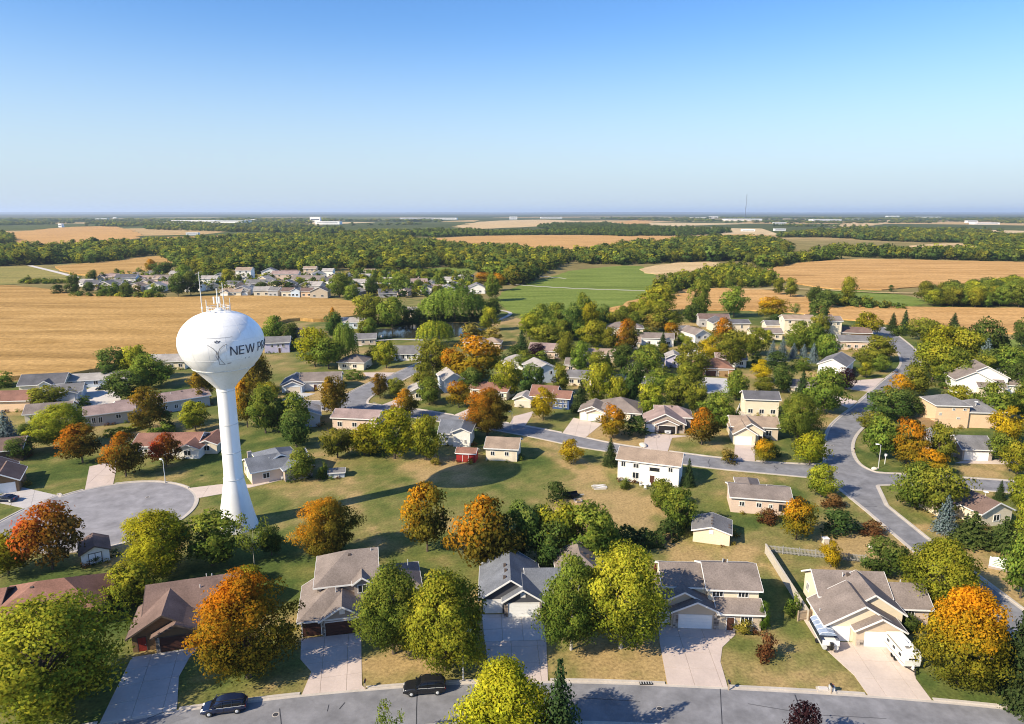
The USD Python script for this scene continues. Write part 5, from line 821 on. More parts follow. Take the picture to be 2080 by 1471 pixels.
TREES = """
big_green|100|1452|1226|285|huge yellow green tree filling the lower left corner
big_orange|505|1376|1160|186|large tree turning orange at its crown between two front driveways
big_willowy|800|1328|1150|150|feathery green tree left of its darker twin between the front driveways
big_olive|904|1360|1163|178|dense olive tree behind the parked black vehicle
big_birch|1160|1320|1130|142|green birch with pale trunk left of the lime birch
big_lime|1260|1317|1114|182|lime yellow birch with pale trunk beside the tan split level house
big_fire|1947|1388|1193|184|blazing orange maple right of the camper trailer
big_yellow|1028|1548|1343|205|yellow green tree cut by the bottom edge near the street centre
big_spruce|1134|1560|1336|150|dark evergreen cut by the bottom edge right of the yellow tree
T|792|1530|1420|62|small green treetop poking up at the bottom edge
U|1633|1545|1432|94|dark purple treetop at the bottom edge below the street
S|2062|1402|1222|110|dark evergreen at the right edge behind the blazing orange maple
S|2018|1385|1235|66|slim dark evergreen just right of the blazing orange maple
S|2085|1450|1300|80|low dark evergreen at the far lower right corner
Y|1905|1228|1094|168|broad yellow green tree behind the cream house with cascading gables
D|1797|1170|1098|92|dark bushy tree left of the broad yellow green tree
R|107|1157|1021|118|red and orange maple beside the white garden shed
L|18|1166|1080|96|yellow tree at the left edge beside the red maple
L|322|1168|1034|148|large yellow green tree left of the tower foot
G|432|1148|1043|112|green tree in front of the tower pedestal
T|517|1150|1036|80|thin airy tree with slender trunk right of the tower foot
D|552|1128|1062|46|small dark tree beside the thin airy tree
Y|270|1228|1142|100|yellow green tree behind the dark brown front row house
g|186|1196|1176|34|round green shrub behind the red brown roof
Y|508|1182|1148|50|yellow green treetop behind the large orange crowned tree
O|665|1137|1011|130|orange maple with dark right half above the two storey house
O|868|1120|986|92|slender orange olive maple on the lawn with visible trunk
O|984|1163|1008|122|tall orange and olive maple left of the dark thicket
g|1010|1166|1120|52|green shrub at the foot of the tall orange olive maple
D|1062|1140|1022|84|dark tree in the thicket behind the charcoal house
D|1098|1126|1030|72|dark tree on the right of the thicket behind the charcoal house
Y|1132|1135|1020|95|yellow green tree rising out of the dark thicket
G|1190|1144|1026|112|large green tree above the taupe hip of the charcoal house
D|1118|1156|1048|84|dark tree filling the thicket behind the charcoal house roof
G|1222|1136|1040|70|green tree at the right end of the dark thicket
d|1130|1016|978|44|dark round shrub near the clutter on the tan lawn
S|1240|944|888|40|lone spruce at the edge of the middle street
E|1160|942|892|44|yellow tree on the lawn south of the middle street
S|1398|988|930|28|narrow dark spruce beside the white two storey house
G|1344|1034|975|56|green tree at the corner of the white two storey house
G|1376|1078|994|74|dense green tree at the upper end of the long hedge
g|1347|1012|988|40|green bush against the white two storey house
g|1270|992|975|24|small round bush by the wall of the white two storey house
Y|1667|1010|940|54|yellow green tree on the lawn corner by the intersection
A|1617|1097|1013|66|orange yellow tree near the tan rambler
d|1702|1080|1037|80|dark low bushy shrub on the lawn beside the lower road
r|1770|1086|1058|50|red brown shrubs at the edge of the lower road
r|1692|1030|1003|44|rusty weeds below the corner tree by the intersection
E|1687|1152|1100|44|small golden tree in front of the back fence
r|1558|1062|1032|40|reddish shrub by the wall of the tan rambler
r|1555|1338|1284|46|brown red bush on the front lawn beside the wide driveway
C|1549|1281|1222|24|tall green arborvitae column at the corner of the split level house
y|1510|1282|1258|50|flowering pale bushes before the porch of the split level house
r|1340|1198|1150|22|dark maroon closed shrub at the back corner of the split level house
g|1610|1250|1206|30|green bush at the left wall of the cream cascading gable house
D|1850|1285|1248|40|dark shrub at the right wall of the cream cascading gable house
G|1858|1032|938|90|yellow green tree with pale slanting trunk right of the intersection
V|1908|1052|948|86|olive tree behind the blue spruce
B|1918|1080|1003|52|large blue spruce beside the lower road
P|1972|1108|1036|80|spreading dark pine right of the large blue spruce
P|2036|1118|1046|62|second dark pine at the cream gable of the rust roofed house
G|2072|1215|1085|80|green tree at the right edge beside the white sign
Y|2082|1120|1010|60|yellow green tree at the right edge above the white sign
S|2030|1015|975|26|small dark spruce by the east street
G|1786|934|845|66|green tree on the inside corner of the curving road
A|1840|944|853|70|golden orange tree at the corner right of the intersection
V|1906|946|858|64|olive tree left of the wide white garage door
A|1886|966|912|66|low orange tree right of the golden orange corner tree
D|1800|858|796|66|dark green tree lining the outer side of the road bend
V|1768|885|838|44|olive tree at the kerb of the road bend
A|1822|835|766|44|rusty orange tree along the right side of the curving road
V|1856|806|744|56|olive tree along the right side of the curving road
D|1838|850|790|50|shaded dark tree behind the rusty orange roadside tree
L|1908|742|664|76|broad yellow topped tree right of the far road bend
Y|1952|748|672|66|yellow green tree right of the broad yellow topped tree
Y|1893|776|702|62|green yellow tree close to the road at the far bend
G|1934|782|710|62|green tree behind the large white gabled house
D|2003|738|646|58|dark green crown standing before the ripe field
B|1998|756|690|40|bluish tree left of the lawn near the right edge
G|2045|766|708|56|round green tree near the upper right lawn
D|2062|800|736|44|dark tree right of the large white gabled house
D|2074|706|652|32|dark tree at the right edge of the ripe field
g|1926|790|750|34|green shrub at the left wall of the large white gabled house
Y|1948|828|786|52|yellow green tree before the large white gabled house
G|2013|858|784|62|green tree in front of the grey roof steps of the white gabled house
E|2043|905|826|68|yellow tree right of the peach house
G|2030|938|880|52|green tree below the yellow tree at the right
Y|2066|965|895|56|yellow green tree at the right edge near the white garage
Y|2072|1030|962|54|pale yellow green tree at the right end of the east street
G|2075|850|780|46|green tree at the right edge level with the peach house
V|1870|692|648|52|olive tree behind the two roadside spruces
S|1812|672|637|26|left one of two dark spruces at the far road bend
S|1836|676|632|26|right one of two dark spruces at the far road bend
g|1824|682|664|22|small round bush below the two dark spruces
S|1936|672|637|28|dark spruce standing before the ripe field on the right
V|1900|695|660|40|olive bush right of the olive tree at the far bend
L|1760|684|636|46|bright lime tree by the far road bend
V|1784|734|684|58|feathery olive tree beside the inner curve of the road
V|1758|748|708|40|olive tree below the grey roofed roadside house
G|1788|756|722|34|round green tree on the inner curve of the road
Y|1758|768|736|24|small yellow green tree beside the white gabled house
U|1714|793|750|44|purple leaved tree in front of the white gabled house
G|1673|842|753|72|fresh green tree left of the road bend
G|1620|896|803|78|large green tree right of the cream deck house
L|1644|944|876|62|round yellow tree at the corner of the middle street
A|1550|940|892|42|small orange tree beside the white garage of the cream gabled house
d|1573|930|905|30|dark green shrub right of the small orange tree
y|1477|940|912|36|pale bush left of the short driveway
O|1425|904|828|54|compact orange maple right of the open garage
G|1458|868|800|60|green tree behind the compact orange maple
V|1375|832|768|56|pale olive tree behind the mauve roofed house
V|1412|838|782|48|grey green tree right of the pale olive tree
Y|1320|850|780|46|yellow green tree between the hip roofed house and the mauve roofed house
G|1340|800|752|52|green tree north of the yellow green tree by the mauve roof
Y|1217|825|742|48|lime green tree behind the wide hip roofed house
Y|1252|828|768|36|narrow yellow green tree between lime and dark trees
D|1282|825|732|42|tall dark tree behind the wide hip roofed house
S|1180|836|778|38|dark evergreen right of the bright blue gable
A|1244|890|828|50|orange yellow tree on the lawn before the wide hip roofed house
d|1290|885|850|50|dark shrubs beside the wide hip roofed house
E|1103|854|792|46|glowing orange yellow tree on the lawn of the blue gabled house
O|990|886|794|82|orange and dark green tree at the kerb of the middle street
O|824|848|794|40|narrow orange tree at the street corner
N|772|808|762|36|brown orange round tree at the mouth of the side street
V|804|808|770|34|olive round tree at the mouth of the side street
N|678|842|770|60|dense brown orange tree at the street junction
A|932|828|778|40|orange olive tree left of the rust roofed house
D|602|908|828|72|dark green tree above the slate blue roof
G|602|875|802|56|green tree behind the dark green tree above the slate roof
V|686|930|868|62|olive tree on the edge of the big lawn
L|740|925|858|70|left yellow tree of the yellow trio by the big lawn
L|802|932|832|82|middle and tallest yellow tree of the trio by the big lawn
Y|866|935|840|66|right greener tree of the trio by the big lawn
d|770|925|900|40|dark undergrowth below the yellow trio
G|614|972|910|62|round green tree beside the slate blue roofed house
g|657|972|938|24|small green bush by the low grey shed
y|885|945|930|24|pale bush on the edge of the big lawn
N|305|874|792|66|tall copper orange tree before the mauve roofed long house
d|340|872|838|22|dark brown conical shrub beside the tall copper tree
Y|398|876|818|42|yellow green tree before the mauve roofed long house
N|410|818|758|50|brown maple under the tower tank
O|168|940|864|76|orange maple with dark trunk on the cul de sac lawn
O|256|968|878|74|bright orange maple by the north driveway of the cul de sac
R|338|948|880|62|red topped maple in front of the long low roof
Y|128|908|820|98|broad yellow green tree left of the grey walled house
B|14|892|836|44|blue green spruce at the left edge
D|60|896|858|32|dark shrubby tree right of the blue green spruce
D|42|930|885|64|shaded dark tree on the left lawn
V|98|832|790|66|shaded olive trees before the pale blue garage
g|172|822|806|30|round bush on the concrete yard
D|236|772|712|64|dark green tree at the corn edge left of the twin trees
Y|278|772|706|44|olive yellow tree at the corn edge
G|300|790|724|62|green tree at the corn edge by the concrete yard
D|262|812|752|64|dark bushy tree right of the concrete yard
G|328|780|738|44|green tree below the cream porch house
g|10|785|758|40|green bush at the left edge of the corn
g|330|882|862|46|low hedge bush behind the orange maples
O|503|868|778|50|orange topped tree right of the tower pedestal
G|540|880|790|58|green tree right of the tower pedestal
D|566|878|815|44|dark tree behind the slate blue roof
N|520|800|722|64|olive orange tree just right of the tower tank
Y|545|820|780|46|small yellow green tree below the wide grey roof
G|560|700|645|40|round green tree at the corn edge right of the tower tank
D|590|702|655|32|dark tree at the corn edge beside the round green tree
g|588|712|690|28|green bush before the tan walled house
L|640|745|672|62|large yellow green tree by the side lawn
G|668|750|690|56|green tree right of the large yellow green tree
W|703|744|655|44|tall feathery green tree behind the cream hip roofed house
D|678|690|632|32|dark tree with yellow top at the end of the corn field
A|678|668|628|16|small orange topped tree at the end of the corn field
V|742|690|652|30|olive tree beside the blue roofed pale house
G|752|690|648|30|green tree at the pond bank
V|752|664|600|56|spreading olive tree at the corner of the corn field
G|797|668|608|60|round green tree left of the pond
D|838|664|628|38|dark trees on the far bank of the pond
V|762|740|704|30|olive tree above the hip roofed house
Y|785|748|696|34|yellow green tree left of the porch windowed house
g|720|770|752|34|dark green bushes before the cream hip roofed house
W|925|654|582|96|large weeping willow above the pond
W|878|652|604|54|smaller weeping willow left of the large willow
D|1000|644|604|42|dark bushy trees right of the large weeping willow
Y|994|672|624|32|yellow green tree in front of the dark bushy trees
w|884|702|652|62|yellow green weeping tree on the near side of the pond
y|960|694|660|54|yellow shrubs along the pond path
y|1000|700|668|44|yellow green shrub right of the pond
V|880|765|692|64|big olive brown tree between street and pond
V|862|798|740|44|olive tree at the bend of the side street
G|872|822|770|50|green tree right of the cream front gable
A|968|782|690|88|large orange crowned tree in the centre
A|920|778|712|50|golden tree left of the large orange crowned tree
D|960|800|752|46|dark green tree under the large orange crown
Y|1030|806|736|52|yellow green tree above the rust roof
D|1082|806|745|48|dark tree beside the pale blue gable
V|1138|802|742|36|dark olive tree between the blue gable and small cream house
S|1060|732|674|42|spruce left of the plum brown roof
d|1045|735|705|40|dark shrubs left of the plum brown roof
U|1092|738|700|40|dark red leaved tree before the plum brown roofed house
g|1105|745|715|38|green bush before the plum brown roofed house
G|1066|752|715|36|grey green tree below the spruce
G|1098|680|622|40|green tree on the edge of the golf course
Y|1075|690|640|40|yellow tree glowing beside the golf course lawn
G|1130|680|620|42|tall green tree at the golf course edge, second of the row
D|1165|690|622|36|tall dark tree in the row by the golf course
L|1196|680|616|38|yellow topped tree in the row by the golf course
G|1184|660|600|36|green tree rising above the row by the golf course
D|1226|672|624|26|dark tree at the right end of the row by the golf course
V|1108|702|664|56|brown olive thicket above the plum brown roof
V|1148|738|676|36|olive tree right of the plum brown roof
G|1180|765|698|44|green tree before the hidden tan roof
V|1215|770|718|50|olive tree right of the hidden tan roof
Y|1205|708|655|56|yellow green tree left of the large hip roofed house
V|1240|716|668|40|pale olive tree below the large hip roofed house
O|1275|722|654|38|orange olive tree before the taupe roofs
D|1262|750|700|46|dark green trees right of the hidden tan roof
S|1234|748|716|18|small grey spruce among the dark green trees
G|1315|758|704|60|round green lawn tree before the lavender house
D|1290|700|668|24|dark small spruce before the taupe roofed house
A|1363|696|658|28|small round orange tree between two pale houses
V|1350|672|618|60|olive trees above the taupe roofs
y|1328|672|640|44|pale yellow bush beside the large hip roofed house
S|1346|706|676|20|dark green small spruce by the white lower wall
Y|1335|640|585|60|tall loose yellow green tree at the golden field corner
Y|1310|655|610|44|yellow green tree left of the tall loose tree
O|1466|704|650|40|tall bright orange tree before the cream gabled house
E|1444|735|688|48|yellow tree below the tall bright orange tree
V|1486|748|674|56|olive tree with dark branches below the orange tree
V|1402|762|700|56|olive tree left of the brown hip roofed house
V|1396|795|740|56|tall olive tree before the brown hip roofed house
G|1495|812|756|48|fresh green tree at the end of the pale driveway
V|1534|722|668|48|dark olive tree behind the green lawn
g|1537|738|716|18|round clipped shrub on the green lawn
E|1545|776|734|32|golden tree on the dry lawn
V|1552|798|768|38|dry yellow olive tree below the golden tree
D|1590|798|740|40|dark green tree left of the low taupe roof
S|1627|822|756|40|dark conifer before the low taupe roof
B|1568|732|692|22|first blue spruce from the left in the row
B|1588|732|688|26|tallest blue spruce in the row
B|1611|728|698|20|third blue spruce from the left in the row
B|1632|726|700|20|palest blue spruce in the row
B|1651|736|698|24|rightmost blue spruce in the row
d|1577|752|718|48|dark grey green shrub below the blue spruces
g|1630|750|728|40|rounded olive shrub below the blue spruces
G|1622|714|656|50|green tree above the blue spruces
G|1650|716|660|46|second green tree above the blue spruces
G|1680|735|682|44|green tree left of the long grey roofed house
D|1662|668|612|40|dense dark tree at the edge of the ripe field
V|1665|690|640|36|olive tree before the tall cream house
A|1566|650|606|54|golden olive tree in front of the ripe field
d|1572|662|640|24|dark shrub beside the cream two storey house
T|1614|645|614|24|small sparse tree before the ripe field
G|1490|645|586|44|green poplar standing before the ripe field
G|1420|645|572|38|tall narrow dark green poplar at the golden field
D|1405|655|618|40|dark trees at the foot of the tall narrow poplar
Y|1722|618|565|26|tall slender yellow green tree between field and golf green
D|1655|620|582|36|dark tree left of the slender yellow green tree
D|1680|626|592|36|dark bushes left of the golf green
g|1760|625|602|26|bush at the edge of the golf green
V|1605|605|566|26|olive tree at the lower edge of the big ripe field
V|1580|600|566|20|small pale tree left of the olive tree at the ripe field
d|1810|592|580|10|tiny dark bush on the track below the big ripe field
G|1000|612|560|30|green tree left of the cart path
g|57|572|560|12|lone small bush in the meadow at the left
D|150|600|562|24|tall dark tree at the left end of the far estate
d|120|600|580|26|dark bush at the left tip of the far estate
D|182|595|572|20|green tree before the low white house of the far estate
D|190|572|548|16|dark treetop behind the low white house
D|258|606|578|22|dark spruce shaped tree before the far estate
g|212|605|582|22|dark green bush in the front of the far estate
g|232|602|576|22|leafy bush in the front of the far estate
G|305|608|590|26|bush in front of the white rounded gable
D|362|602|560|32|dark tree in the estate left of the antennas
D|388|600|555|34|tall dark tree behind the leftmost antenna
G|375|575|540|30|green tree at the back of the estate left of the antennas
A|308|552|528|18|round yellow olive tree in the tan field above the estate
g|285|560|544|18|yellow bush in the tan field above the estate
D|330|560|540|40|dark shrubs at the edge of the tan field above the estate
D|450|570|545|24|dark tree right of the leftmost antenna
Y|465|575|548|22|yellow green tree between slate and white houses
D|530|590|572|22|grey green bush in the middle of the far estate
d|560|592|572|24|dark purple shrubs in the middle of the far estate
d|590|590|574|20|dark shrubs behind the square cream house
G|690|605|558|44|large grey green tree at the right end of the far front row
G|715|612|582|32|green tree right of the large grey green tree
D|755|600|562|28|dark tree beside the grey street loop
G|812|592|558|34|green tree inside the grey street loop
V|865|575|552|26|olive tree among the houses behind the willows
D|850|598|570|22|dark tree left of the white gable near the willows
G|892|590|552|22|pale green tree among the houses behind the willows
S|853|560|530|12|pointed dark tree at the back of the houses behind the willows
A|985|580|555|34|orange brown tree behind the dark roofed white house
A|1012|590|558|30|olive gold tree right of the dark roofed white house
V|965|628|600|40|russet thicket between willow and golf course
"""
for row in TREES.strip().split('\n'):
    k, cx, bs, tp, wp, lb = row.split('|')
    plant(k, float(cx), float(bs), float(tp), float(wp), lb)
# clipped hedge: one mass of leaves bent round the tan backyard
def hedge(name, label, pts, wid, hgt, pal, seed, cat='hedge'):
    rg = np.random.default_rng(seed); ln = LineString(GP(pts)); n = int(ln.length * wid * hgt * 22); c0 = np.array(ln.interpolate(0).coords[0]); P, D = [], []
    for s_ in rg.uniform(0, ln.length, n):
        q = np.array(ln.interpolate(s_).coords[0]); q2 = np.array(ln.interpolate(min(s_ + .1, ln.length)).coords[0]) - np.array(ln.interpolate(max(0, s_ - .1)).coords[0]); nn = np.array([-q2[1], q2[0]]) / (np.linalg.norm(q2) + 1e-9)
        a = rg.uniform(-.15, math.pi + .15); bump = 1 + .14 * math.sin(s_ * 1.9 + seed) + .1 * math.sin(s_ * .7)
        d = np.array([nn[0] * math.cos(a), nn[1] * math.cos(a), max(math.sin(a), 0) + .02]); sq = max(abs(math.cos(a)), abs(math.sin(a))) ** .5
        P.append([*(q - c0 + d[:2] * wid / 2 * bump / sq), max(.15, d[2] * hgt * bump / sq * rg.uniform(.75, 1))]); D.append(d + [0, 0, .3])
    P, D = np.array(P), np.array(D); D /= np.linalg.norm(D, axis=1, keepdims=True)
    v, f, sn = leaf_cards(P, D, .26, rg); t = thing(name, label, cat, (c0[0], c0[1], 0))
    color_mesh(t + '/foliage', v, f, np.repeat(colours(pal, rg.uniform(0, 1, len(P)), rg), 4, 0), LEAF, 'leafcol', sn)
    part(t, 'stems', MB().tube([(q[0] - c0[0], q[1] - c0[1], .3) for q in ln.coords], .25, 5), BARK)
hedge('hedge', 'long dark clipped hedge below the tan backyard', [(1243, 1104), (1300, 1108), (1345, 1106)], 3.2, 3.0, PAL['sd'], 3)
hedge('hedge', 'hedge arm climbing from the clipped hedge towards the white two storey house', [(1350, 1102), (1372, 1080), (1392, 1050)], 3.0, 3.0, PAL['sd'], 4)
hedge('hedge', 'low rough hedge between the grey walled house and the orange maples', [(212, 888), (260, 878), (300, 866)], 2.2, 1.6, PAL['ol'], 6)
hedge('hedge', 'dense bushes along the far bank of the pond under the willows', [(845, 656), (905, 653), (985, 652)], 5, 4.5, PAL['sd'], 9)
hedge('hedge', 'dark bushes on the left bank of the pond', [(752, 664), (790, 662), (835, 659)], 4, 3.2, PAL['sd'], 10)

# ------------------------------------------------------------------ vehicles
CARGLASS = mat('tinted_glass', (0.006, 0.007, 0.009), 0.08, 0.1, 1, spec=0.45)
def car(name, label, at, rot, L=5.0, Wd=1.9, Hh=1.75, kind='suv', paint=BLACK, z=0.03, cat='car'):
    """A lofted body with its own glasshouse, wheels, lamps, mirrors and plates. The nose points along +x."""
    g = G(*at); t = thing(name, label, cat, (g[0], g[1], z), rot)
    bel = Hh * .60
    ST = {'suv': [(-.5, .5, .62, 0), (-.485, .35, .98, 0), (-.48, .3, 1.04, 1.06), (-.455, .3, 1.05, 1.40), (-.40, .3, 1.06, 1.66), (-.2, .28, 1.06, 1.73), (-.02, .28, 1.06, 1.72), (.08, .28, 1.05, 1.58), (.22, .28, 1.04, 1.07), (.25, .28, 1.02, 0), (.42, .3, .93, 0), (.485, .36, .78, 0), (.5, .45, .6, 0)],
          'van': [(-.5, .5, .62, 0), (-.485, .32, .95, 0), (-.48, .3, 1.0, 1.02), (-.44, .3, 1.0, 1.36), (-.36, .3, 1.0, 1.60), (-.1, .28, .99, 1.70), (.06, .28, .98, 1.62), (.18, .28, .96, 1.34), (.3, .28, .93, .98), (.32, .28, .92, 0), (.43, .3, .82, 0), (.49, .36, .68, 0), (.5, .42, .55, 0)],
          'coupe': [(-.5, .5, .6, 0), (-.485, .34, .86, 0), (-.4, .28, .9, 0), (-.36, .26, .9, .92), (-.2, .24, .9, 1.25), (0, .24, .9, 1.32), (.1, .24, .9, 1.25), (.24, .24, .9, .92), (.26, .24, .88, 0), (.44, .28, .76, 0), (.5, .4, .56, 0)]}[kind]
    sc = Hh / max(s[3] for s in ST); hw = Wd / 2; rings, roof = [], []
    for x, zb, zt, zr in ST:
        e = 1 - .22 * max(0, abs(x) - .40) / .1; w = hw * e
        rings.append([(x * L, -w * .9, zb * sc), (x * L, -w, (zb * .5 + zt * .5) * sc), (x * L, -w * .96, zt * sc * .98), (x * L, -w * .8, zt * sc), (x * L, w * .8, zt * sc), (x * L, w * .96, zt * sc * .98), (x * L, w, (zb * .5 + zt * .5) * sc), (x * L, w * .9, zb * sc)])
        if zr: roof.append((x * L, zt * sc * .985, zr * sc, w))
    def loft(R_):
        n = len(R_[0]); v = [p for r in R_ for p in r]; f = [(i * n + j, (i + 1) * n + j, (i + 1) * n + (j + 1) % n, i * n + (j + 1) % n) for i in range(len(R_) - 1) for j in range(n)]
        mb = MB().add(v, f); mb.add(R_[0] + [R_[0][0]], [(0, 1, 2, 3), (0, 3, 4, 7), (4, 5, 6, 7)]); mb.add(R_[-1] + [R_[-1][0]], [(0, 3, 2, 1), (0, 7, 4, 3), (4, 7, 6, 5)]); return mb
    body = part(t, 'body', loft(rings), paint, 45)
    gl = loft([[(x, -w * .93, zb), (x, -w * .90, zb + (zt - zb) * .5), (x, -w * (.76 if zt - zb > .2 else .9), zt - .02), (x, -w * .4, zt), (x, w * .4, zt), (x, w * (.76 if zt - zb > .2 else .9), zt - .02), (x, w * .90, zb + (zt - zb) * .5), (x, w * .93, zb)] for x, zb, zt, w in roof])
    part(t, 'window_glass', gl, CARGLASS, 45)
    rf = [q for q in roof if q[2] - q[1] > .25 * sc]
    rp = part(t, 'roof_panel', loft([[(x, -w * .78, zt - .05), (x, -w * .78, zt - .03), (x, -w * .7, zt + .02), (x, -w * .4, zt + .035), (x, w * .4, zt + .035), (x, w * .7, zt + .02), (x, w * .78, zt - .03), (x, w * .78, zt - .05)] for x, zb, zt, w in rf]), paint, 45)
    xs = [q[0] for q in roof]
    for k, xp in enumerate(np.linspace(rf[0][0] + .1, rf[-1][0] + .25, 4)):
        for s in (-1, 1): part(t, 'pillar', MB().bar((xp + (.12 if k == 3 else 0), s * hw * .945, bel * 1.0), (xp - (.25 if k == 3 else 0), s * hw * .79, Hh - .04), .04, .10), paint)
    for s in (-1, 1):
        part(t, 'chrome_strip', MB().bar((xs[0], s * hw * .965, bel - .01), (xs[-1] - .1, s * hw * .965, bel - .01), .03, .035), STEEL)
        part(t, 'door_seam', MB().box(-.1, s * hw * .985 - .02, .45, -.07, s * hw * .985 + .02, bel - .05), RUBBER)
        part(t, 'mirror', MB().box(.2 * L - .12, s * (hw + .05) - .1, bel - .02, .2 * L + .1, s * (hw + .05) + .1, bel + .14), paint)
        part(t, 'headlight', MB().box(.475 * L - .1, s * hw * .55 - .22, .62 * sc, .497 * L, s * hw * .55 + .22, .76 * sc), WHITE)
        part(t, 'tail_light', MB().box(-.495 * L, s * hw * .68 - .15, .7 * sc, -.475 * L, s * hw * .68 + .15, .95 * sc), REDOOR)
        if kind != 'coupe': part(t, 'roof_rail', MB().bar((rf[0][0], s * hw * .68, Hh + .06), (rf[-1][0], s * hw * .68, Hh + .06), .05, .05), RUBBER)
        for xw in (-.3, .31):
            y0 = s * (hw - .12); wh = MB().lathe([(.2, -.13), (.36, -.13), (.385, -.08), (.385, .08), (.36, .13), (.2, .13)], 20)
            v, f = wh.arrays(); wp = part(t, 'wheel', (np.column_stack([v[:, 0] + xw * L, v[:, 2] + y0, v[:, 1] + .38]), f), RUBBER, 40)
            v, f = MB().lathe([(.01, .135), (.09, .16), (.22, .12), (.25, .10)], 12).arrays(); part(wp, 'rim', (np.column_stack([v[:, 0] + xw * L, v[:, 2] * s + y0, v[:, 1] + .38]), f), STEEL)
    part(t, 'bumper', MB().box(.47 * L, -hw * .72, .33 * sc, .505 * L, hw * .72, .5 * sc), paint); part(t, 'grille', MB().box(.49 * L, -hw * .4, .52 * sc, .507 * L, hw * .4, .7 * sc), RUBBER)
    return t
NAVY = mat('dark_blue_paint', (0.010, 0.017, 0.045), 0.22, 0.05, 4, spec=0.7)
SILVER = mat('silver_paint', (0.60, 0.60, 0.60), 0.3, 0.04, 4, metal=0.3)
car('parked_suv', 'black sport utility vehicle parked at the kerb under the dense olive tree', (863, 1404), 186, 5.2, 2.0, 1.8, 'suv', BLACK)
car('parked_minivan', 'dark blue minivan parked at the kerb below the large orange crowned tree', (457, 1443), 191, 5.1, 1.95, 1.7, 'van', NAVY)
car('parked_car', 'dark blue sports car on the driveway at the left edge', (14, 1018), 178, 4.4, 1.85, 1.3, 'coupe', NAVY, .06)
car('parked_car', 'silver car parked inside the open garage of the mauve roofed house', (1357, 878), 255, 4.5, 1.8, 1.5, 'suv', SILVER, .06)
car('parked_car', 'dark car by the concrete yard at the corn edge', (210, 792), 200, 4.6, 1.8, 1.5, 'van', BLACK, .06)
car('parked_car', 'white car beside the peach house at the right', (2002, 912), 70, 4.5, 1.8, 1.5, 'suv', WHITE, .03)
# camper trailer
CAMP = mat('camper_shell', (0.74, 0.72, 0.66), 0.5, 0.06, 1.5, big=0.06); CSTRIPE = mat('camper_stripe', (0.22, 0.20, 0.17), 0.5)
a, b = G(1843, 1364), G(1808, 1322); rz = math.degrees(math.atan2(b[1] - a[1], b[0] - a[0]))
t = thing('camper_trailer', 'white camper trailer parked on the driveway of the cream cascading gable house', 'trailer', ((a[0] + b[0]) / 2 + .5, (a[1] + b[1]) / 2 + .3, .05), rz + 180)
UsdGeom.Xformable(stage.GetPrimAtPath(t)).AddScaleOp().Set(Gf.Vec3f(.84, .9, .92))
sh = [(-3.0, .55), (-3.05, 1.4), (-2.95, 2.6), (-2.7, 2.78), (2.5, 2.78), (2.85, 2.6), (3.05, 1.7), (2.9, .75), (2.6, .55)]
m = trimesh.creation.extrude_polygon(Polygon(sh), 2.3, engine='earcut'); v = np.array(m.vertices); part(t, 'shell', (np.column_stack([v[:, 0], v[:, 2] - 1.15, v[:, 1]]), m.faces[:, ::-1]), CAMP)
part(t, 'roof_sheet', MB().box(-2.75, -1.08, 2.775, 2.55, 1.08, 2.80), WHITE); part(t, 'air_conditioner', MB().box(-.5, -.35, 2.79, .5, .35, 3.08), WHITE)
for x, y, w in ((-1.9, .2, .22), (1.5, -.2, .25), (.9, .5, .12), (-1.2, -.6, .1)): part(t, 'roof_vent', MB().box(x - w, y - w, 2.79, x + w, y + w, 2.93), CSTRIPE if w == .25 else WHITE)
part(t, 'awning_tube', MB().tube([(-2.2, -1.24, 2.62), (2.0, -1.24, 2.62)], .08, 8), CSTRIPE)
for s in (-1, 1):
    part(t, 'stripe', MB().box(-2.98, s * 1.165 - .01, 1.0, 2.85, s * 1.165 + .01, 1.12), CSTRIPE)
    for x in (-1.9, -.2, 1.6): part(part(t, 'window', MB().box(x - .45, s * 1.16 - .02, 1.55, x + .45, s * 1.16 + .02, 2.15), TRIM), 'pane', MB().box(x - .38, s * 1.16 - .03, 1.62, x + .38, s * 1.16 + .03, 2.08), GLASS)
    for x in (-.55, .3):
        v, f = MB().lathe([(.15, -.1), (.33, -.1), (.33, .1), (.15, .1)], 16).arrays(); part(t, 'wheel', (np.column_stack([v[:, 0] + x, v[:, 2] + s * 1.08, v[:, 1] + .33]), f), RUBBER)
part(part(t, 'front_window', MB().box(3.0, -.7, 1.75, 3.04, .7, 2.1), TRIM), 'pane', MB().box(2.98, -.62, 1.8, 3.06, .62, 2.05), GLASS)
part(t, 'rear_window', MB().box(-3.07, -.5, 1.6, -3.03, .5, 2.0), GLASS)
part(t, 'hitch', MB().bar((2.6, .7, .5), (4.1, 0, .5), .1, .12).bar((2.6, -.7, .5), (4.1, 0, .5), .1, .12), RUBBER); part(t, 'propane_tank', MB().tube([(3.25, 0, .55), (3.25, 0, .75), (3.25, 0, 1.0)], [.17, .2, .15], 10), WHITE); part(t, 'jack_wheel', MB().tube([(3.95, 0, .06), (3.95, 0, .3), (3.95, 0, .9)], .08, 8), RUBBER)
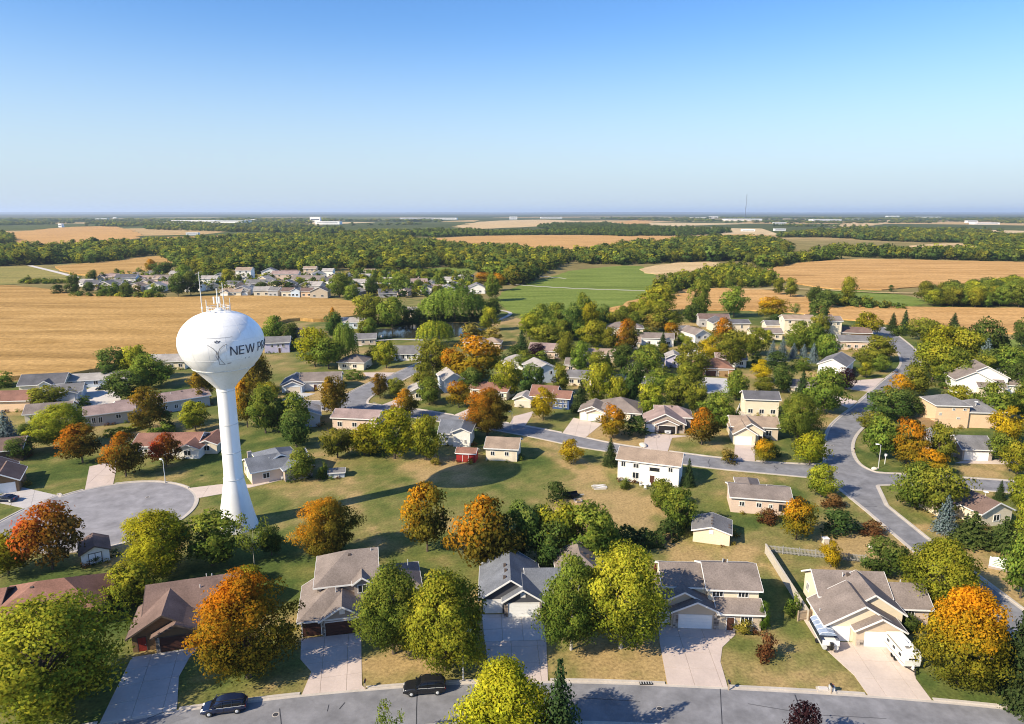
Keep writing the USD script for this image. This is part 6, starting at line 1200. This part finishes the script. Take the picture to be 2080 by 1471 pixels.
# pontoon boat on its trailer
a, b = G(1682, 1320), G(1661, 1282); rz = math.degrees(math.atan2(b[1] - a[1], b[0] - a[0]))
t = thing('pontoon_boat', 'blue covered pontoon boat on a trailer against the wall of the cream house', 'boat', ((a[0] + b[0]) / 2, (a[1] + b[1]) / 2, .05), rz)
for s in (-1, 1): part(t, 'pontoon', MB().tube([(-2.9, s * .75, .75), (2.3, s * .75, .75), (2.9, s * .75, .95)], [.32, .32, .06], 12), STEEL, 40)
part(t, 'deck', MB().box(-2.9, -1.15, 1.05, 2.7, 1.15, 1.15), TRIM); part(t, 'transom_panel', MB().box(-2.95, -1.1, 1.15, -2.85, 1.1, 1.85), WHITE)
for s in (-1, 1): part(t, 'side_fence', MB().box(-2.85, s * 1.12 - .03, 1.15, 2.5, s * 1.12 + .03, 1.8), NAVY)
COVER = mat('boat_cover', (0.28, 0.34, 0.43), 0.6, 0.25, 2, bump=0.03)
m = trimesh.creation.extrude_polygon(Polygon([(-1.1, 1.8), (-.9, 2.05), (0, 2.25), (.9, 2.05), (1.1, 1.8)]), 4.2, engine='earcut'); v = np.array(m.vertices); part(t, 'cover', (np.column_stack([v[:, 2] - 1.7, v[:, 0], v[:, 1]]), m.faces), COVER)
for k in range(5): part(t, 'cover_rib', MB().tube([(-1.6 + k, y, z) for y, z in ((-1.12, 1.82), (-.9, 2.08), (0, 2.28), (.9, 2.08), (1.12, 1.82))], .03, 4), WHITE)
part(t, 'outboard_motor', MB().box(-3.4, -.2, .7, -3.0, .2, 1.7), BLACK); part(t, 'trailer_frame', MB().bar((-2.4, .4, .4), (3.8, 0, .4), .1, .1).bar((-2.4, -.4, .4), (3.8, 0, .4), .1, .1), RUBBER)
for s in (-1, 1):
    v, f = MB().lathe([(.12, -.09), (.3, -.09), (.3, .09), (.12, .09)], 14).arrays(); part(t, 'wheel', (np.column_stack([v[:, 0] - .7, v[:, 2] + s * 1.1, v[:, 1] + .3]), f), RUBBER)

# ------------------------------------------------------------------ street furniture and yard things
def lamp(at, hgt, ang, label):
    g = G(*at); t = thing('street_lamp', label, 'street lamp', (g[0], g[1], 0), ang)
    part(t, 'pole', MB().tube([(0, 0, 0), (0, 0, hgt * .5), (0, 0, hgt)], [.085, .065, .05], 8), STEEL); part(t, 'base', MB().tube([(0, 0, 0), (0, 0, .15), (0, 0, .3)], [.2, .18, .12], 8), KERB)
    part(t, 'arm', MB().tube([(0, 0, hgt - .1), (.3, 0, hgt + .08), (.75, 0, hgt + .12)], .045, 6), STEEL); part(t, 'lamp_head', MB().box(.4, -.16, hgt + .06, 1.1, .16, hgt + .24).box(.5, -.12, hgt, 1.0, .12, hgt + .06), WHITE)
    return t
lamp((941, 1383), 7.0, 0, 'pale street lamp at the front kerb right of the black vehicle'); lamp((336, 981), 5.2, 150, 'street lamp on the rim of the cul de sac'); lamp((1784, 951), 5.6, 160, 'street lamp on the corner right of the intersection'); lamp((1040, 872), 5.0, 200, 'street lamp beside the middle street')
def post(name, label, at, hgt, r, m, cat): 
    g = G(*at); t = thing(name, label, cat, (g[0], g[1], 0)); part(t, 'pole', MB().tube([(0, 0, 0), (0, 0, hgt / 2), (0, 0, hgt)], r, 6), m); return t
t = post('sign_post', 'short pale post beside the corner street lamp', (1797, 943), 2.6, .07, WHITE, 'sign'); part(t, 'sign_plate', MB().box(-.3, -.05, 2.0, .3, -.02, 2.6), WHITE)
def mailbox(at, label, two=False):
    g = G(*at); t = thing('mailbox', label, 'mailbox', (g[0], g[1], 0), 0)
    part(t, 'post', MB().box(-.06, -.06, 0, .06, .06, 1.05), WOODF)
    m = trimesh.creation.extrude_polygon(Polygon([(-.12, 0), (.12, 0), (.12, .15), (.08, .24), (0, .27), (-.08, .24), (-.12, .15)]), .55, engine='earcut'); v = np.array(m.vertices); part(t, 'box', (np.column_stack([v[:, 0], v[:, 2] - .28, v[:, 1] + 1.05]), m.faces), BLACK); part(t, 'flag', MB().box(.12, -.1, 1.15, .14, .1, 1.35), REDOOR)
mailbox((1688, 1409), 'dark mailbox at the kerb near the wide right driveway'); mailbox((1480, 1402), 'dark mailbox at the kerb beside the split level driveway'); mailbox((742, 1400), 'dark mailbox at the kerb by the pinkish driveway'); mailbox((1735, 921), 'dark mailbox on the outer kerb of the road bend'); mailbox((1662, 846), 'mailbox at the inner kerb of the curving road')
g = G(1678, 1404); t = thing('utility_pad', 'pale flat concrete utility pad at the front kerb', 'utility box', (g[0], g[1], 0), -6); part(t, 'base', MB().box(-1.1, -.4, 0, 1.1, .5, .22), KERB); part(t, 'lid', MB().box(-.9, -.2, .22, .2, .35, .4), CONC[3]); part(t, 'box', MB().box(.35, -.25, .22, .95, .3, .75), STEEL)
t = thing('storm_drain', 'dark iron storm drain set in the front kerb', 'storm drain', tuple(G(1312, 1389))); part(t, 'grate', MB().box(-.8, -.25, .02, .8, .2, .15), RUBBER)
for k in range(5): part(t, 'bar', MB().box(-.7 + k * .32, -.22, .15, -.6 + k * .32, .17, .17), STEEL)
# boundary fences of the cascading gable house
def fence(label, a, b, hgt, pitch, m, name='fence', board=.13, capw=.12, solid=True):
    A, B = G(*a), G(*b); d = B - A; Ln = math.hypot(d[0], d[1]); t = thing(name, label, 'fence', (A[0], A[1], 0), math.degrees(math.atan2(d[1], d[0])))
    n = max(1, int(Ln / pitch))
    for k in range(n + 1): part(t, 'post', MB().box(k * Ln / n - .07, -.09, 0, k * Ln / n + .07, .05, hgt + .12), m)
    for z in (.3, hgt - .25): part(t, 'rail', MB().box(0, -.06, z, Ln, 0, z + .1), m)
    if capw: part(t, 'cap_board', MB().box(0, -capw, hgt + .0, Ln, capw, hgt + .05), m)
    q = int(Ln / (board * (1.12 if solid else 2.2)))
    rr = random.Random(len(label))
    for k in range(q):
        x = (k + .5) * Ln / q; part(t, 'board', MB().box(x - board / 2, .003, .06, x + board / 2, .028, hgt - rr.random() * .03), m)
    return t
PALEW = mat('pale_fence_boards', (0.47, 0.42, 0.34), 0.9, 0.12, 2)
fence('pale board fence running back from the gate of the cream house', (1640, 1262), (1554, 1124), 1.7, 2.4, PALEW, capw=.16); fence('grey picket fence across the back of the lawn behind the golden tree', (1557, 1122), (1757, 1143), 1.4, 2.6, mat('grey_fence', (0.30, 0.29, 0.27), 0.9), board=.1, capw=0, solid=False)
fence('brown wooden gate between the pale fence and the cream house', (1620, 1262), (1660, 1256), 1.6, 1.6, WOODF, capw=0)
fence('white board fence left of the cream deck house', (1482, 872), (1502, 828), 1.2, 2, WHITE, capw=.05, board=.2); fence('white fence panel behind the green tree by the road bend', (1634, 872), (1664, 836), 1.7, 2.4, WHITE, capw=.05, board=.2)
# subdivision sign
g = G(2032, 1158); t = thing('subdivision_sign', 'white arched subdivision sign with green lettering beside the lower road', 'sign', (g[0], g[1], 0), -32)
SGN = mat('sign_face', (0.74, 0.78, 0.66), 0.6); SGT = mat('sign_green', (0.06, 0.14, 0.07), 0.6)
pg = [(-1.5, .35), (1.5, .35), (1.5, 1.75)] + [(1.5 * math.cos(a), 1.75 + .42 * math.sin(a)) for a in np.linspace(.0, math.pi, 12)] + [(-1.5, 1.75)]
m = trimesh.creation.extrude_polygon(Polygon(pg).buffer(0), .14, engine='earcut'); v = np.array(m.vertices); part(t, 'panel', (np.column_stack([v[:, 0], v[:, 2] - .07, v[:, 1]]), m.faces), SGN)
bd = Polygon(pg).buffer(0); bd = bd.difference(bd.buffer(-.1)); mb = MB().poly(bd, 0, .03); v, f = mb.arrays(); part(t, 'border', (np.column_stack([v[:, 0], -v[:, 2] - .07, v[:, 1]]), f), WHITE)
for z, xs in ((1.55, ((-.9, -.1), (0, .8))), (1.25, ((-1.1, -.4), (-.3, .3), (.4, 1.0))), (.95, ((-1.0, .1), (.2, 1.1))), (.65, ((-1.2, -.7), (-.6, .9)))):
    for x0, x1 in xs: part(t, 'lettering', MB().box(x0, -.095, z, x1, -.068, z + .09), SGT)
part(t, 'plinth', MB().box(-1.7, -.22, 0, 1.7, .22, .35), STONE)
for k, s in enumerate((-1.55, 1.55)): part(t, 'post', MB().box(s - .1, -.1, 0, s + .1, .1, 2.0), WHITE)
# small things in the yards
def rock(name, label, at, sx, sy, sz, m, cat='boulder'):
    g = G(*at); s = trimesh.creation.icosphere(2, 1.0); v = np.array(s.vertices); v *= (1 + .28 * (meshkit.noise(v * 1.6, len(label)) - .5))[:, None]; v = v * [sx, sy, sz]; v[:, 2] = np.maximum(v[:, 2] + sz * .5, -.05)
    t = single(name, (v + [g[0], g[1], 0], np.array(s.faces)), m, label, cat, smooth=True)
ROCK = mat('pale_boulder', (0.60, 0.54, 0.44), 0.9, 0.15, 2, bump=0.03)
rock('boulder', 'left one of two pale boulders on the lawn above the dark bushy tree', (1771, 1113), .75, .6, .55, ROCK); rock('boulder', 'right one of two pale boulders on the lawn above the dark bushy tree', (1789, 1119), .75, .55, .5, ROCK); rock('boulder', 'pale boulder at the kerb by the corner street lamp', (1776, 954), .7, .5, .4, ROCK); rock('boulder', 'long pale rock edging the mauve roofed house driveway', (1306, 906), .9, 1.6, .5, ROCK)
g = G(1676, 1104); t = thing('storage_box', 'small pale upright box on the lawn behind the golden tree', 'box', (g[0], g[1], 0), 5); part(t, 'cabinet', MB().box(-.5, -.4, .05, .5, .4, 1.0), BEIGED); part(t, 'lid', MB().box(-.56, -.46, 1.0, .56, .46, 1.12), WHITE); part(t, 'foot', MB().box(-.5, -.4, 0, -.3, .4, .05), WOODF); part(t, 'foot', MB().box(.3, -.4, 0, .5, .4, .05), WOODF)
g = G(1217, 990); t = thing('lumber_stack', 'loose stack of pale planks lying on the tan backyard', 'lumber', (g[0], g[1], 0), 12)
rr = random.Random(4)
for k in range(14): part(t, 'plank', MB().box(-1.3 - rr.random() * .3, -.12, 0, 1.2 + rr.random() * .3, .12, .09).move((rr.random() - .5) * .8, (k % 7) * .34 - 1.1, .03 + .11 * (k // 7), rr.uniform(-12, 12)), [WHITE, PALEW, ROCK][k % 3])
g = G(1160, 1010); t = thing('utility_trailer', 'dark low utility trailer left on the tan lawn', 'trailer', (g[0], g[1], 0), 14); part(t, 'bed', MB().box(-1.6, -.8, .45, 1.6, .8, .55), RUBBER); part(t, 'rail', MB().box(-1.6, -.8, .55, 1.6, -.74, .95), RUBBER); part(t, 'rail', MB().box(-1.6, .74, .55, 1.6, .8, .95), RUBBER); part(t, 'hitch', MB().bar((1.6, 0, .45), (2.8, -.2, .45), .1, .1), STEEL)
for s in (-1, 1):
    v, f = MB().lathe([(.1, -.09), (.32, -.09), (.32, .09), (.1, .09)], 14).arrays(); part(t, 'wheel', (np.column_stack([v[:, 0], v[:, 2] + s * .95, v[:, 1] + .32]), f), RUBBER)
g = G(1174, 1018); an = np.arange(0, 17) * math.pi / 8; t = thing('fire_ring', 'round stone fire ring right of the utility trailer', 'fire pit', (g[0], g[1], 0))
for k in range(12): a = k * math.pi / 6; part(t, 'stone', MB().box(-.2, -.13, 0, .2, .13, .28).move(.8 * math.cos(a), .8 * math.sin(a), 0, math.degrees(a) + 90), STONES[k % 3])
def deck(label, at, rot, w, d, h, m=WOODF):
    g = G(*at); t = thing('deck', label, 'deck', (g[0], g[1], 0), rot)
    for k in range(int(d / .3)): part(t, 'plank', MB().box(0, k * .3 + .01, h - .05, w, k * .3 + .29, h), m)
    part(t, 'skirt', MB().box(0, .0, 0, w, .06, h - .06), m)
    for x in (0.05, w / 2, w - .05): part(t, 'post', MB().box(x - .05, .02, h, x + .05, .1, h + 1), m)
    part(t, 'rail', MB().box(0, .02, h + .95, w, .12, h + 1.02), m); part(t, 'rail', MB().box(0, .04, h + .45, w, .08, h + .5), m)
deck('brown wooden deck on the left side of the peach house', (1870, 868), -6, 4.2, 4, 1.6, TIMBER); deck('timber deck at the left wall of the large white gabled house', (1915, 790), -14, 4, 4, 1.2, TIMBER); deck('pale deck with white furniture behind the cream gabled house', (1503, 848), -8, 3, 5, .6, PALEW)
def furniture(label, at, n=4):
    g = G(*at); t = thing('patio_set', label, 'patio set', (g[0], g[1], 0), 20); part(t, 'table', MB().tube([(0, 0, 0), (0, 0, .35), (0, 0, .7)], .06, 6).lathe([(.01, .76), (.6, .76), (.6, .70), (.01, .70)], 16), WHITE)
    for k in range(n): a = k * 2 * math.pi / n; c = part(t, 'chair', MB().box(-.25, -.25, .4, .25, .25, .46).box(-.25, .2, .46, .25, .26, .9).move(1.05 * math.cos(a), 1.05 * math.sin(a), 0, math.degrees(a) - 90), WHITE); part(c, 'legs', MB().box(-.23, -.23, 0, -.18, -.18, .4).box(.18, -.23, 0, .23, -.18, .4).box(-.23, .18, 0, -.18, .23, .4).box(.18, .18, 0, .23, .23, .4).move(1.05 * math.cos(a), 1.05 * math.sin(a), 0, math.degrees(a) - 90), WHITE)
furniture('white patio furniture beside the slate blue roofed house', (573, 972)); furniture('white patio furniture behind the cream deck house', (1540, 853)); furniture('pale patio furniture by the wall of the white two storey house', (1310, 990), 3)
g = G(1330, 1176); t = thing('patio_umbrella', 'closed maroon patio umbrella behind the split level house', 'umbrella', (g[0], g[1], 0)); part(t, 'pole', MB().tube([(0, 0, 0), (0, 0, 1.3), (0, 0, 2.7)], .03, 6), STEEL); part(t, 'folded_canopy', MB().lathe([(.3, .9), (.34, 1.2), (.22, 1.9), (.05, 2.65), (.01, 2.7)], 10), mat('maroon_cloth', (0.10, 0.012, 0.014), 0.9)); part(t, 'base', MB().lathe([(.3, 0), (.3, .1), (.01, .12)], 12), RUBBER)
g = G(862, 670); rock('swan', 'small white bird shape on the pond edge', (776, 684), .6, .4, .5, WHITE, 'bird')

# ------------------------------------------------------------------ woods and far country
def far_tree(seed, pal, lobes=15, per=17, size=.85):
    v, f, n, k, C = broadleaf(seed, ('round', 'oval')[seed % 2], pal, lobes, per, size, base=.02, lobe=.2, inner=.4, spread=.16, warm=(-.3, -.3, 1), warmk=.3)
    o = v - [0, 0, 4.5]; o /= np.linalg.norm(o, axis=1, keepdims=True) + 1e-9; n = .28 * n + .85 * o
    return v, f, n / np.linalg.norm(n, axis=1, keepdims=True), k
def tone(p, k): return [tuple(x * k for x in c) for c in p]
FARP = [far_tree(301, PAL['dg']), far_tree(302, PAL['gr']), far_tree(303, PAL['ol']), far_tree(304, tone(PAL['dg'], 1.5)), far_tree(305, PAL['yg']), far_tree(306, tone(PAL['gr'], .75)), far_tree(307, tone(PAL['ol'], .8)), far_tree(308, tone(PAL['dg'], 1.2))]
def instancer(name, label, cat, pts, sizes, protos, mats_=None, kind='stuff', seed=0):
    """Many copies of a few shapes scattered over the ground, as one object."""
    path = numbered('/World', name); pi = UsdGeom.PointInstancer.Define(stage, path); rg = np.random.default_rng(seed); rel = pi.CreatePrototypesRel()
    for i, pr in enumerate(protos):
        q = f'{path}/crown_{i:03d}' if i else f'{path}/crown'
        v, f, n, k = pr; color_mesh(q, v, f, k, LEAF, 'leafcol', n); rel.AddTarget(q)
    n = len(pts); ang = rg.uniform(0, 2 * np.pi, n)
    pi.CreateProtoIndicesAttr(Vt.IntArray.FromNumpy(rg.integers(0, len(protos), n).astype(np.int32)))
    pi.CreatePositionsAttr(Vt.Vec3fArray.FromNumpy(np.asarray(pts, np.float32))); pi.CreateScalesAttr(Vt.Vec3fArray.FromNumpy(np.asarray(sizes, np.float32)))
    pi.CreateOrientationsAttr(Vt.QuathArray([Gf.Quath(float(math.cos(a / 2)), 0, 0, float(math.sin(a / 2))) for a in ang]))
    tag(pi.GetPrim(), label, cat, None, kind)
def scatter(poly, spacing, rg):
    x0, y0, x1, y1 = poly.bounds; nx, ny = int((x1 - x0) / spacing) + 1, int((y1 - y0) / spacing) + 1
    X, Y = np.meshgrid(np.arange(nx), np.arange(ny)); p = np.column_stack([(X.ravel() + rg.uniform(0, 1, X.size)) * spacing + x0, (Y.ravel() + rg.uniform(0, 1, Y.size)) * spacing + y0])
    import shapely
    return p[shapely.contains_xy(poly, p[:, 0], p[:, 1])]
def wood(label, pts, spacing=11, wid=16.5, hgt=13.5, seed=0, only=None, thin=0):
    rg = np.random.default_rng(seed); p = scatter(Polygon(chaikin(GP(pts + pts[:1]), 1)).buffer(0), spacing, rg); n = len(p)
    if thin: p = p[meshkit.fbm(np.column_stack([p / 420, np.zeros(len(p))]), 3, seed + 50) > thin]; n = len(p)
    k = .55 + .75 * meshkit.fbm(np.column_stack([p / 60, np.zeros(n)]), 3, seed)
    s = np.column_stack([np.full((n, 2), 1.0) * (wid / W0 * k * rg.uniform(.8, 1.25, n))[:, None], hgt / H0 * k * rg.uniform(.8, 1.25, n)])
    instancer('wood', label, 'wood', np.column_stack([p, np.full(n, -.2)]), s, FARP if only is None else [FARP[i] for i in only], seed=seed)
wood('broad belt of woodland across the left behind the far estate', [(-200, 512), (0, 514), (150, 508), (330, 499), (480, 489), (640, 482), (700, 490), (730, 520), (700, 552), (560, 553), (430, 562), (372, 556), (345, 524), (300, 516), (205, 538), (150, 534), (0, 541), (-200, 546)], seed=1)
wood('thick green woodland behind the willows and the golf course', [(690, 482), (780, 472), (850, 476), (800, 492), (930, 505), (1010, 512), (1150, 520), (1165, 530), (1110, 552), (1070, 578), (1020, 586), (985, 560), (930, 542), (820, 548), (745, 556), (690, 552)], seed=2, thin=.33)
wood('woodland strip between the central tan field and the golf course', [(1155, 520), (1290, 505), (1400, 494), (1490, 488), (1560, 494), (1620, 508), (1540, 533), (1440, 530), (1300, 537), (1190, 540)], seed=3)
wood('large woodland behind the big ripe field on the right', [(1560, 484), (1700, 470), (1900, 470), (2080, 482), (2300, 480), (2300, 536), (2080, 532), (1850, 527), (1720, 522), (1600, 508)], spacing=11, seed=4, thin=.40)
wood('dark hedgerow wood above the clearing at the right', [(1540, 536), (1600, 530), (1690, 524), (1700, 528), (1620, 534), (1545, 548)], seed=5)
wood('scrubby wood behind the loose trees of the golden field corner', [(1365, 572), (1440, 556), (1500, 548), (1550, 562), (1585, 578), (1520, 586), (1440, 586), (1385, 588), (1345, 612), (1315, 622), (1330, 590)], spacing=7, wid=9, hgt=10, seed=6, only=(1, 2, 4, 5))
wood('scrub along the left of the golf green', [(1650, 600), (1700, 608), (1760, 618), (1850, 628), (1780, 630), (1690, 624), (1640, 612)], spacing=5, wid=6, hgt=5, seed=7)
wood('trees around the meadow at the far left', [(-160, 470), (0, 478), (30, 489), (20, 497), (-160, 500)], seed=8); wood('wooded band beyond the upper left fields', [(-300, 462), (0, 464), (180, 458), (290, 466), (420, 470), (580, 474), (700, 478), (690, 462), (500, 455), (280, 452), (0, 455), (-300, 455)], spacing=24, wid=16, hgt=13, seed=9, thin=.5)
wood('dark plantation above the central tan field', [(840, 472), (1000, 474), (1150, 473), (1300, 476), (1290, 482), (1200, 477), (1000, 478), (850, 484)], spacing=11, wid=13, hgt=13, seed=10, only=(0, 3, 1)); wood('long dark tree row at the back of the central tan field', [(1090, 462), (1150, 456), (1240, 458), (1400, 468), (1500, 470), (1420, 480), (1280, 480), (1150, 472)], spacing=15, wid=15, hgt=13, seed=11, only=(0, 3))
wood('wooded country right of centre below the horizon', [(1440, 462), (1560, 458), (1700, 462), (1900, 458), (2080, 462), (2300, 460), (2300, 474), (2080, 472), (1850, 466), (1640, 474), (1500, 476)], spacing=30, wid=17, hgt=13, seed=12, thin=.5)
wood('thin trees fringing the left field beside the far estate', [(130, 603), (240, 605), (345, 607), (345, 610), (240, 609), (130, 606)], spacing=5, wid=5, hgt=4, seed=13); wood('dark scrub row between meadow and corn at the far left', [(40, 573), (110, 570), (145, 574), (110, 577), (40, 576)], spacing=4, wid=5, hgt=3, seed=14)
wood('far wooded country on the left under the horizon', [(-400, 447), (100, 446), (400, 446), (700, 446), (900, 447), (900, 457), (650, 459), (300, 450), (100, 452), (-400, 453)], spacing=60, wid=34, hgt=14, seed=15, thin=.5); wood('far wooded country on the right under the horizon', [(1200, 444), (1500, 443), (1900, 443), (2400, 445), (2400, 456), (1900, 453), (1650, 455), (1300, 449)], spacing=60, wid=34, hgt=14, seed=16, thin=.5)
wood('trees scattered through the estate beyond the corn', [(150, 572), (360, 560), (470, 562), (560, 566), (680, 566), (690, 596), (600, 592), (450, 590), (340, 598), (200, 598)], spacing=11, wid=7, hgt=7, seed=17); wood('trees scattered among the houses behind the willows', [(690, 560), (800, 556), (930, 556), (975, 575), (960, 600), (850, 606), (760, 606), (700, 596)], spacing=11, wid=8, hgt=7.5, seed=18)
# single trees of the grove right of the golf green and of the field edge behind the corner
rg = np.random.default_rng(77)
TONE = {'G': 'mid green', 'D': 'dark green', 'V': 'olive', 'Y': 'yellow green'}
def grove(where, group, pts, spacing, wid, hgt, kinds, seed):
    rg = np.random.default_rng(seed); P = scatter(Polygon(GP(pts)).buffer(0), spacing, rg)
    cuts = np.quantile(P[:, 1], [1 / 3, 2 / 3])
    for r, row in enumerate(('front', 'middle', 'back')):
        q = P[(np.searchsorted(cuts, P[:, 1]) == r)]; q = q[np.argsort(q[:, 0] / q[:, 1])]
        for i, (x, y) in enumerate(q):
            k = rg.uniform(.75, 1.25); kd = kinds[rg.integers(len(kinds))]
            plant_at(kd, x, y, wid * k, hgt * k, f'{TONE[kd]} tree, {ORD[i]} from left, {row} row of {where}', group)
grove('the golf green grove', 'trees of the grove right of the golf green', [(1872, 612), (1960, 602), (2060, 590), (2100, 589), (2100, 624), (2060, 625), (1960, 626), (1880, 622)], 8.5, 11, 12, 'GDGVY', 5)
grove('the golf course belt', 'trees of the row between golf course and roofs', [(1085, 690), (1130, 672), (1250, 655), (1330, 640), (1330, 655), (1250, 676), (1150, 700)], 10, 8, 9, 'GVYG', 6)
grove('the middle garden trees', 'garden trees among the middle distance roofs', [(1180, 745), (1250, 700), (1400, 690), (1580, 690), (1620, 700), (1560, 720), (1480, 760), (1400, 740), (1300, 720)], 17, 5, 6, 'GVDY', 8)
grove('the far bend trees', 'trees right of the far road bend', [(1880, 700), (1960, 690), (2060, 720), (2080, 770), (1960, 770), (1880, 740)], 10, 8, 8.5, 'GYVD', 9)
# far buildings on the skyline and the broadcasting mast
FARB = [(205, 447, 90, 10), (233, 446, 30, 16), (350, 456, 130, 9), (392, 452, 240, 12), (440, 453, 300, 11), (510, 450, 70, 14), (665, 456, 120, 14), (640, 452, 60, 30), (850, 446, 300, 12), (905, 446, 180, 12), (1043, 446, 60, 22), (1120, 444, 200, 10), (1420, 444, 160, 12), (1450, 444, 80, 18), (1510, 448, 260, 10), (1585, 456, 60, 9), (1680, 449, 200, 10), (1740, 448, 120, 10), (1815, 443, 120, 20), (1890, 444, 200, 14), (1975, 453, 60, 12), (2005, 456, 120, 8), (585, 487, 28, 7), (390, 478, 30, 6), (745, 482, 16, 8), (1460, 467, 24, 7), (1520, 470, 40, 6), (1585, 469, 36, 6), (122, 462, 14, 14)]
FB = mat('far_metal_cladding', (0.70, 0.69, 0.67), 0.7, 0.05)
for i, (px, py, L, hh) in enumerate(sorted(FARB)):
    g = G(px, py); t = thing('far_building', f'pale flat building near the skyline, {ORD[i]} from the left', 'building', (g[0], g[1], 0), tree_rng.uniform(-8, 8)); D = max(14, L * .35)
    part(t, 'wall', MB().box(-L / 2, 0, 0, L / 2, D, hh), FB); part(t, 'roof', MB().box(-L / 2 - .5, -.5, hh, L / 2 + .5, D + .5, hh + .8), WHITE); part(t, 'window_band', MB().box(-L * .42, -.2, hh * .45, L * .42, .1, hh * .65), R and mat('far_window', (.12, .13, .15), .4))
g = G(1513, 446); t = thing('radio_mast', 'tall thin broadcasting mast standing on the skyline', 'mast', (g[0], g[1], 0)); MST = mat('mast_steel', (0.16, 0.15, 0.17), 0.7)
HM = 195; rr_ = 1.7
for k in range(3): a = k * 2 * math.pi / 3; part(t, 'leg', MB().bar((rr_ * math.cos(a), rr_ * math.sin(a), 0), (rr_ * math.cos(a) * .6 + 3, rr_ * math.sin(a) * .6, HM), .9, .9), MST)
mb = MB()
for q in range(32):
    z = q * HM / 32; s = 1 - .4 * q / 32
    for k in range(3): a, b = k * 2 * math.pi / 3, (k + 1) * 2 * math.pi / 3; ox = 3 * q / 32; mb.bar((rr_ * s * math.cos(a) + ox, rr_ * s * math.sin(a), z), (rr_ * s * math.cos(b) + ox, rr_ * s * math.sin(b), z + HM / 32), .3, .3)
part(t, 'bracing', mb, MST)
for k in range(3): a = k * 2.1 + .5; part(t, 'guy_wire', MB().bar((2.5, 0, HM * .9), (120 * math.cos(a), 120 * math.sin(a), 0), .12, .12), MST)
# low hills along the horizon
hv, hf = [], []; n = 160
hx = np.linspace(-34000, 34000, n)
for i, x in enumerate(hx):
    yb = 26000 - (x / 34000) ** 2 * 4000; hh = 20 + 75 * meshkit.fbm(np.array([[x / 6000, 0, 0]]), 4, 8)[0]
    hv += [(x, yb, -5), (x, yb + 3000, hh), (x, yb + 9000, -5)]
for i in range(n - 1): k = i * 3; hf += [(k, k + 3, k + 4, k + 1), (k + 1, k + 4, k + 5, k + 2)]
single('hills', MB().add(hv, hf), mat('hill_woods', (0.04, 0.05, 0.04), 1.0, 0.3, 0.002), kind='structure')
# low planting against the house fronts, too small and many to count
def small_bush(seed, pal):
    v, f, n, k, C = broadleaf(seed, 'dome', pal, 9, 22, .75, base=.02, lobe=.26); return v, f, n, k
rg = np.random.default_rng(21); P, S = [], []
for h_, (g0, rot, ws) in HOUSES.items():
    if g0[1] > 330: continue
    for x, y, w, d in [w[:4] for w in ws]:
        for u in np.arange(.6, w, 1.5):
            if rg.random() < .42: P.append((g0, rot, x + u, y - .75)); S.append(rg.uniform(.5, 1.25))
        for u in np.arange(.8, d, 1.8):
            if rg.random() < .35: P.append((g0, rot, x + w + .8, y + u)); S.append(rg.uniform(.6, 1.5))
pts = []; sel = []
for (g0, rot, x, y), s_ in zip(P, S):
    c_, n_ = math.cos(math.radians(rot)), math.sin(math.radians(rot)); q = (g0[0] + c_ * x - n_ * y, g0[1] + n_ * x + c_ * y)
    if not DRV.buffer(.5).contains(Point(q)) and not streets.buffer(1).contains(Point(q)): pts.append((q[0], q[1], -.05)); sel.append((s_ / W0 * 1.5, s_ / W0 * 1.5, s_ / H0 * 1.1))
instancer('foundation_planting', 'low mixed shrubs planted along the walls of the houses', 'shrubs', np.array(pts), np.array(sel), [small_bush(401, PAL['sg']), small_bush(402, PAL['sd']), small_bush(403, PAL['sr']), small_bush(404, PAL['sy'])], seed=5)

# ------------------------------------------------------------------ the air
usdkit.material(stage, '/World/Looks/air', {'v': ('principled_volume', {'color': (0.70, 0.80, 0.92), 'density': 0.000045, 'anisotropy': 0.2})}, [], volume='v.volume')
single('haze', MB().box(-50000, -50000, -6.5, 50000, 50000, 215), '/World/Looks/air', kind='stuff')
